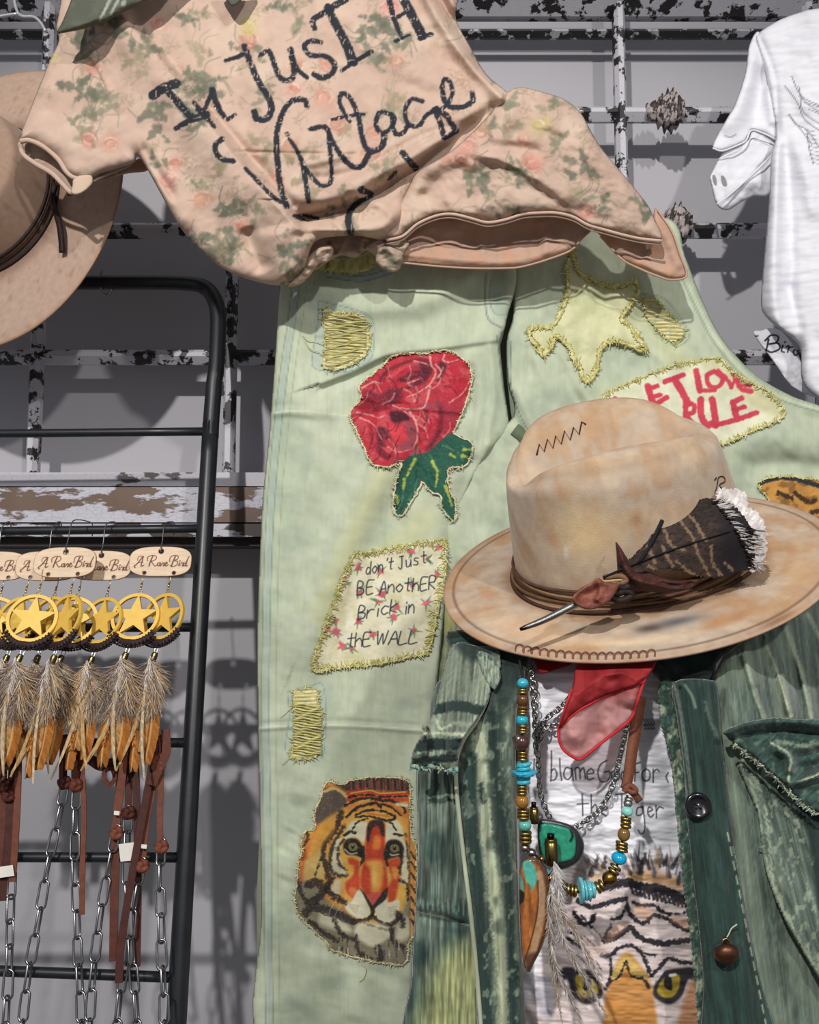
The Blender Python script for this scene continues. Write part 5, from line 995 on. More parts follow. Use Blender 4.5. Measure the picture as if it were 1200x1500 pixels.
q = smooth([(884, 846), (930, 826), (1000, 800), (1070, 778)], 5); mb = MB(); mb.tube(P(q[:, 0], q[:, 1], fy(q[:, 0], q[:, 1])-.0016), np.linspace(.0013, .0005, len(q)), 6, rgb(30, 24, 24)); mb.build('quill', M_FEATHER, fo)
q = smooth([(936, 824), (952, 800), (964, 776), (970, 762)], 4); mb = MB(); mb.tube(P(q[:, 0], q[:, 1], fy(q[:, 0], q[:, 1])-.003), .0024*np.array(np.linspace(.6, 1, len(q))), 5, rgb(30, 28, 30)); mb.build('folded_barb', M_FEATHER, fo)
# leather ties
tie = [(902, 794), (908, 800), (918, 816), (926, 828), (936, 836), (952, 838), (972, 846), (1000, 850), (1024, 848), (1022, 856), (1000, 866), (970, 868), (940, 866), (924, 864), (914, 852), (906, 842), (904, 826), (903, 808)]
TI = Relief(SY, [('r', [(906, 800), (918, 834), (940, 852), (1000, 858)], 8, 8, .012, along), ('r', [(960, 852), (990, 858), (1020, 853)], 4, 4, -.008), ('n', 12, 12, .001, 0, 221)])
o = sheet('leather_tie', tie, TI, M_LEATHER, hat, 1.1, .0022, lambda p: (p.mottle(12, 8, rgb(96, 48, 36), .1, .8, .6, 3), p.fill([(904, 828), (911, 828), (911, 836), (904, 836)], rgb(20, 14, 14), .8, .95)), .005, 6, 4, base=rgb(64, 38, 34))
leafp = [(838, 876), (850, 862), (868, 852), (876, 846), (886, 852), (906, 856), (900, 872), (888, 884), (872, 892), (856, 892), (842, 884)]
o = sheet('leather_tab', leafp, Relief(SY-.019, [('r', [(842, 880), (866, 868), (890, 858)], 9, 9, -.006), ('r', [(876, 848), (880, 866), (872, 884)], 4, 6, .006), ('n', 12, 12, .0007, 0, 223)]), M_LEATHER, hat, 1.1, .0022, lambda p: (p.mottle(14, 8, rgb(150, 92, 76), .1, .8, .7, 4), p.stroke([(838, 876), (868, 852), (878, 846)], 2, rgb(160, 112, 92), .7)), .003, 5, 4, base=rgb(118, 66, 54))
for pts, rr, c in (([(884, 846), (908, 844), (918, 850), (900, 860)], .003, rgb(120, 86, 64)), ([(900, 872), (916, 866), (926, 872), (910, 880), (896, 876)], .0035, rgb(40, 28, 26)), ([(905, 858), (914, 862), (922, 858)], .004, rgb(36, 26, 26)), ([(880, 852), (900, 850), (918, 848)], .0016, rgb(186, 166, 120))):
    q = smooth(pts, 5); mb = MB(); mb.tube(P(q[:, 0], q[:, 1], SY-.005), rr, 7, c); mb.build('wrapped_cord', M_LEATHER, hat)
# metal spike, with pitted tip
q = smooth([(882, 866), (850, 882), (800, 907), (762, 922)], 6); mb = MB(); yy = np.linspace(SY-.004, SY-.014, len(q))
mb.tube(P(q[:, 0], q[:, 1], yy), np.interp(np.linspace(0, 1, len(q)), [0, .35, .8, .94, 1], [.0042, .0040, .0030, .0024, .0016]), 12, np.array([rgb(150, 148, 146)]*(len(q)-2)+[rgb(60, 56, 54)]*2)); o = mb.build('metal_spike', M_BRASS, hat)
# nothing that hangs below the brim may come through it
_ea = edge-np.array([0, 0, CAMZ]); _dn = _ea[:, 1]*CP+_ea[:, 2]*SP; _ex = 600+F*_ea[:, 0]/_dn; _ey = 750-F*(_ea[:, 2]*CP-_ea[:, 1]*SP)/_dn
_m = np.where(np.sin(hu) < .25)[0]; _m = _m[np.argsort(_ex[_m])]
def under_brim(X, Y, D, extra=0.0):
    ey = np.interp(X, _ex[_m], _ey[_m]); ed_ = np.interp(X, _ex[_m], edge[_m, 1]); near = (X > _ex[_m][0]-25)
    lim = ed_+.016+extra+.0014*np.maximum(0, ey-Y)-.0009*np.maximum(0, Y-ey)
    return np.where(near, np.maximum(D, lim), D)
# ---- hat hanging on the rack, partly out of frame
H2Y = 1.53; k2 = pxm(H2Y); c2 = V(-14, 298, H2Y)
hat2 = thing('rancher_hat', 'plain tan felt hat with dark leather band hanging behind the floral sleeve', 'hat', c2)
HR2 = Matrix.Rotation(math.radians(-14), 4, 'Z') @ Matrix.Rotation(math.radians(82), 4, 'X')
v2, f2, u2, z2, n2_ = hat_mesh(k2, 112, 116, 232, 236, 92, .84, 200, .16, lambda u, e: 10*e**3*np.cos(2*u), (0, 6), 0)
vv, ff = close_cap(v2, f2, 200, n2_); w2 = vv@np.array(HR2.to_3x3()).T+np.array(c2)
X_, Y_, Z_ = vv.T/k2; cc_ = np.tile(rgb(178, 152, 136), (len(vv), 1)); zz2 = np.r_[np.repeat(z2, 200), 2]
m = sstep(fbm(X_/50, Y_/50+Z_/30, 231, 4), -.1, .8)[:, None]*.5; cc_ = cc_*(1-m)+rgb(180, 148, 126)*m
m = (zz2 > 0)[:, None]*.55; cc_ = cc_*(1-m)+rgb(140, 114, 96)*m
m = np.exp(-(zz2/.12)**2)[:, None]*.6; cc_ = cc_*(1-m)+rgb(110, 82, 66)*m
m = sstep(fbm(X_/9, Y_/9, 235, 3), .7, 1.1)[:, None]*.25; cc_ = cc_*(1-m)+rgb(120, 86, 64)*m
m = np.exp(-((zz2+1)/.05)**2)[:, None]*.5; cc_ = cc_*(1-m)+rgb(176, 128, 96)*m
link('felt_body', mesh('felt_body', w2, ff, np.clip(cc_, 0, 1)), M_FELT, hat2, True, .003, 1.0)
def c2pt(u, t, lift):
    r = np.interp(t, z2[25:51], np.arange(25, 51)); i = int(r); j0 = np.round((u % (2*np.pi))/(2*np.pi)*200).astype(int) % 200; p = v2[i, j0]
    rad = np.stack([np.cos(u), np.sin(u), 0*u], 1); return (p+rad*lift)@np.array(HR2.to_3x3()).T+np.array(c2)
ua = np.linspace(0, 2*np.pi, 90)
for t0, rr, c in ((.05, .004, rgb(44, 32, 28)), (.12, .0036, rgb(60, 44, 36)), (.18, .003, rgb(92, 72, 56)), (.23, .0032, rgb(44, 32, 28))):
    mb = MB(); mb.tube(c2pt(ua, t0, .0045), rr, 6, c, caps=False); mb.build('band_cord', M_LEATHER, hat2)
kk = c2pt(np.array([.10, -.12, -.30]), .12, .009)
mb = MB(); mb.ribbon(smooth(np.vstack([kk[0], kk[1], P([86, 90, 91], [325, 352, 370], 1.455)]), 4), (0, -1, 0), .010, .003, rgb(40, 28, 26)); mb.build('band_tail', M_LEATHER, hat2)
mb = MB(); mb.ribbon(smooth(P([100, 128, 154], [284, 290, 306], 1.485), 4), (0, -1, .2), .006, .003, rgb(50, 36, 32)); mb.build('band_tail', M_LEATHER, hat2)
mb = MB(); q = smooth([(150, 396), (146, 412), (150, 428), (158, 432), (164, 424)], 5); mb.tube(P(q[:, 0], q[:, 1], 1.62), .002, 6); hk2 = thing('hanger_hook', 'small steel wire hook on the rack top bar below the plain tan hat', 'hook', V(154, 414, 1.62)); mb.build('wire', M_STEEL, hk2)
# ---------------------------------------------------------------- inner white tiger tee
TWH = rgb(242, 242, 248)
it = thing('tiger_tee', 'white tee printed with a tiger face and handwriting inside the dark green jacket', 'T-shirt', V(890, 1250, .96))
IT = Relief(.898, [('f', lambda X, Y: .03*np.exp(-((X-890)/150)**2)), ('r', [(770, 1060), (830, 1054), (900, 1066)], 6, 9, .003), ('r', [(790, 1010), (850, 1000), (960, 1020)], 8, 9, .004), ('r', [(800, 1130), (880, 1120), (980, 1136)], 12, 12, .003), ('r', [(780, 1216), (900, 1214), (1000, 1226)], 12, 12, .003), ('r', [(940, 1010), (975, 1100), (1000, 1250)], 14, 14, -.006), ('r', [(800, 1180), (900, 1176), (980, 1186)], 8, 8, -.002), ('n', 44, 14, .0022, .05, 101)]); IT.post = lambda X, Y, D: under_brim(X, Y, D, .045)
def it_paint(p):
    p.mottle(40, 7, rgb(226, 226, 236), 0, .8, .5, 5); ink = rgb(58, 58, 70)
    # handwriting
    def S(pts, wd=2.0): p.stroke(pts, wd, ink, .92, .6)
    for q in ([(783, 1112), (782, 1132)], [(808, 1100), (808, 1122), (807, 1144)], [(807, 1131), (812, 1126), (816, 1134), (813, 1142), (807, 1143)], [(820, 1111), (821, 1130), (823, 1143)], [(837, 1126), (829, 1125), (826, 1136), (832, 1142), (838, 1134), (838, 1126), (840, 1143)], [(844, 1142), (843, 1126), (849, 1126), (850, 1141)], [(850, 1130), (855, 1125), (858, 1141)], [(861, 1134), (870, 1132), (866, 1126), (860, 1132), (862, 1142), (870, 1140)],
              [(889, 1114), (880, 1120), (876, 1132), (880, 1144), (888, 1145), (893, 1138), (893, 1130), (886, 1131)], [(902, 1128), (896, 1132), (898, 1142), (906, 1142), (907, 1132), (902, 1128)], [(918, 1112), (918, 1143)], [(918, 1130), (911, 1132), (911, 1142), (918, 1141)], [(931, 1118), (930, 1144)], [(931, 1119), (938, 1117)], [(930, 1132), (936, 1131)], [(947, 1126), (941, 1132), (943, 1143), (951, 1142), (952, 1131), (947, 1126)], [(957, 1127), (957, 1146)], [(957, 1132), (962, 1127), (966, 1130)], [(979, 1132), (976, 1138), (979, 1146)],
              [(853, 1163), (854, 1195)], [(846, 1178), (862, 1177)], [(866, 1164), (867, 1196)], [(867, 1184), (873, 1179), (877, 1195)], [(882, 1188), (890, 1184), (884, 1180), (881, 1190), (888, 1195)], [(902, 1164), (918, 1162)], [(911, 1163), (911, 1194)], [(923, 1180), (924, 1195)], [(940, 1182), (934, 1184), (933, 1194), (941, 1192), (942, 1182), (945, 1212), (940, 1222), (935, 1216)], [(949, 1190), (956, 1186), (951, 1182), (949, 1190), (953, 1197), (958, 1193)], [(961, 1180), (962, 1198)], [(962, 1188), (966, 1182), (972, 1184)]): S(q)
    for k in range(8): S([(943+(k % 4)*4, 1053+(k//4)*8), (947+(k % 4)*4, 1060+(k//4)*7), (945+(k % 4)*4, 1062+(k//4)*6)], 1.3)
    # tiger face
    p.T = (750, 1220, 4.138); K = rgb(46, 42, 48); PK, TN, GR = rgb(222, 204, 200), rgb(206, 160, 112), rgb(150, 148, 160); St = p.stroke; Fl = p.fill
    Fl([(330, 230), (450, 180), (560, 220), (660, 190), (800, 200), (960, 230), (1060, 320), (1120, 700), (1160, 1240), (100, 1240), (160, 900), (240, 500)], PK, 8, .85)
    p.mottle(16, 9, rgb(200, 176, 160), .1, .8, .0, 9)
    Fl([(440, 200), (600, 170), (620, 260), (480, 280)], TN, 6, .7); Fl([(700, 240), (850, 230), (1020, 290), (1040, 340), (860, 310), (720, 290)], TN, 6, .9)
    r = np.random.RandomState(3)
    for k in range(90):
        x = 430+r.rand()*620; y = 120+.00025*(x-740)**2+r.rand()*100; L = 60+70*r.rand(); a = -1.9+(x-740)/620*1.2+r.randn()*.25
        St([(x, y+40), (x+L*math.cos(a), y+40+L*math.sin(a))], 22*(.4+r.rand()), [GR, rgb(104, 100, 114), rgb(230, 228, 234), rgb(190, 164, 140), K][k % 5], .72, 1, w2=3)
    for x, y, L in ((510, 130, 70), (560, 140, 60), (780, 150, 90), (800, 120, 60), (930, 130, 60), (480, 190, 60), (1010, 240, 60)): St([(x, y+L), (x+10, y)], 34, K, .75, 1.4, w2=6, rough=1.4)
    def band(a, wd): St(a, wd, K, .95, 1, rough=1.6)
    band([(400, 410), (480, 450), (600, 420), (690, 400)], 30); band([(560, 330), (640, 310), (700, 300), (800, 330), (900, 340), (1000, 380), (1050, 410)], 54)
    for k in range(14): St([(720+k*24, 300+k*7), (735+k*25, 370+k*6)], 20, K, .9, 1, rough=1.2)
    band([(380, 490), (430, 550), (480, 540), (500, 500)], 26); band([(610, 520), (660, 510), (690, 450), (700, 430)], 18); band([(700, 450), (730, 510), (800, 550), (860, 500), (940, 520), (1000, 560), (1070, 595)], 26); band([(740, 420), (780, 440), (860, 440), (900, 470), (960, 500)], 22); band([(960, 490), (1020, 490), (1060, 480)], 12)
    band([(560, 650), (620, 640), (680, 600), (720, 575), (770, 630), (840, 660), (920, 670), (1000, 660), (1070, 650)], 34); band([(540, 745), (600, 740), (650, 700), (700, 685), (760, 700), (800, 760), (840, 860)], 24); band([(850, 860), (900, 810), (950, 760), (1010, 780), (1100, 790)], 24); band([(330, 640), (400, 680), (460, 720)], 20); band([(740, 690), (800, 730), (870, 745)], 12)
    for a in ([(420, 500), (480, 570)], [(600, 560), (560, 640)], [(350, 600), (420, 640)]): band(a, 16)
    Fl([(560, 610), (640, 560), (700, 545), (650, 620), (580, 660)], rgb(216, 168, 140), 4, .6); Fl([(740, 440), (850, 460), (830, 520), (760, 510)], rgb(214, 166, 130), 4, .6); Fl([(960, 520), (1060, 520), (1060, 580)], rgb(212, 160, 126), 4, .7); Fl([(480, 660), (560, 690), (580, 740), (500, 740)], rgb(214, 176, 160), 4, .5)
    # nose bridge and eyes
    Fl([(700, 720), (760, 780), (830, 880), (860, 1000), (860, 1240), (580, 1240), (570, 960), (600, 880), (640, 780)], rgb(206, 142, 72), 3, .95); Fl([(690, 740), (760, 800), (820, 880), (740, 880), (700, 800), (660, 870), (600, 900), (640, 800)], rgb(222, 192, 112), 3, .9)
    band([(600, 900), (650, 870), (690, 780)], 16); band([(695, 785), (720, 860), (800, 890), (830, 940)], 18); band([(600, 760), (600, 850), (570, 950)], 16)
    Fl([(620, 940), (700, 910), (800, 930), (830, 1010), (760, 1040), (640, 1020)], rgb(214, 156, 96), 5, .7); p.mottle(5, 4, rgb(190, 120, 60), .5, .9, .0, 4)
    for (cx, cy, m) in ((950, 930, 1), (455, 930, -1)):
        Fl([(cx-90*m, cy+60), (cx-80*m, cy-20), (cx-30*m, cy-90), (cx+60*m, cy-110), (cx+150*m, cy-110), (cx+180*m, cy-20), (cx+120*m, cy-40), (cx+80*m, cy+60), (cx, cy+110)], K, 2, .95)
        Fl([(cx-66*m, cy+40), (cx-58*m, cy-10), (cx-10*m, cy-60), (cx+60*m, cy-70), (cx+66*m, cy), (cx+30*m, cy+60), (cx-20*m, cy+70)], rgb(170, 148, 52), 1.5, 1)
        Fl([(cx-20*m, cy-60), (cx+14*m, cy-60), (cx+20*m, cy+24), (cx-26*m, cy)], K, 1, 1); St([(cx+10*m, cy-66), (cx+40*m, cy-70)], 18, rgb(230, 230, 236), .9)
        St([(cx-70*m, cy-40), (cx-20*m, cy-110)], 14, rgb(220, 216, 220), .8); St([(cx+90*m, cy+90), (cx+120*m, cy-20)], 12, rgb(200, 196, 204), .8)
    Fl([(1060, 960), (1120, 880), (1150, 1000), (1180, 1240), (1000, 1240)], rgb(200, 140, 98), 4, .85); Fl([(150, 900), (230, 880), (250, 1100), (160, 1100)], rgb(214, 210, 224), 5, .8)
    for k in range(50): St([(a := 340+r.rand()*200, b := 560+r.rand()*460), (a+30+40*r.rand(), b+60)], 8, [K, PK, GR, rgb(196, 160, 130)][k % 4], .6, 1, rough=.8)
sheet('front', [(764, 940), (990, 940), (996, 1040), (1010, 1150), (1024, 1280), (1040, 1400), (1050, 1545), (764, 1545), (760, 1200)], IT, M_WHITE, it, 1.15, .0015, it_paint, .008, 12, 1, base=TWH)

# ---------------------------------------------------------------- dark green corduroy jacket
DG, MG, LG, BL = rgb(42, 66, 62), rgb(88, 102, 92), rgb(130, 142, 124), rgb(182, 190, 162)
jk = thing('corduroy_jacket', 'dark green faded corduroy jacket with frayed cuff, hung open below the feathered hat', 'jacket', V(900, 1200, .94))
def streaks(p, ang=0.0, seed=3, a=.5):
    p.vary(2.2, 70, .22, seed, ang); p.vary(7, 120, .22, seed+4, ang); p.mottle(26, 90, LG, .1, .9, a, seed+6, ang)
LB = Relief(.852, [('r', [(690, 1150), (700, 1280), (702, 1400), (704, 1540)], 26, 14, .012, along), ('r', [(640, 1140), (650, 1300), (640, 1500)], 20, 24, .010), ('r', [(610, 1330), (650, 1336), (690, 1350), (706, 1330)], 4, 8, .006, along), ('r', [(610, 1342), (655, 1350), (700, 1352)], 5, 4, -.004), ('r', [(668, 1180), (676, 1300)], 8, 8, -.006), ('n', 30, 60, .003, 0, 111), ('n', 2.4, 300, .0005, 0, 113)]); LB.post = lambda X, Y, D: under_brim(X, Y, D, .022)
def lb_paint(p):
    streaks(p, .03, 3, .6); p.mottle(40, 50, DG, .1, .8, .6, 17)
    p.fill([(640, 1410), (720, 1390), (740, 1545), (620, 1545)], rgb(176, 178, 118), 18, .75); p.vary(2.5, 50, .25, 33)
    p.stroke([(606, 1330), (640, 1330), (672, 1344), (704, 1334)], 7, DG, .8, 2, rough=2)
    for k in range(26): p.stroke([(608+k*3.7, 1322+6*math.sin(k*1.3)), (609+k*3.7, 1338+4*math.sin(k*.7))], 1.8, [rgb(26, 48, 46), LG][k % 2], .7)
    p.stroke([(606, 1334), (650, 1344), (694, 1356), (706, 1340)], 1.6, BL, .7)
sheet('left_body', [(640, 1000), (720, 965), (740, 1000), (750, 1545), (596, 1545), (602, 1440), (608, 1330), (613, 1220), (610, 1130), (630, 1060)], LB, M_CORD, jk, 1.8, .003, lb_paint, .012, 10, 2, base=MG)
LP = Relief(.828, [('r', [(736, 1000), (740, 1150), (752, 1300), (756, 1540)], 14, 24, .016, along), ('r', [(712, 1120), (722, 1240), (734, 1400), (740, 1540)], 7, 7, -.006, along), ('r', [(690, 1110), (694, 1240), (712, 1420), (720, 1540)], 10, 10, .008, along), ('n', 24, 70, .003, 0, 121), ('n', 2.4, 300, .0005, 0, 113)]); LP.post = lambda X, Y, D: under_brim(X, Y, D, .014)
def lp_paint(p):
    streaks(p, .04, 23, .25)
    p.stroke([(703, 1080), (708, 1140), (712, 1210), (722, 1290), (734, 1400), (742, 1545)], 20, BL, .95, 4, rough=3); p.stroke([(704, 1150), (708, 1175)], 8, rgb(28, 48, 44), .9, 2, rough=2)
    p.stroke([(720, 1040), (726, 1140), (738, 1240), (748, 1330), (754, 1545)], 14, DG*.85, .95, 3, rough=3); p.stroke([(745, 1010), (750, 1120), (760, 1240), (764, 1400)], 16, LG*1.12, .95, 4, rough=2)
    p.stroke([(690, 1110), (690, 1200), (702, 1320), (716, 1545)], 18, DG*.9, .95, 3, rough=2); p.mottle(9, 14, BL, .35, .8, .5, 27); p.mottle(20, 40, DG*.7, .3, .8, .5, 29)
    p.fill([(690, 960), (772, 950), (760, 1010), (730, 1060), (720, 1010)], DG*.6, 8, .8)  # dark lapel interior below the brim: shade painted into the colour
lp_poly = [(700, 955), (772, 950), (764, 1010), (756, 1060), (757, 1150), (758, 1260), (762, 1380), (768, 1545), (706, 1545), (694, 1400), (684, 1290), (674, 1210), (668, 1130), (672, 1105), (692, 1068), (712, 1040), (716, 1015), (708, 985)]
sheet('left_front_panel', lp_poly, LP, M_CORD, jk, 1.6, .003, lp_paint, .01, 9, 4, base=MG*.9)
q = smooth([(706, 972), (712, 1000), (714, 1022), (698, 1056), (680, 1082), (669, 1112), (668, 1140), (672, 1190), (680, 1260), (690, 1340), (698, 1420), (708, 1545)], 6)
mb = MB(); mb.tube(P(q[:, 0], q[:, 1], LP(q[:, 0], q[:, 1])-.003+.002), .0022, 6, BL*.92); mb.build('edge_piping', M_CORD, jk)
CU = Relief(.798, [('r', [(640, 1040), (670, 1036), (704, 1040)], 8, 8, .008, along), ('r', [(622, 1074), (650, 1078), (684, 1076)], 7, 10, .010, along), ('r', [(606, 1104), (640, 1100), (676, 1096)], 8, 8, .008, along), ('r', [(640, 1058), (668, 1060), (694, 1060)], 5, 5, -.008), ('r', [(676, 960), (690, 1000), (706, 1030)], 8, 14, .010), ('n', 24, 14, .002, 0, 131), ('n', 2.6, 200, .0004, .1, 113)]); CU.post = under_brim
def cu_paint(p):
    streaks(p, .1, 43, .5)
    for a, wd, c in (([(636, 1040), (670, 1034), (708, 1042)], 15, DG*.75), ([(628, 1062), (650, 1058), (690, 1062)], 7, LG), ([(612, 1076), (640, 1074), (684, 1076)], 4, BL), ([(608, 1094), (640, 1090), (676, 1090)], 17, DG*.65), ([(600, 1116), (640, 1112), (670, 1110)], 10, DG*.6), ([(640, 1056), (646, 1068), (660, 1062)], 4, BL)): p.stroke(a, wd, c, 1, 1.5, rough=1.5)
    for k in range(7): p.stroke([(668+k*3, 965+k*3), (672+k*4, 1026)], 2, LG, .6, 1)
    p.fill([(700, 950), (716, 960), (718, 1000), (706, 1000)], BL*.85, 3, .6); p.fill([(668, 940), (735, 940), (720, 962), (690, 968)], DG*.6, 5, .8)  # last fill paints the brim's shade onto the cuff top
cu_poly = [(664, 944), (700, 946), (728, 950), (734, 975), (722, 1000), (714, 1030), (698, 1056), (682, 1078), (672, 1100), (668, 1130), (652, 1128), (640, 1122), (622, 1124), (603, 1122), (606, 1098), (624, 1066), (636, 1040), (646, 1000)]
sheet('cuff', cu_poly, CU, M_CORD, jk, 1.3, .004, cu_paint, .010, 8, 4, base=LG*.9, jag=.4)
q = smooth([(603, 1122), (622, 1126), (640, 1124), (654, 1130), (668, 1130)], 5)
threads('frayed_hem', q, CU, M_CORD, jk, 120, 7, 1.2, [LG, DG, rgb(120, 160, 150), BL], seed=71, lift=.003, edge=4.2, spread=1.2, side=-1)
cf = smooth([(702, 958), (716, 962), (730, 985), (722, 1012), (706, 990)], 5, True)
TE = Relief(.785, [('r', [(706, 960), (722, 990)], 6, 6, .006), ('n', 10, 10, .0015, 0, 135)]); TE.post = lambda X, Y, D: under_brim(X, Y, D, -.004)
sheet('torn_edge', [(700, 955), (716, 958), (728, 972), (734, 992), (724, 1010), (712, 996), (704, 980)], TE, M_CORD, jk, 1.3, .003, lambda p: (p.mottle(8, 12, DG, .1, .7, .7, 3), p.vary(2, 12, .3, 5)), .004, 6, 4, base=LG, jag=.5)
CO = Relief(lambda X, Y: .846+.24*sstep(X, 1030, 1220), [('r', [(960, 960), (1000, 990), (1050, 980)], 10, 12, .012), ('n', 20, 20, .002, 0, 141)]); CO.post = lambda X, Y, D: under_brim(X, Y, D, .018)
# collar in the hat's shade
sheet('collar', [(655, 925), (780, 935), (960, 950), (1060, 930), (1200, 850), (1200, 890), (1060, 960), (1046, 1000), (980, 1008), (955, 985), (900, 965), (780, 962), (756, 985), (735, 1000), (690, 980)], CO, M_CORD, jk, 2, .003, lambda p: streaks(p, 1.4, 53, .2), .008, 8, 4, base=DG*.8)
# right side
RB_ = Relief(lambda X, Y: .848+.26*sstep(X, 1060, 1260)*sstep(Y, 1160, 860), [('f', lambda X, Y: .03*np.exp(-((X-1110)/90)**2)), ('r', [(1090, 960), (1104, 1010), (1120, 1054)], 5, 9, .010, along), ('r', [(1122, 940), (1142, 990), (1160, 1050)], 5, 9, .012, along), ('r', [(1150, 915), (1172, 980), (1190, 1056)], 6, 9, .012, along), ('r', [(1140, 980), (1156, 1050)], 4, 6, .006), ('r', [(1106, 1000), (1126, 1056)], 6, 6, -.006), ('r', [(1160, 960), (1178, 1050)], 7, 7, -.008), ('r', [(1094, 1120), (1110, 1300), (1150, 1480)], 16, 16, -.008), ('n', 30, 70, .003, -.1, 151), ('n', 2.4, 300, .0005, -.1, 113)]); RB_.post = lambda X, Y, D: under_brim(X, Y, D, .02)
def rb_paint(p):
    streaks(p, -.12, 63, .6)
    for a in ([(1096, 975), (1108, 1020), (1120, 1052)], [(1124, 950), (1146, 1010), (1160, 1052)], [(1152, 920), (1176, 990), (1190, 1056)], [(1146, 990), (1158, 1050)], [(1184, 900), (1205, 940)]): p.stroke(a, 6, BL, .75, 2, rough=1)
    p.stroke([(1062, 1010), (1058, 1060), (1052, 1090)], 4, rgb(70, 70, 60), .8, 1.5); p.fill([(1050, 1070), (1075, 1080), (1100, 1240), (1130, 1400), (1160, 1545), (1130, 1545), (1100, 1380), (1075, 1240)], LG*.98, 6, .5)
rb_poly = [(1040, 1000), (1060, 960), (1140, 900), (1200, 860), (1300, 800), (1300, 1545), (1120, 1545), (1090, 1400), (1066, 1260), (1050, 1120)]
sheet('right_body', rb_poly, RB_, M_CORD, jk, 2.0, .003, rb_paint, .012, 12, 1, base=MG*1.02)
PL = Relief(.814, [('r', [(1018, 1010), (1030, 1120), (1050, 1260), (1080, 1420), (1090, 1545)], 34, 30, .010, along), ('r', [(988, 1005), (1000, 1080), (1012, 1180)], 3, 5, .006, along), ('r', [(996, 1010), (1008, 1090), (1020, 1190)], 4, 4, -.006, along), ('r', [(1052, 1400), (1090, 1378)], 5, 5, .003), ('n', 20, 70, .0026, -.1, 161), ('n', 2.4, 300, .0004, -.1, 113)]); PL.post = lambda X, Y, D: under_brim(X, Y, D, .004)
def pl_paint(p):
    p.vary(2.2, 60, .16, 73, -.12); p.mottle(14, 70, rgb(58, 82, 74), .1, .8, .5, 75, -.12)
    p.stroke([(988, 1005), (998, 1050), (1008, 1120), (1014, 1180)], 4, LG, .7, 1.5, rough=1); p.stroke([(1004, 1004), (1014, 1020), (1019, 1036)], 4, LG, .8, 1.2); p.stroke([(1034, 1030), (1042, 1060), (1052, 1080)], 5, LG, .5, 2, rough=2)
    for k in range(16):
        y = 1220+k*21; x = 1066+(y-1220)*.2; p.stroke([(x, y), (x+2.6, y+12)], 2.2, BL, .85, .6)
    for k in range(9): p.stroke([(1074+k*3, 1240+k*13), (1076+k*3, 1250+k*13)], 1.8, BL, .7, .6)
pl_poly = [(986, 1000), (1040, 996), (1052, 1010), (1058, 1080), (1068, 1170), (1082, 1270), (1100, 1370), (1122, 1460), (1136, 1545), (1034, 1545), (1030, 1440), (1020, 1330), (1008, 1220), (1000, 1120), (990, 1050)]
sheet('button_placket', pl_poly, PL, M_CORD, jk, 1.6, .003, pl_paint, .007, 7, 4, base=rgb(40, 60, 55))
FA = Relief(.835, [('r', [(974, 1000), (986, 1120), (1006, 1300), (1024, 1545)], 6, 6, .004, along), ('n', 10, 14, .003, 0, 171)]); FA.post = lambda X, Y, D: under_brim(X, Y, D, .012)
def fa_paint(p):
    p.mottle(7, 16, BL, .2, .7, .75, 5); p.mottle(5, 12, DG, .2, .6, .6, 8)
    for k in range(40): p.stroke([(976+k*1.25+2*math.sin(k), 1100+k*11), (978+k*1.25, 1108+k*11)], 3, BL, .7, 1, rough=1)
sheet('front_facing', [(966, 1000), (990, 1000), (994, 1060), (1004, 1130), (1012, 1220), (1024, 1330), (1034, 1440), (1038, 1545), (1026, 1545), (1014, 1400), (1000, 1290), (990, 1190), (982, 1110), (968, 1060)], FA, M_CORD, jk, 1.2, .003, fa_paint, .005, 6, 3, base=rgb(70, 98, 84), jag=.7)
# pocket and flap
PK_ = Relief(.816, [('r', [(1104, 1190), (1118, 1270), (1146, 1340), (1200, 1430)], 5, 8, .006, along), ('r', [(1130, 1200), (1150, 1300), (1200, 1400)], 14, 14, .006), ('n', 22, 60, .003, -.3, 181), ('n', 2.4, 200, .0004, -.3, 113)]); PK_.post = lambda X, Y, D: under_brim(X, Y, D, .01)
def pk_paint(p):
    streaks(p, -.25, 83, .5); p.stroke([(1104, 1140), (1108, 1210), (1122, 1280), (1146, 1340), (1196, 1424)], 13, BL, .55, 4, rough=4); p.mottle(8, 14, BL, .3, .7, .5, 85)
    for k in range(20): p.stroke([(1120+k*.8+2*math.sin(k*2), 1180+k*8), (1123+k*.8, 1186+k*8)], 2.6, BL, .7, .8)
    p.fill([(1166, 1180), (1186, 1230), (1196, 1310), (1204, 1380), (1216, 1380), (1216, 1180)], DG*.7, 3, .85)
sheet('pocket', [(1090, 1100), (1110, 1190), (1120, 1270), (1146, 1340), (1174, 1390), (1214, 1450), (1290, 1500), (1290, 1100)], PK_, M_CORD, jk, 1.6, .003, pk_paint, .006, 7, 3, base=MG*1.05, jag=.4)
FL = Relief(.797, [('r', [(1066, 1072), (1100, 1060), (1150, 1056), (1220, 1062)], 8, 7, .010, along), ('r', [(1072, 1082), (1110, 1074), (1160, 1072), (1220, 1078)], 5, 4, -.006, along), ('r', [(1130, 1092), (1156, 1110), (1156, 1140)], 8, 10, .014), ('r', [(1156, 1146), (1180, 1142), (1220, 1128)], 5, 9, .012, along), ('r', [(1150, 1104), (1176, 1108), (1220, 1096)], 8, 8, -.008), ('r', [(1160, 1124), (1190, 1122), (1220, 1112)], 8, 8, -.010), ('r', [(1090, 1084), (1120, 1120), (1150, 1150)], 8, 8, .006), ('n', 20, 14, .0014, .5, 191)]); FL.post = lambda X, Y, D: under_brim(X, Y, D, 0)
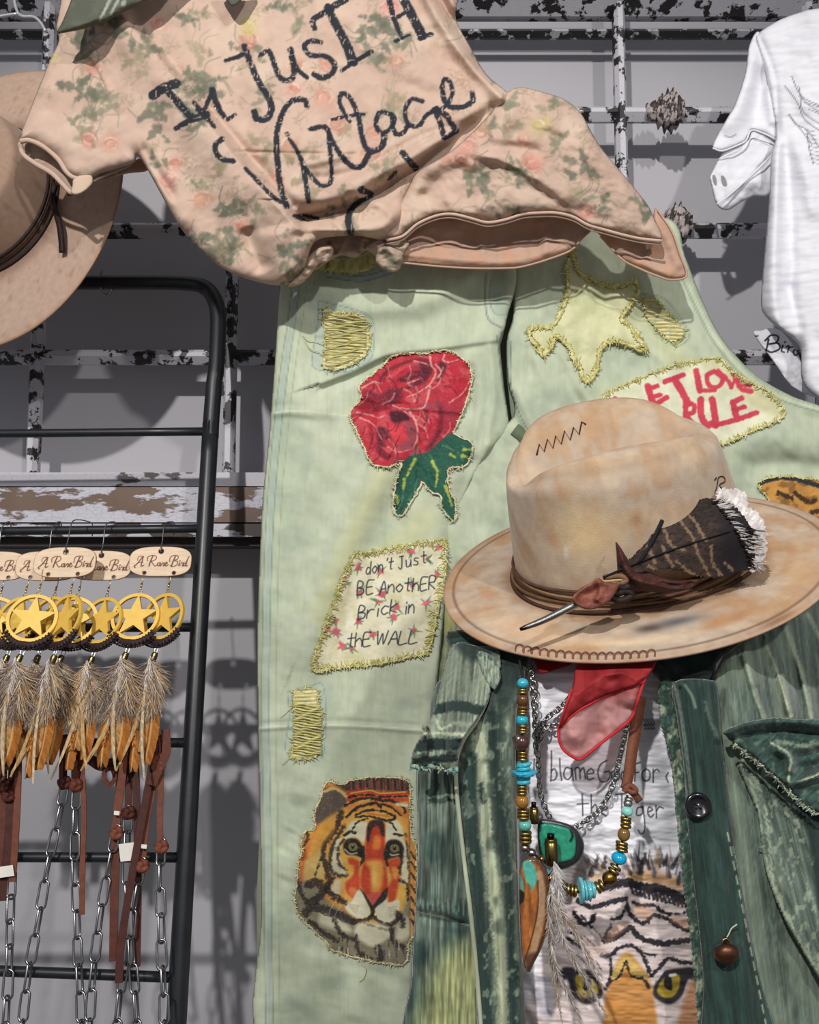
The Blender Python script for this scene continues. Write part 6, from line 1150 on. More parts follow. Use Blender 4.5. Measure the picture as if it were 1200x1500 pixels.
def fl_paint(p):
    p.vary(3, 30, .2, 93, .8); p.mottle(16, 16, DG*.8, .1, .7, .7, 95); p.mottle(10, 10, LG, .3, .8, .5, 97)
    p.stroke([(1130, 1088), (1158, 1108), (1156, 1146), (1180, 1142), (1216, 1126)], 3.5, BL, .85, 1.2, rough=1); p.stroke([(1076, 1092), (1110, 1118), (1150, 1156), (1190, 1186)], 5, BL, .7, 1.5, rough=2); p.stroke([(1140, 1086), (1180, 1092), (1216, 1086)], 6, BL*.95, .6, 2, rough=2)
    for y in (0, 10): p.stroke([(1066, 1074+y), (1100, 1062+y), (1150, 1058+y), (1216, 1064+y)], 1.4, rgb(34, 60, 56), .7)
sheet('pocket_flap', [(1060, 1070), (1080, 1062), (1110, 1054), (1140, 1051), (1180, 1054), (1290, 1062), (1290, 1220), (1210, 1192), (1188, 1186), (1160, 1162), (1136, 1138), (1108, 1114), (1080, 1092), (1064, 1080)], FL, M_CORD, jk, 1.3, .004, fl_paint, .008, 7, 4, base=rgb(54, 78, 70), jag=.4)
threads('frayed_hem', smooth([(1078, 1092), (1108, 1116), (1136, 1140), (1160, 1164), (1188, 1188), (1212, 1194)], 5), FL, M_CORD, jk, 130, 7, .9, [LG, BL, MG], seed=81, lift=.001, edge=2.2, spread=.9, side=-1)
# buttons
Mb = frame(Vector((-.05, -1, .12)), (1, 0, 0), V(1022, 1180, PL(np.array([1022.]), np.array([1180.]))[0]-.0035))
mb = MB(); k = pxm(.81); mb.lathe([(0, -.002), (17*k, -.002), (18.5*k, .001), (18*k, .0035), (14*k, .0042), (12*k, .003), (0, .003)], 28, Mb, rgb(16, 16, 20)); b1 = mb.build('button', attr_mat('black_button', .2, .1, 200, 0, spec=.6), jk)
b1['label'] = 'round black sew-through button'
mb = MB()
for dx, dy in ((-3, -3), (3, -3), (-3, 3), (3, 3)): mb.lathe([(0, .003), (1.6*k, .0031), (1.6*k, .0036), (0, .0036)], 8, Mb@Matrix.Translation((dx*k, dy*k, 0)), rgb(5, 5, 6))
mb.tube([Mb@Vector((-3*k, -3*k, .0042)), Mb@Vector((3*k, 3*k, .0044))], .0007, 4, rgb(70, 70, 74)); mb.tube([Mb@Vector((-3*k, 3*k, .0042)), Mb@Vector((3*k, -3*k, .0044))], .0007, 4, rgb(70, 70, 74)); mb.build('button_hole', M_INK, b1)
c = V(1063, 1394, PL(np.array([1063.]), np.array([1394.]))[0]-.006); Mc = frame(Vector((.05, -.75, -.66)), (1, 0, 0), c)
mb = MB(); mb.lathe([(0, -.002), (15*k, -.002), (17*k, .0), (16.5*k, .004), (11*k, .008), (4*k, .0095), (0, .0098)], 24, Mc, rgb(104, 68, 52)); b2 = mb.build('button', attr_mat('copper_button', .42, .2, 120, .2, metallic=.85), jk); b2['label'] = 'domed copper shank button'
mb = MB(); q = smooth([(1059, 1386), (1059, 1378), (1064, 1375), (1068, 1379), (1067, 1387)], 5); mb.tube(P(q[:, 0], q[:, 1], c.y+.0005), .0014, 6, rgb(150, 120, 90)); mb.build('shank', M_BRASS, b2)
mb = MB(); q = smooth([(1064, 1375), (1068, 1368), (1072, 1360), (1080, 1354)], 5); mb.tube(P(q[:, 0], q[:, 1], c.y+.003), .0007, 4, BL); mb.build('loose_thread', M_YARN, jk)
# display stand that carries the jacket and the hat
st = thing('display_stand', 'black metal display stand behind the green jacket, mostly hidden by it', 'stand', (V(900, 900, 1.10).x, 1.10, 0))
cx_ = V(900, 900, 1.10).x
mb = MB(); mb.tube([(cx_, 1.10, 0), (cx_, 1.10, 1.385)], .014, 12); mb.build('pole', M_BLACK, st)
mb = MB(); mb.lathe([(0, 0), (.17, 0), (.17, .008), (.02, .02), (0, .02)], 28, Matrix.Translation((cx_, 1.10, 0))); mb.build('base', M_BLACK, st)
mb = MB(); mb.tube([(cx_-.13, 1.10, 1.29), (cx_+.2, 1.10, 1.29)], .012, 10); mb.build('shoulder_bar', M_BLACK, st)
mb = MB(); q = smooth([(cx_, 1.10, 1.30), (cx_, 1.10, 1.36), (hatc.x*.5+cx_*.5, 1.05, 1.42), (hatc.x, hatc.y+.05, hatc.z+.03)], 8); mb.tube(q, .010, 8); mb.build('arm', M_BLACK, st)
# ---------------------------------------------------------------- red scarf
sc = thing('red_scarf', 'sheer red scarf with rolled hem hanging below the hat over the white tiger tee', 'scarf', V(880, 1030, .81))
def sheer(name, a):
    m, nt, b, N, L = mat_new(name); at = N.new('ShaderNodeAttribute'); at.attribute_name = 'Col'; L.new(at.outputs['Color'], b.inputs['Base Color']); b.inputs['Roughness'].default_value = .7
    t = N.new('ShaderNodeBsdfTransparent'); t.inputs[0].default_value = (.9, .62, .6, 1); tl = N.new('ShaderNodeBsdfTranslucent'); L.new(at.outputs['Color'], tl.inputs[0])
    m1 = N.new('ShaderNodeMixShader'); m1.inputs[0].default_value = .4; L.new(b.outputs[0], m1.inputs[1]); L.new(tl.outputs[0], m1.inputs[2])
    m2 = N.new('ShaderNodeMixShader'); m2.inputs[0].default_value = a; L.new(t.outputs[0], m2.inputs[1]); L.new(m1.outputs[0], m2.inputs[2]); L.new(m2.outputs[0], N['Material Output'].inputs[0]); return m
M_SHEER = sheer('sheer_silk', .58); M_SHEER2 = sheer('folded_silk', .9)
SCD = Relief(.812, [('r', [(850, 980), (835, 1050), (846, 1100)], 14, 20, .010), ('r', [(900, 980), (890, 1040), (870, 1090)], 16, 16, -.008), ('r', [(940, 980), (920, 1040)], 14, 14, .010), ('n', 30, 30, .003, 0, 241)]); SCD.post = lambda X, Y, D: under_brim(X, Y, D, .006)
RED, PINK = rgb(176, 48, 54), rgb(232, 188, 186)
s1 = [(856, 960), (838, 1010), (822, 1056), (818, 1076), (824, 1096), (838, 1108), (850, 1112), (862, 1104), (884, 1086), (910, 1066), (926, 1050), (936, 1020), (946, 990), (958, 960)]
def sp1(p): p.mix(sstep(p.Y, 1040, 1000), rgb(212, 120, 120)); p.mottle(20, 30, rgb(214, 140, 138), 0, .8, .5, 4)
sheet('lower_layer', s1, SCD, M_SHEER, sc, 1.5, .0006, sp1, .004, 6, 4, base=PINK)
s2 = [(856, 960), (838, 1010), (822, 1056), (820, 1066), (840, 1046), (866, 1030), (890, 1018), (920, 1008), (944, 998), (958, 960)]
sheet('upper_layer', s2, lambda X, Y: SCD(X, Y)-.006-.002*np.cos(X/16), M_SHEER2, sc, 1.5, .0006, lambda p: (p.mottle(24, 20, rgb(140, 30, 38), 0, .8, .6, 5), p.mottle(16, 30, rgb(198, 70, 70), .1, .8, .5, 8)), .004, 6, 4, base=RED)
for pts in (s1[1:14], s2[3:9]):
    q = smooth(pts, 6); mb = MB(); mb.tube(P(q[:, 0], q[:, 1], SCD(q[:, 0], q[:, 1])-(.0015 if pts is not s2[3:9] else .007)), .0014, 6, rgb(190, 46, 52)); mb.build('rolled_hem', M_YARN, sc)
sheet('knot_end', [(784, 960), (785, 974), (790, 986), (800, 986), (818, 980), (836, 974), (850, 960)], lambda X, Y: under_brim(X, Y, np.full(np.shape(X), .822), .014), M_SHEER2, sc, 1.4, .001, None, .004, 6, 4, base=rgb(150, 22, 34))
# ---------------------------------------------------------------- silver chain with stone pendant
def NK(px, py, off=0.0): return float(IT(np.array([float(px)]), np.array([float(py)]))[0])-.012-off
def link_mesh(name, a, b, r, k=7, n=14):
    """one oval chain link lying in the x-z plane, long axis z"""
    t = np.linspace(0, 2*np.pi, n, endpoint=False); st_ = max(0, b-a)
    c = np.stack([a*np.cos(t), 0*t, a*np.sin(t)+st_*np.sign(np.sin(t)+1e-9)], 1); v = []; ang = np.linspace(0, 2*np.pi, k, endpoint=False)
    tg = np.roll(c, -1, 0)-np.roll(c, 1, 0); tg /= np.linalg.norm(tg, axis=1)[:, None]
    for i in range(n):
        nx = np.cross(tg[i], [0, 1, 0]); v.append(c[i]+r*(np.cos(ang)[:, None]*nx+np.sin(ang)[:, None]*np.array([0, 1, 0])))
    f = np.array([[i*k+j, ((i+1) % n)*k+j, ((i+1) % n)*k+(j+1) % k, i*k+(j+1) % k] for i in range(n) for j in range(k)])
    return mesh(name, np.vstack(v), f, (1, 1, 1))
def place_links(root, me, mat, pts, pitch, name='chain_link', twist0=0.0, jit=.1, seed=0):
    pts = resample(np.asarray(pts), pitch); rs = np.random.RandomState(seed); L0 = wloc(root)
    if not me.materials: me.materials.append(mat)
    for i in range(len(pts)):
        t = pts[min(i+1, len(pts)-1)]-pts[max(i-1, 0)]; z = Vector(t).normalized(); y = Vector((0, -1, 0)); y = (y-z*y.dot(z)).normalized()
        M = Matrix((y.cross(z), y, z)).transposed().to_4x4(); M = M @ Matrix.Rotation((math.pi/2 if i % 2 else 0)+twist0+rs.randn()*jit, 4, 'Z')
        o = bpy.data.objects.new(name, me); C.objects.link(o); o.parent = root; M.translation = Vector(pts[i])-L0; o.matrix_local = M
k9 = pxm(.83)
chn = thing('silver_chain_necklace', 'silver rolo chain necklace with a green stone pendant over the tiger tee', 'necklace', V(830, 1180, .83))
lm = link_mesh('chain_link', 3.9*k9, 5.4*k9, 1.35*k9, 6, 12)
def on_tee(pts, off=0.0): q = smooth(pts, 8); return np.array([P(x, y, NK(x, y, off)) for x, y in q])
place_links(chn, lm, M_SILVER, on_tee([(776, 978), (780, 1010), (784, 1050), (788, 1092), (790, 1140), (794, 1170), (806, 1198), (820, 1210), (838, 1212), (856, 1204), (880, 1184), (898, 1150), (908, 1110), (918, 1066), (922, 1040)], .001), 7.6*k9, twist0=.6, seed=1)
place_links(chn, lm, M_SILVER, on_tee([(777, 978), (781, 1002), (784, 1030), (784, 1070), (786, 1100)], .006), 7.6*k9, twist0=.5, seed=2)
place_links(chn, lm, M_SILVER, on_tee([(786, 1100), (794, 1064), (806, 1048), (822, 1036), (836, 1020)], .004), 7.6*k9, twist0=.4, seed=3)
place_links(chn, lm, M_SILVER, on_tee([(790, 1086), (800, 1066), (822, 1062), (834, 1066)], .003), 7.6*k9, twist0=.8, seed=4)
# pendant: green slab in a dark silver bezel
bz = [(788, 1206), (800, 1200), (830, 1206), (846, 1216), (856, 1236), (852, 1256), (840, 1268), (820, 1274), (800, 1268), (790, 1250)]
def PD(off): return lambda X, Y: np.full(np.shape(X), .838-off)
o = sheet('bezel', bz, lambda X, Y: .830-.004*np.cos((X-822)/30), attr_mat('dark_silver', .4, .3, 120, .3, 200, metallic=.9), chn, 1.4, .004, None, .004, 6, 4, base=rgb(92, 92, 98))
o = sheet('stone', [(792, 1208), (828, 1212), (842, 1222), (844, 1246), (836, 1260), (806, 1264), (794, 1250)], lambda X, Y: .824-.003*np.cos((X-820)/28), M_GLOSS, chn, 1.4, .003, lambda p: (p.mottle(10, 14, rgb(34, 120, 98), 0, .8, .6, 4), p.stroke([(836, 1215), (839, 1224), (836, 1232)], 4, rgb(20, 30, 28), .9)), .002, 5, 4, base=rgb(46, 146, 116)); o['label'] = 'green stone slab'
def tube_bead(mb, p0, p1, r, col, prof=((.0, .86), (.06, 1), (.94, 1), (1, .86)), k=14):
    p0, p1 = Vector(p0), Vector(p1); ax = p1-p0; M = frame(ax, (1, 0, .01), p0); mb.lathe([(0, 0)]+[(r*a, ax.length*t) for t, a in prof]+[(0, ax.length)], k, M, col)
def casing(name, x, y0, y1, rpx, Y, root):
    mb = MB(); tube_bead(mb, P(x-1, y0, Y), P(x+1, y1, Y), rpx*pxm(Y), rgb(122, 104, 62), ((0, .8), (.05, 1), (.10, .8), (.14, 1), (.8, 1), (.9, .9), (1, .9))); mb.tube(P([x-1, x-1], [y0-7, y0+1], Y), rpx*.55*pxm(Y), 8, rgb(30, 28, 30)); o = mb.build(name, M_BRASS, root); o['label'] = 'brass cartridge case'
casing('cartridge_case', 808, 1228, 1266, 9.5, .809, chn)
# ---------------------------------------------------------------- beaded necklace
nk = thing('beaded_necklace', 'long beaded necklace of turquoise, brass and brown beads with wooden and feather pendants', 'necklace', V(830, 1150, .8))
TQ, BR, BW, TG, GR_ = rgb(48, 168, 190), rgb(168, 140, 82), rgb(92, 60, 34), rgb(96, 168, 156), rgb(150, 140, 134)
BY = .798
bead_cache = {}
def bead(kind, x, y, rp, hp, col, mat, ang=0.0, Y=None):
    """one bead: radius and length in photo pixels, axis along the string (ang from vertical)"""
    Y = BY if Y is None else Y; k = pxm(Y); key = (kind, rp, hp, tuple(col))
    if key not in bead_cache:
        mb = MB()
        if kind == 'round': pr = [(rp*math.sin(a), -hp/2*math.cos(a)) for a in np.linspace(.18, math.pi-.18, 10)]
        elif kind == 'ring': pr = [(rp*.5, -hp/2)]+[(rp*(.82+.18*math.sin(a)), -hp/2*math.cos(a)) for a in np.linspace(0, math.pi, 7)]+[(rp*.5, hp/2)]
        else: pr = [(rp*.9, -hp/2), (rp, -hp*.3), (rp, hp*.3), (rp*.9, hp/2)]
        if kind == 'chip':
            mb.lathe([(r*k, h*k) for r, h in pr], 9, None, col); v = mb.v[0]; rs = np.random.RandomState(int(rp*10)); v[:, :2] *= (1+.14*rs.randn(len(v)))[:, None]
        else: mb.lathe([(r*k, h*k) for r, h in pr], 16, None, col)
        bead_cache[key] = mb.mesh('bead')
        bead_cache[key].materials.append(mat)
    o = bpy.data.objects.new('bead', bead_cache[key]); C.objects.link(o); o.parent = nk
    M = frame((-math.sin(ang), -.05, math.cos(ang)), (1, 0, 0)); M.translation = Vector(P(x, y, Y))-wloc(nk); o.matrix_local = M; return o
cord = [(760, 960), (764, 985), (767, 1010), (766, 1060), (763, 1090), (766, 1130), (765, 1180), (769, 1220), (772, 1240), (786, 1254), (800, 1276), (818, 1294), (838, 1305), (856, 1306), (874, 1302), (892, 1290), (904, 1268), (909, 1245), (914, 1220), (918, 1190), (919, 1165)]
q = smooth(cord, 5); mb = MB(); mb.tube(P(q[:, 0], q[:, 1], under_brim(q[:, 0], q[:, 1], np.full(len(q), BY))), .0012, 6, rgb(40, 30, 26)); mb.build('cord', M_YARN, nk)
def B(*a, **k): return bead(*a, **k)
B('round', 766, 1001, 8.5, 15, TQ, M_GLOSS)
for y in (1010, 1014, 1041, 1045, 1063, 1068, 1072, 1102, 1107, 1112): B('ring', 766, y, 7.5, 4.2, BR, M_BRASS)
B('round', 766, 1026, 9, 20, BW, M_GLOSS); B('ring', 766, 1036, 8, 5, BW, M_GLOSS); B('round', 765, 1055, 9, 16, TQ*.95, M_GLOSS); B('round', 765, 1088, 10.5, 24, rgb(74, 48, 40), M_GLOSS); B('chip', 760, 1088, 7, 20, GR_*1.1, M_BRASS)
for y, r in ((1119, 11), (1125, 10), (1132, 18), (1138, 10), (1145, 10)): B('chip', 767, y, r, 5.5, [rgb(54, 160, 190), rgb(64, 176, 196)][y % 2], M_GLOSS, .06)
for y in (1152, 1157, 1162): B('ring', 765, y, 7.5, 4.5, BR, M_BRASS)
B('round', 765, 1174, 10, 20, rgb(150, 104, 44), M_GLOSS)
for y in (1187, 1192, 1197): B('ring', 767, y, 9.5, 4.5, BR, M_BRASS)
B('round', 769, 1209, 9.5, 16, TG, M_GLOSS)
for y in (1220, 1226, 1232): B('ring', 770, y, 9, 5, BR, M_BRASS)
B('round', 769, 1242, 6.5, 12, GR_, M_BRASS); B('round', 779, 1249, 6.5, 12, GR_, M_BRASS); B('ring', 793, 1258, 5, 5, BR, M_BRASS, .8)
B('ring', 801, 1278, 5, 5, TQ, M_GLOSS, .8); B('ring', 806, 1286, 6, 5, BR, M_BRASS, .9); B('round', 822, 1298, 9, 16, rgb(58, 44, 40), M_GLOSS, 1.2)
for x in (831, 837, 842): B('ring', x, 1304+(x-837)*.2, 9, 4.5, BR, M_BRASS, 1.4)
for x, r in ((851, 17), (857, 13), (863, 12), (869, 10)): B('chip', x, 1304, r, 5, [rgb(60, 168, 190), rgb(100, 180, 190)][x % 2], M_GLOSS, 1.62)
for x in (876, 881): B('ring', x, 1300-(x-876)*.6, 9, 4.5, BR, M_BRASS, 1.9)
B('round', 893, 1286, 10, 22, rgb(136, 108, 52), M_BRASS, 2.3)
for x, y in ((899, 1276), (902, 1270)): B('ring', x, y, 9, 5, BR, M_BRASS, 2.5)
B('round', 907, 1257, 11, 18, rgb(24, 160, 206), M_GLOSS, 2.9)
for y in (1245, 1240, 1235): B('ring', 911, y, 9, 4.5, BR, M_BRASS, 2.9)
B('round', 914, 1222, 9, 20, rgb(122, 92, 46), M_GLOSS, 2.95)
for y in (1210, 1204, 1199): B('ring', 917, y, 8, 4.5, BR, M_BRASS, 3.0)
B('round', 919, 1188, 8.5, 15, rgb(140, 206, 200), M_GLOSS, 3.1); B('ring', 920, 1177, 6.5, 7, rgb(190, 190, 184), M_BRASS, 3.1); B('ring', 921, 1171, 6, 5, rgb(190, 190, 184), M_BRASS, 3.1)
q = smooth([(938, 1020), (932, 1060), (926, 1100), (920, 1140), (916, 1156)], 5); mb = MB(); mb.ribbon(P(q[:, 0], q[:, 1], np.linspace(.838, .812, len(q))), (0, -1, .1), np.interp(np.arange(len(q)), [0, len(q)-1], [17, 13])*k9, .003, rgb(112, 66, 46)); mb.build('leather_lace', M_LEATHER, nk)
mb = MB(); q = smooth([(914, 1152), (924, 1160), (932, 1158), (922, 1150), (914, 1160)], 5); mb.tube(P(q[:, 0], q[:, 1], .802), 4*k9, 7, rgb(112, 68, 50)); q = smooth([(924, 1158), (932, 1166), (937, 1174)], 4); mb.ribbon(P(q[:, 0], q[:, 1], .804), (0, -1, .1), 10*k9, .002, rgb(104, 62, 46)); mb.build('lace_knot', M_LEATHER, nk)
casing('cartridge_case', 783, 1182, 1206, 6.5, .814, nk)
# wooden pendant with turquoise inlay
wp = [(762, 1268), (770, 1258), (784, 1256), (796, 1266), (804, 1284), (807, 1320), (804, 1356), (794, 1388), (782, 1412), (776, 1424), (768, 1415), (764, 1380), (761, 1330), (760, 1290)]
def wp_paint(p):
    p.vary(3, 24, .2, 5); p.mottle(8, 40, rgb(176, 100, 46), 0, .8, .7, 6)
    p.stroke([(778, 1256), (796, 1270), (803, 1300), (804, 1340), (796, 1380), (780, 1418)], 9, rgb(88, 58, 46), .9, 2); p.stroke([(790, 1280), (794, 1310), (791, 1350), (782, 1390), (774, 1410)], 10, rgb(168, 138, 108), .9, 1.5); p.stroke([(788, 1290), (788, 1330), (780, 1370), (766, 1416)], 1.6, rgb(50, 34, 28), .9)
    p.stroke([(762, 1270), (772, 1258), (784, 1258)], 6, rgb(110, 78, 62), .9, 2); p.fill([(766, 1264), (778, 1262), (785, 1274), (786, 1290), (780, 1304), (776, 1296), (770, 1288)], rgb(82, 166, 150), 1.2, 1); p.fill([(760, 1280), (766, 1290), (768, 1306), (762, 1300)], rgb(82, 160, 146), 1, .9); p.fill([(758, 1304), (768, 1308), (766, 1322), (758, 1324)], rgb(20, 18, 18), 1, .9); p.fill([(770, 1400), (790, 1396), (782, 1416), (774, 1424)], rgb(72, 46, 36), 3, .8)
o = sheet('wooden_pendant', wp, lambda X, Y: .790-.008*np.cos((X-783)/26), M_GLOSS, nk, 1.0, .007, wp_paint, .006, 7, 4, base=rgb(150, 90, 44)); o['label'] = 'long oval wooden pendant with turquoise inlay'
# white and brown feathers hanging from it
def down(name, root, mat, spine, Yf, n, ln, cols, seed, spread=.7, rad=.0006, tipcol=None, width=None, taper=True, stem=rgb(220, 210, 196)):
    """feather: curved spine in pixels, barbs leaving both sides; one mesh"""
    rs = np.random.RandomState(seed); q = smooth(spine, 8); q = resample(q, 1.5); tg = np.gradient(q, axis=0); tg /= np.linalg.norm(tg, axis=1)[:, None]+1e-9; m = len(q); mb = MB()
    yq = Yf(q[:, 0], q[:, 1]); mb.tube(P(q[:, 0], q[:, 1], yq-.0006), np.linspace(.0008, .0003, m), 4, stem, caps=False)
    vs_, fs, cs = [], [], []; nv = 0
    for k in range(n):
        t = rs.rand(); i = int(t*(m-1)); a = q[i]; sgn = 1 if k % 2 else -1; th = sgn*spread*(1-.55*t)*(1+.25*rs.randn()); c, s_ = math.cos(th), math.sin(th); d = np.array([tg[i, 0]*c-tg[i, 1]*s_, tg[i, 0]*s_+tg[i, 1]*c])
        L = ln*(.55+.6*rs.rand())*(min(1, (1-t)*2.2+.25) if taper else 1); cu = rs.randn()*.22-sgn*.15; tt = np.linspace(0, 1, 4)[:, None]
        pp = a+d*L*tt+np.array([-d[1], d[0]])*L*cu*tt*tt; pd = np.array([-d[1], d[0]]); hw = (.42+.3*rs.rand())*np.array([1, .9, .6, .1])[:, None]
        yy = Yf(pp[:, 0], pp[:, 1])+rs.randn()*.0022
        A = P(pp[:, 0]+pd[0]*hw[:, 0], pp[:, 1]+pd[1]*hw[:, 0], yy); Bq = P(pp[:, 0]-pd[0]*hw[:, 0], pp[:, 1]-pd[1]*hw[:, 0], yy)
        vs_.append(np.stack([A, Bq], 1).reshape(-1, 3)); fs += [[nv+2*j, nv+2*j+1, nv+2*j+3, nv+2*j+2] for j in range(3)]; nv += 8
        ci = cols(t, rs) if callable(cols) else cols[rs.randint(len(cols))]; cs.append(np.tile(np.clip(np.asarray(ci)*(.9+.2*rs.rand()), 0, 1), (8, 1)))
    mb.add(np.vstack(vs_), fs, np.vstack(cs)); return mb.build(name, mat, root)
fy_ = lambda X, Y: np.full(np.shape(X), .783)
GB = [rgb(120, 104, 92), rgb(150, 136, 124), rgb(178, 168, 158), rgb(96, 82, 72)]
WB = [rgb(222, 218, 214), rgb(200, 194, 190), rgb(172, 164, 160)]
down('feather', nk, M_FEATHER, [(812, 1262), (818, 1300), (820, 1350), (818, 1380)], lambda X, Y: fy_(X, Y)+.004, 900, 22, WB, 1, .42)
down('feather', nk, M_FEATHER, [(806, 1300), (806, 1360), (816, 1420), (850, 1490)], fy_, 900, 20, lambda t, r: [GB, WB][r.rand() < .35][r.randint(3)], 2, .3)
down('feather', nk, M_FEATHER, [(808, 1310), (824, 1370), (850, 1420), (890, 1490)], lambda X, Y: fy_(X, Y)-.003, 800, 18, lambda t, r: [WB[1], GB[1], GB[2]][r.randint(3)], 3, .28)
down('feather', nk, M_FEATHER, [(812, 1320), (840, 1360), (866, 1410), (884, 1450)], lambda X, Y: fy_(X, Y)+.002, 500, 17, [rgb(186, 170, 160), rgb(150, 130, 120), rgb(210, 200, 196)], 4, .4)
down('feather', nk, M_FEATHER, [(804, 1310), (808, 1400), (824, 1500)], lambda X, Y: fy_(X, Y)+.003, 500, 15, [rgb(168, 150, 112), rgb(150, 138, 128), rgb(200, 192, 184)], 5, .35)
# ---------------------------------------------------------------- wooden cards and star earrings on the rack
WOOD = rgb(226, 200, 172)
GOLD = plain('gold_star', rgb(228, 186, 84), .5, .1, .06, 60, .04)
GOLDW = plain('gold_wire', rgb(190, 164, 96), .3, 1, .1, 60, 0)
SCRIPT = [ # 'A Rare Bird' in laser-cut copperplate, units of the card width 0..100, y down from the baseline
    ([(4, 3), (2, 0), (6, -3), (13, -12), (17, -17), (16, -8), (15, 0), (20, -1)], 1.3), ([(9, -6), (13, -7), (18, -7)], .9), ([(7, -10), (8, -16), (13, -18), (18, -17)], .7),
    ([(30, 0), (32, -9), (35, -17)], 1.5), ([(26, -9), (26, -16), (33, -19), (41, -18), (42, -13), (36, -9), (33, -9), (37, -4), (41, 0), (45, -2)], 1.0),
    ([(50, -6), (46, -5), (46, -1), (49, -1), (51, -6), (51, 0), (54, -3)], 1.2), ([(54, -4), (56, -6), (58, -5), (57, 0), (60, -3)], 1.2), ([(60, -3), (64, -5), (62, -7), (60, -3), (62, 0), (66, -2)], 1.2),
    ([(72, 1), (75, -9), (78, -17)], 1.5), ([(68, -8), (69, -16), (76, -19), (83, -18), (83, -13), (77, -10), (83, -8), (82, -2), (75, 1), (70, -1)], 1.0),
    ([(87, -6), (86, -1), (89, -2)], 1.2), ([(87.5, -9), (87.8, -9.6)], 1.4), ([(90, -5), (92, -6), (94, -5), (93, 0), (95, -2)], 1.2), ([(99, -5), (96, -5), (95, -1), (98, -1), (101, -10), (104, -17)], 1.2), ([(101, -10), (100, 0), (103, -1)], 1.0)]
SM = 1.0                                          # build size: one pixel at the reference distance
EY = rackY(120, 860); ek = pxm(EY)
def card_mesh():
    """card in metres about its hook hole, front towards -y"""
    W_, H_ = 44.5, 22; cx0, cy0 = 0, 17.5
    ang = np.linspace(0, 2*np.pi, 60, endpoint=False); n_ = 3.2
    pol = np.stack([cx0+W_*np.sign(np.cos(ang))*np.abs(np.cos(ang))**(2/n_*1.1), cy0+H_*np.sign(np.sin(ang))*np.abs(np.sin(ang))**(2/n_)], 1)
    def circ(x, y, r): t = np.linspace(0, 2*np.pi, 14, endpoint=False); return np.stack([x+r*np.cos(t), y+r*np.sin(t)], 1)
    X, Y, q = grid_poly(pol, .62, [circ(0, 2.6, 3.6), circ(-21, 34.6, 2.4), circ(21, 34.6, 2.4)])
    p = Paint(X, Y, WOOD); p.vary(30, 3, .04, 5); dk = rgb(96, 58, 40)
    for pts, wd in SCRIPT: p.stroke([(-38+x*.755, 24.5+y*.82) for x, y in pts], wd*1.25, dk, .97, .45, n=6)
    e, _, _ = nearest(X, Y, pol); p.mix(np.clip(1-e/1.0, 0, 1)*.7, rgb(120, 78, 54))
    for x, y, r in ((0, 2.6, 4.4), (-21, 34.6, 3.1), (21, 34.6, 3.1)): p.mix(np.clip(1-(np.hypot(X-x, Y-y)-r*.8)/1.2, 0, 1)*.75, rgb(80, 48, 36))
    return mesh('board', np.stack([X*ek, 0*X, -Y*ek], 1), q[:, ::-1], p.C)
CARD = card_mesh()
def hook_wire(off, py):
    L_ = math.atan(RK); dz = (py-776)*ek; reach = (-off*math.cos(L_)-dz*math.sin(L_))/ek; zc = (-off*math.sin(L_)+dz*math.cos(L_))/ek
    mb = MB(); q = smooth([(0, 5, 4), (0, 2, -3), (0, -4, -2), (0, -14, 1), (-1, 4-zc, reach*.12), (0, -zc-6, reach*.35), (2, -zc-13, reach*.8), (3, -zc-14, reach+2), (2, -zc-9, reach+10), (1, -zc+2, reach+13)], 6)
    mb.tube(np.stack([q[:, 0]*ek, q[:, 2]*ek*-1, -q[:, 1]*ek], 1)*np.array([1, -1, 1]), .9*ek, 6); return mb.mesh('hook_wire')
def star_poly(r, ri, n=5, rot=-math.pi/2): return [(r_*math.cos(rot+i*math.pi/n), r_*math.sin(rot+i*math.pi/n)) for i, r_ in enumerate([r, ri]*n)]
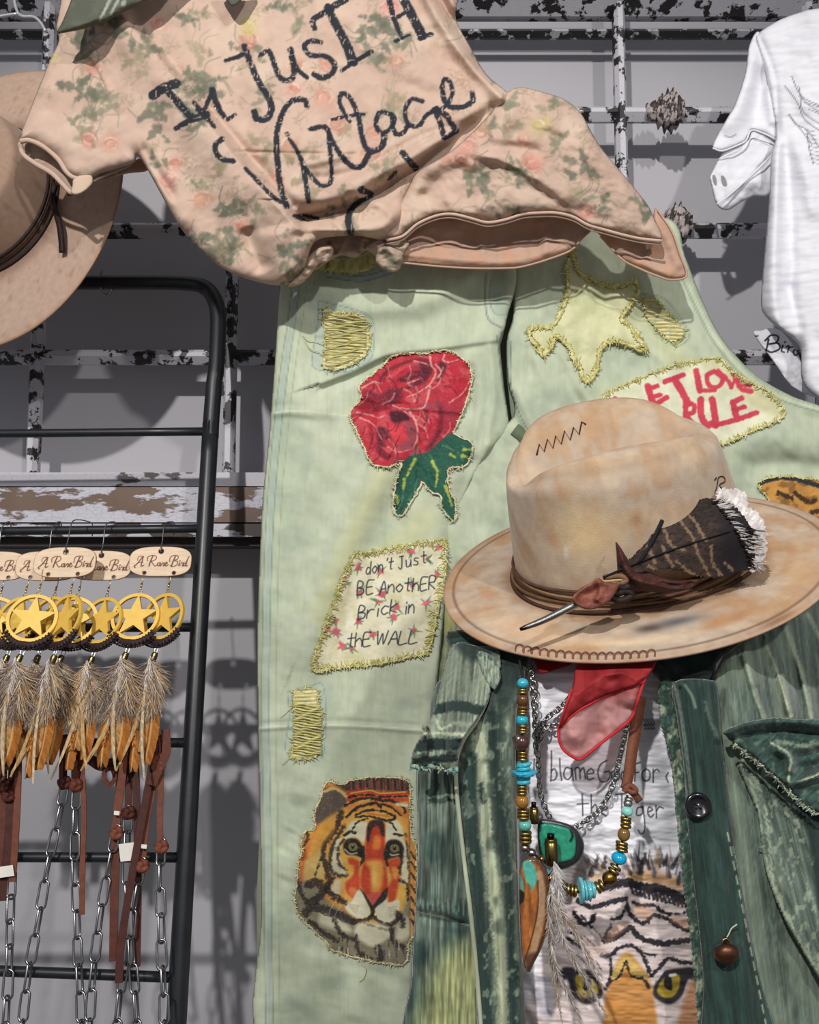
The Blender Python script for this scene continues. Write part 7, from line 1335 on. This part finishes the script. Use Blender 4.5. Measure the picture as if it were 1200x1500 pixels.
def earring_meshes(seed):
    """parts in metres about the ear-wire top; y axis away from the viewer"""
    k = ek; out = []
    mb = MB(); q = smooth([(1.5, 0, 4), (0, -3, 0), (-1, 0, -3), (0, 12, 1), (0, 24, 0), (-1, 28, 0)], 5); mb.tube(np.stack([q[:, 0], q[:, 2], -q[:, 1]], 1)*k, .6*k, 5)
    mb.tube([(0, 0, -18*k), (0, 0, -25*k)], 1.3*k, 6)
    t = np.linspace(0, 2*np.pi, 12); mb.tube(np.stack([2.4*np.cos(t), .4*np.sin(t*2), -(30.5+3.2*np.sin(t))], 1)*k, .6*k, 5, caps=False); out.append(('ear_wire', mb.mesh('ear_wire'), GOLDW))
    cy = 68; R = 34
    t = np.linspace(0, 2*np.pi, 72, endpoint=False); mb = MB(); pr = [(R, -2.2), (R, 2.2), (R-4.6, 2.2), (R-4.6, -2.2)]; v = []
    for r_, y in pr: v.append(np.stack([r_*np.cos(t), np.full(72, y), -cy+r_*np.sin(t)], 1))
    v = np.vstack(v)*k; mb.add(v, [[a*72+j, a*72+(j+1) % 72, ((a+1) % 4)*72+(j+1) % 72, ((a+1) % 4)*72+j] for a in range(4) for j in range(72)]); out.append(('hoop', mb.mesh('hoop', False), GOLD))
    sp_ = star_poly(R-2, (R-2)*.40); mb = MB(); n = 10; f_ = [(x, -2.6, -(cy+y)) for x, y in sp_]; b_ = [(x, 2.6, -(cy+y)) for x, y in sp_]
    c0 = (0, -2.6, -cy); c1 = (0, 2.6, -cy); mb.add(np.array(f_+b_+[c0, c1])*k, [[20, (j+1) % n, j] for j in range(n)]+[[21, 10+j, 10+(j+1) % n] for j in range(n)]+[[j, (j+1) % n, 10+(j+1) % n, 10+j] for j in range(n)]); out.append(('star', mb.mesh('star', False), GOLD))
    mb = MB(); dk = rgb(50, 36, 38)                                 # thread-wrapped bead crescent under the hoop
    ta = np.linspace(math.radians(32), math.radians(148), 22); mb.tube(np.stack([36.5*np.cos(ta), 0*ta, -(cy+2+36.5*np.sin(ta)*.98)], 1)*k, np.interp(np.arange(22), [0, 11, 21], [2.4, 5.6, 2.4])*k, 8, dk)
    for j in range(15):
        a = math.radians(34+j*8); mb.tube([((32.5-1.5*math.sin(a))*k*math.cos(a), -3.0*k, -(cy+2+32.5*math.sin(a))*k), (41*k*math.cos(a), -3.0*k, -(cy+2+41*math.sin(a))*k)], 1.5*k, 5, rgb(72, 56, 56))
    for j in range(21):
        a = math.radians(40+j*5); x_, z_ = 43*math.cos(a), -(cy+2+42.5*math.sin(a)); mb.lathe([(.5*k, -1.6*k), (1.9*k, -.8*k), (1.9*k, .8*k), (.5*k, 1.6*k)], 6, Matrix.Translation((x_*k, -1.5*k, z_*k)), rgb(36, 28, 30))
    out.append(('beaded_crescent', mb.mesh('beaded_crescent'), M_LEATHER))
    y0 = cy+46; mb = MB(); t = np.linspace(0, 2*np.pi, 12); mb.tube(np.stack([-2+2.4*np.cos(t), 0*t-1, -(y0+1.5+6*np.sin(t))], 1)*k, .8*k, 5, caps=False)
    tube_bead(mb, (-3*k, 0, -(y0+5)*k), (-6*k, 0, -(y0+17)*k), 4.6*k, rgb(120, 106, 70), ((0, .5), (.1, .9), (.2, .8), (.35, 1), (.5, .9), (.65, 1), (.8, .9), (1, 1))); out.append(('end_cap', mb.mesh('end_cap'), M_BRASS))
    rs = np.random.RandomState(seed); y1 = y0+15
    BRN = [rgb(122, 104, 94), rgb(150, 132, 120), rgb(180, 164, 152), rgb(98, 82, 74)]; CRM = [rgb(226, 206, 176), rgb(206, 176, 132), rgb(190, 148, 96)]; ORG = [rgb(200, 124, 46), rgb(214, 146, 62), rgb(176, 104, 40), rgb(222, 170, 104)]
    def fe(dx, dy0, L, ln, n, cols, sd, sp, dy, bend=0, stem=rgb(220, 204, 180), hs=1.0):
        rr = np.random.RandomState(sd); sx = -6+np.array([0, .35, .7, 1])*(dx+6)+np.array([0, 1, 1, 0])*bend; L, ln = L*1.32, ln*1.25; sy = y1+dy0+np.array([0, .33, .68, 1])*L
        q = resample(smooth(np.stack([sx, sy], 1), 6), 1.6); tg = np.gradient(q, axis=0); tg /= np.linalg.norm(tg, axis=1)[:, None]+1e-9; m = len(q); mb = MB(); mb.tube(np.stack([q[:, 0], np.full(m, dy-.5), -q[:, 1]], 1)*k, np.linspace(.7, .3, m)*k, 4, stem, caps=False)
        V_, F_, C_ = [], [], []; nv = 0
        for a_ in range(n):
            t = rr.rand(); i = int(t*(m-1)); sg = 1 if a_ % 2 else -1; th = sg*sp*(1-.5*t)*(1+.3*rr.randn()); c, s_ = math.cos(th), math.sin(th); d = np.array([tg[i, 0]*c-tg[i, 1]*s_, tg[i, 0]*s_+tg[i, 1]*c])
            Lb = ln*(.5+.7*rr.rand())*min(1, (1-t)*1.8+.3)*min(1, t*4+.35); tt = np.linspace(0, 1, 4)[:, None]; pd = np.array([-d[1], d[0]]); pp = q[i]+d*Lb*tt+pd*Lb*(rr.randn()*.25)*tt*tt; hw = hs*(.6+.4*rr.rand())*np.array([1, .9, .6, .1])[:, None]; yy = dy+rr.randn()*2.5
            A = np.stack([pp[:, 0]+pd[0]*hw[:, 0], np.full(4, yy), -(pp[:, 1]+pd[1]*hw[:, 0])], 1); B_ = np.stack([pp[:, 0]-pd[0]*hw[:, 0], np.full(4, yy+.3), -(pp[:, 1]-pd[1]*hw[:, 0])], 1)
            V_.append(np.stack([A, B_], 1).reshape(-1, 3)); F_ += [[nv+2*j, nv+2*j+1, nv+2*j+3, nv+2*j+2] for j in range(3)]; nv += 8; cc_ = cols(t, rr) if callable(cols) else cols[rr.randint(len(cols))]; C_.append(np.tile(np.clip(np.asarray(cc_)*(.85+.25*rr.rand()), 0, 1), (8, 1)))
        mb.add(np.vstack(V_)*k, F_, np.vstack(C_)); out.append(('feather', mb.mesh('feather'), M_FEATHER))
    def vane(dx, dy0, L, wd, sd, dy, bend, cols, tip, curl=4):
        rr = np.random.RandomState(sd); sx = -6+np.array([0, .35, .7, 1])*(dx+6)+np.array([0, 1, 1, 0])*bend; sy = y1+dy0+np.array([0, .33, .68, 1])*L
        q = resample(smooth(np.stack([sx, sy], 1), 6), 1.2); m = len(q); tg = np.gradient(q, axis=0); tg /= np.linalg.norm(tg, axis=1)[:, None]; nn = np.stack([-tg[:, 1], tg[:, 0]], 1)
        t = np.linspace(0, 1, m); prof = wd*np.clip(np.sin(np.pi*np.clip(t*.92+.06, 0, 1))**.55, 0, 1); nu = 9; uu = np.linspace(-1, 1, nu); V_, C_ = [], []
        jag = 1+.07*vnoise(np.arange(m)/1.5, np.zeros(m)+sd, 7)
        for i in range(m):
            for u in uu:
                j = int(np.clip(i+abs(u)*wd*.9, 0, m-1)); x_, y_ = q[j]+nn[j]*u*prof[i]*jag[i]
                V_.append((x_, dy+curl*u*u-.8*(1-abs(u)), -y_)); cc = cols[int((i*.35+sd+(u > 0)*3)*.6) % len(cols)]*(.88+.14*vnoise(np.array(i*.5-abs(u)*3.), np.array(sd+.5+u), 3))
                if tip and t[i] > .93: cc = rgb(32, 24, 22)
                if abs(u) < .05: cc = rgb(214, 176, 120)
                C_.append(np.clip(cc, 0, 1))
        f = [[i*nu+j, i*nu+j+1, (i+1)*nu+j+1, (i+1)*nu+j] for i in range(m-1) for j in range(nu-1)]
        mb = MB(); mb.add(np.array(V_)*k, f, np.array(C_)); out.append(('feather', mb.mesh('feather'), M_FEATHER))
    v = seed // 10 % 4
    fluff = BRN if v in (0, 2) else CRM
    def org(t, r): return rgb(34, 24, 20) if t > .95 and r.rand() < .7 else ORG[r.randint(4)]
    x0 = -7
    O3 = [rgb(190, 116, 42), rgb(194, 122, 46), rgb(186, 112, 40), rgb(196, 126, 54)]
    vane(x0-11+rs.randn()*4, 22, 108+rs.rand()*20, 11, seed+1, 6, -5, O3, v % 2 == 0); vane(x0+13+rs.randn()*4, 26, 98+rs.rand()*18, 10, seed+2, 4.5, 5, O3, v in (0, 3)); vane(x0+rs.randn()*6, 24, 90+rs.rand()*14, 9, seed+12, 2.5, 0, [rgb(206, 150, 86), rgb(190, 126, 60), rgb(216, 170, 112)], v == 1)
    fe(x0+rs.randn()*4, 2, 84, 12, 420, lambda t, r: ORG[r.randint(4)] if t > .45 else fluff[r.randint(3)], seed+9, .34, 3, 0)
    fe(x0-12+rs.randn()*4, 0, 58, 30, 620, fluff, seed+3, .50, 1, -9, hs=.55); fe(x0+10+rs.randn()*4, 0, 56, 30, 620, lambda t, r: (CRM if r.rand() < .35 else BRN)[r.randint(3)], seed+4, .50, 0, 9, hs=.55)
    fe(x0-1, 0, 64, 26, 520, lambda t, r: (CRM if r.rand() < .25 else fluff)[r.randint(3)], seed+5, .45, -1.0, 0, hs=.55)
    fe(x0+3, -3, 36, 15, 300, [rgb(232, 224, 216), rgb(206, 194, 184)], seed+6, .45, -2.5, 0, hs=.55)
    CR = [rgb(226, 196, 146), rgb(218, 178, 114), rgb(210, 160, 96)]; CR2 = [rgb(234, 214, 182), rgb(224, 196, 154)]
    vane(x0+[-36, 28, -28, 20][v]+rs.randn()*4, 20, 112+rs.rand()*18, 3.4, seed+7, -4, [10, -6, 6, -10][v], CR, False, 1); vane(x0+[20, -20, 24, -30][v], 30, 116+rs.rand()*16, 2.8, seed+8, -5, [-5, 6, -6, 8][v], CR2, False, 1)
    return out
EM = [earring_meshes(s * 10) for s in range(4)]
def copy_parts(root, parts):
    for nm, me, mt in parts:
        if len(me.materials) == 0: me.materials.append(mt)
        o = bpy.data.objects.new(nm, me); C.objects.link(o); o.parent = root
cards = [ # hook x, hook hole y, depth offset towards the viewer, turn, label
    (-4, 812, -.030, .04, 'wooden earring card cut off at the edge of the picture, only Bird legible'),
    (71, 812, -.036, .05, 'wooden earring card mostly covered by the card in front of it, first letter A showing'),
    (97, 806, -.085, -.05, 'frontmost overlapping wooden earring card engraved A Rare Bird'),
    (149, 811, -.050, .03, 'wooden earring card tucked behind the frontmost card, showing the end of its engraving'),
    (236.5, 805, -.055, .0, 'wooden earring card hanging alone and fully visible beside the black rack post')]
for x, y, off, rz, lab_ in cards:
    Yc = float(rackY(x, 776))+off
    t = thing('earring_card', lab_, 'earring card', V(x, y, Yc), 'engraved earring cards on the rack rung'); t.rotation_euler = (Matrix.Rotation(-math.atan(RK), 3, 'X') @ Matrix.Rotation(rz, 3, 'Z')).to_euler()
    copy_parts(t, [('board', CARD, M_INK), ('hook_wire', hook_wire(off, y), M_STEEL)])
    t.children[0].modifiers.new('thickness', 'SOLIDIFY').thickness = .003; t.children[0].modifiers[-1].offset = -1
ears = [ # wire x, top y, offset, turn, variant, label
    (8, 843, -.034, .2, 2, 'gold star hoop earring cut off by the picture edge, below the leftmost card'),
    (44, 842, -.041, -.2, 1, 'gold star hoop earring half hidden behind the two front stars, on the covered card'),
    (64, 838, -.090, .08, 0, 'fully visible gold star earring on the left hole of the front overlapping card'),
    (87, 842, -.041, -.35, 3, 'gold star earring almost hidden behind the front card pair, grey feathers showing'),
    (110, 838, -.089, -.52, 2, 'gold star earring turned sideways on the right hole of the front overlapping card'),
    (121, 842, -.055, .2, 0, 'gold hoop earring peeking out between the front card and the next star'),
    (163, 843, -.054, -.35, 1, 'gold star earring with cream feathers partly behind the large star near the post'),
    (211, 837, -.061, -.06, 0, 'large front facing gold star earring on the lone card, left hole'),
    (251, 837, -.059, -.4, 2, 'gold star earring closest to the black rack post')]
for x, y, off, rz, vr, lab_ in ears:
    Yc = float(rackY(x, 776))+off
    t = thing('star_earring', lab_, 'earring', V(x, y, Yc), 'gold star earrings with feathers'); t.rotation_euler = (Matrix.Rotation(-math.atan(RK)-.13, 3, 'X') @ Matrix.Rotation(math.radians(2), 3, 'Y') @ Matrix.Rotation(rz, 3, 'Z')).to_euler(); copy_parts(t, EM[vr])
# ---------------------------------------------------------------- leather lace and chain belts on the lower rung
LB1, LB2, LB3 = rgb(92, 48, 36), rgb(72, 36, 30), rgb(110, 62, 46)
clk = pxm(1.365); BL_ = link_mesh('chain_link', 6.4*clk, 18.5*clk, 1.7*clk, 7, 16)
def bp_(x, y, off=0.0): return P(x, y, float(rackY(x, y))-.016-off)
def belt(name, label, lace, chain, w_=12, off=0.0, col=LB1, knot=None, tag_=None, extra=()):
    t = thing(name, label, 'chain belt', bp_(*chain[0], off), 'leather and chain belts on the lower rung')
    for pts, ww, o2, cc_ in ([(lace, w_, 0, col)] if lace else [])+list(extra):
        q = smooth(pts, 6); mb = MB(); mb.ribbon(np.array([bp_(x, y, off+o2) for x, y in q]), (.15, -1, .1), ww*clk, .003, cc_); mb.build('leather_lace', M_LEATHER, t, True, False)
    if knot:
        for i, (x, y) in enumerate(knot):
            q = smooth([(x-5, y+4), (x+3, y-6), (x+7, y+2), (x-2, y+7), (x-6, y-2), (x+4, y-1)], 6); mb = MB(); mb.tube(np.array([bp_(a, b, off+.006+.002*math.sin(j)) for j, (a, b) in enumerate(q)]), 4.2*clk, 7, col*1.1); mb.build('knot', M_LEATHER, t)
    q = smooth(chain, 6); place_links(t, BL_, M_STEEL, np.array([bp_(x, y, off) for x, y in q]), 33.0*clk, seed=len(label), jit=.12, twist0=.12)
    if tag_:
        for x, y, w2, h2, an in tag_:
            c, s_ = math.cos(an), math.sin(an); mb = MB(); cs = [(x+a*c-b*s_, y+a*s_+b*c) for a, b in ((-w2, -h2), (w2, -h2), (w2, h2), (-w2, h2))]
            f_ = [bp_(a, b, off+.012) for a, b in cs]; bk = [bp_(a, b, off+.011) for a, b in cs]; mb.add(np.array(f_+bk), [[3, 2, 1, 0], [4, 5, 6, 7], [0, 1, 5, 4], [1, 2, 6, 5], [2, 3, 7, 6], [3, 0, 4, 7]], rgb(222, 218, 210)); mb.build('price_tag', M_INK, t, True, False)
belt('chain_belt', 'chain belt with dark wide leather lace and white tag, at the picture edge', [(22, 1076), (20, 1150), (10, 1230), (0, 1320)], [(17, 1296), (15, 1340), (14, 1390), (12, 1440), (8, 1500), (6, 1560)], 16, .004, LB2, [(6, 1150), (12, 1165)], [(6, 1277, 14, 8, -.15)], [([(28, 1080), (26, 1160), (22, 1240), (18, 1292)], 9, .005, LB3), ([(4, 1090), (2, 1200), (-6, 1300)], 12, .002, LB1)])
belt('chain_belt', 'chain belt slanting down beside the leftmost pair, first chain with no lace below it', [(94, 1076), (93, 1110), (92, 1150)], [(93, 1160), (86, 1200), (76, 1240), (66, 1290), (58, 1340), (48, 1390), (40, 1440), (33, 1500), (30, 1560)], 11, .006, LB2, [(94, 1146)])
belt('chain_belt', 'straight hanging chain belt with one long brown lace close beside it', [(112, 1076), (111, 1120), (111, 1156)], [(112, 1166), (110, 1220), (110, 1280), (113, 1340), (114, 1400), (118, 1460), (120, 1560)], 12, .010, LB1, [(111, 1150)], None, [([(116, 1078), (121, 1140), (123, 1200), (121, 1270), (120, 1340)], 7, .004, LB3)])
belt('chain_belt', 'chain belt on the knotted lace with a tiny white band near the white price tag', [(186, 1078), (180, 1130), (173, 1180), (170, 1214)], [(168, 1228), (160, 1270), (150, 1320), (143, 1370), (136, 1430), (131, 1500), (128, 1560)], 11, .012, LB3, [(170, 1220)], [(171, 1191, 4, 3, .1)], [([(180, 1080), (172, 1200), (168, 1300), (166, 1408)], 11, -.004, LB1), ([(132, 1112), (150, 1122), (176, 1112)], 14, .002, LB2), ([(152, 1140), (160, 1150), (168, 1140), (164, 1126), (154, 1130), (152, 1142)], 6, .006, LB1)])
belt('chain_belt', 'chain belt behind the white square price tag', [(188, 1078), (189, 1130), (188, 1190)], [(187, 1200), (186, 1240), (185, 1290), (187, 1340), (190, 1370), (182, 1420), (174, 1470), (168, 1560)], 10, .006, LB2, [(188, 1190)], [(187, 1248, 12, 13, -.12)], [([(196, 1078), (200, 1160), (202, 1300), (200, 1416)], 10, -.003, LB2)])
belt('chain_belt', 'chain belt hanging from the crossed laces, second chain from the rack post', [(236, 1078), (226, 1140), (214, 1200), (208, 1262)], [(205, 1276), (200, 1310), (192, 1350), (192, 1390), (196, 1430), (200, 1490), (202, 1560)], 11, .016, LB3, [(208, 1268)], [(211, 1240, 4, 3, .1)], [([(230, 1080), (212, 1180), (192, 1290), (178, 1380), (174, 1440)], 10, .010, LB2)])
belt('chain_belt', 'chain belt with big leather knot, closest to the black rack post', [(238, 1076), (236, 1140), (234, 1200), (236, 1236)], [(236, 1248), (234, 1290), (236, 1340), (237, 1400), (240, 1460), (241, 1560)], 8, .026, LB3, [(231, 1112), (231, 1122), (236, 1240)], None, [([(242, 1068), (244, 1100), (236, 1120), (222, 1150)], 12, .010, LB1)])
# leather discs hanging behind the feathers
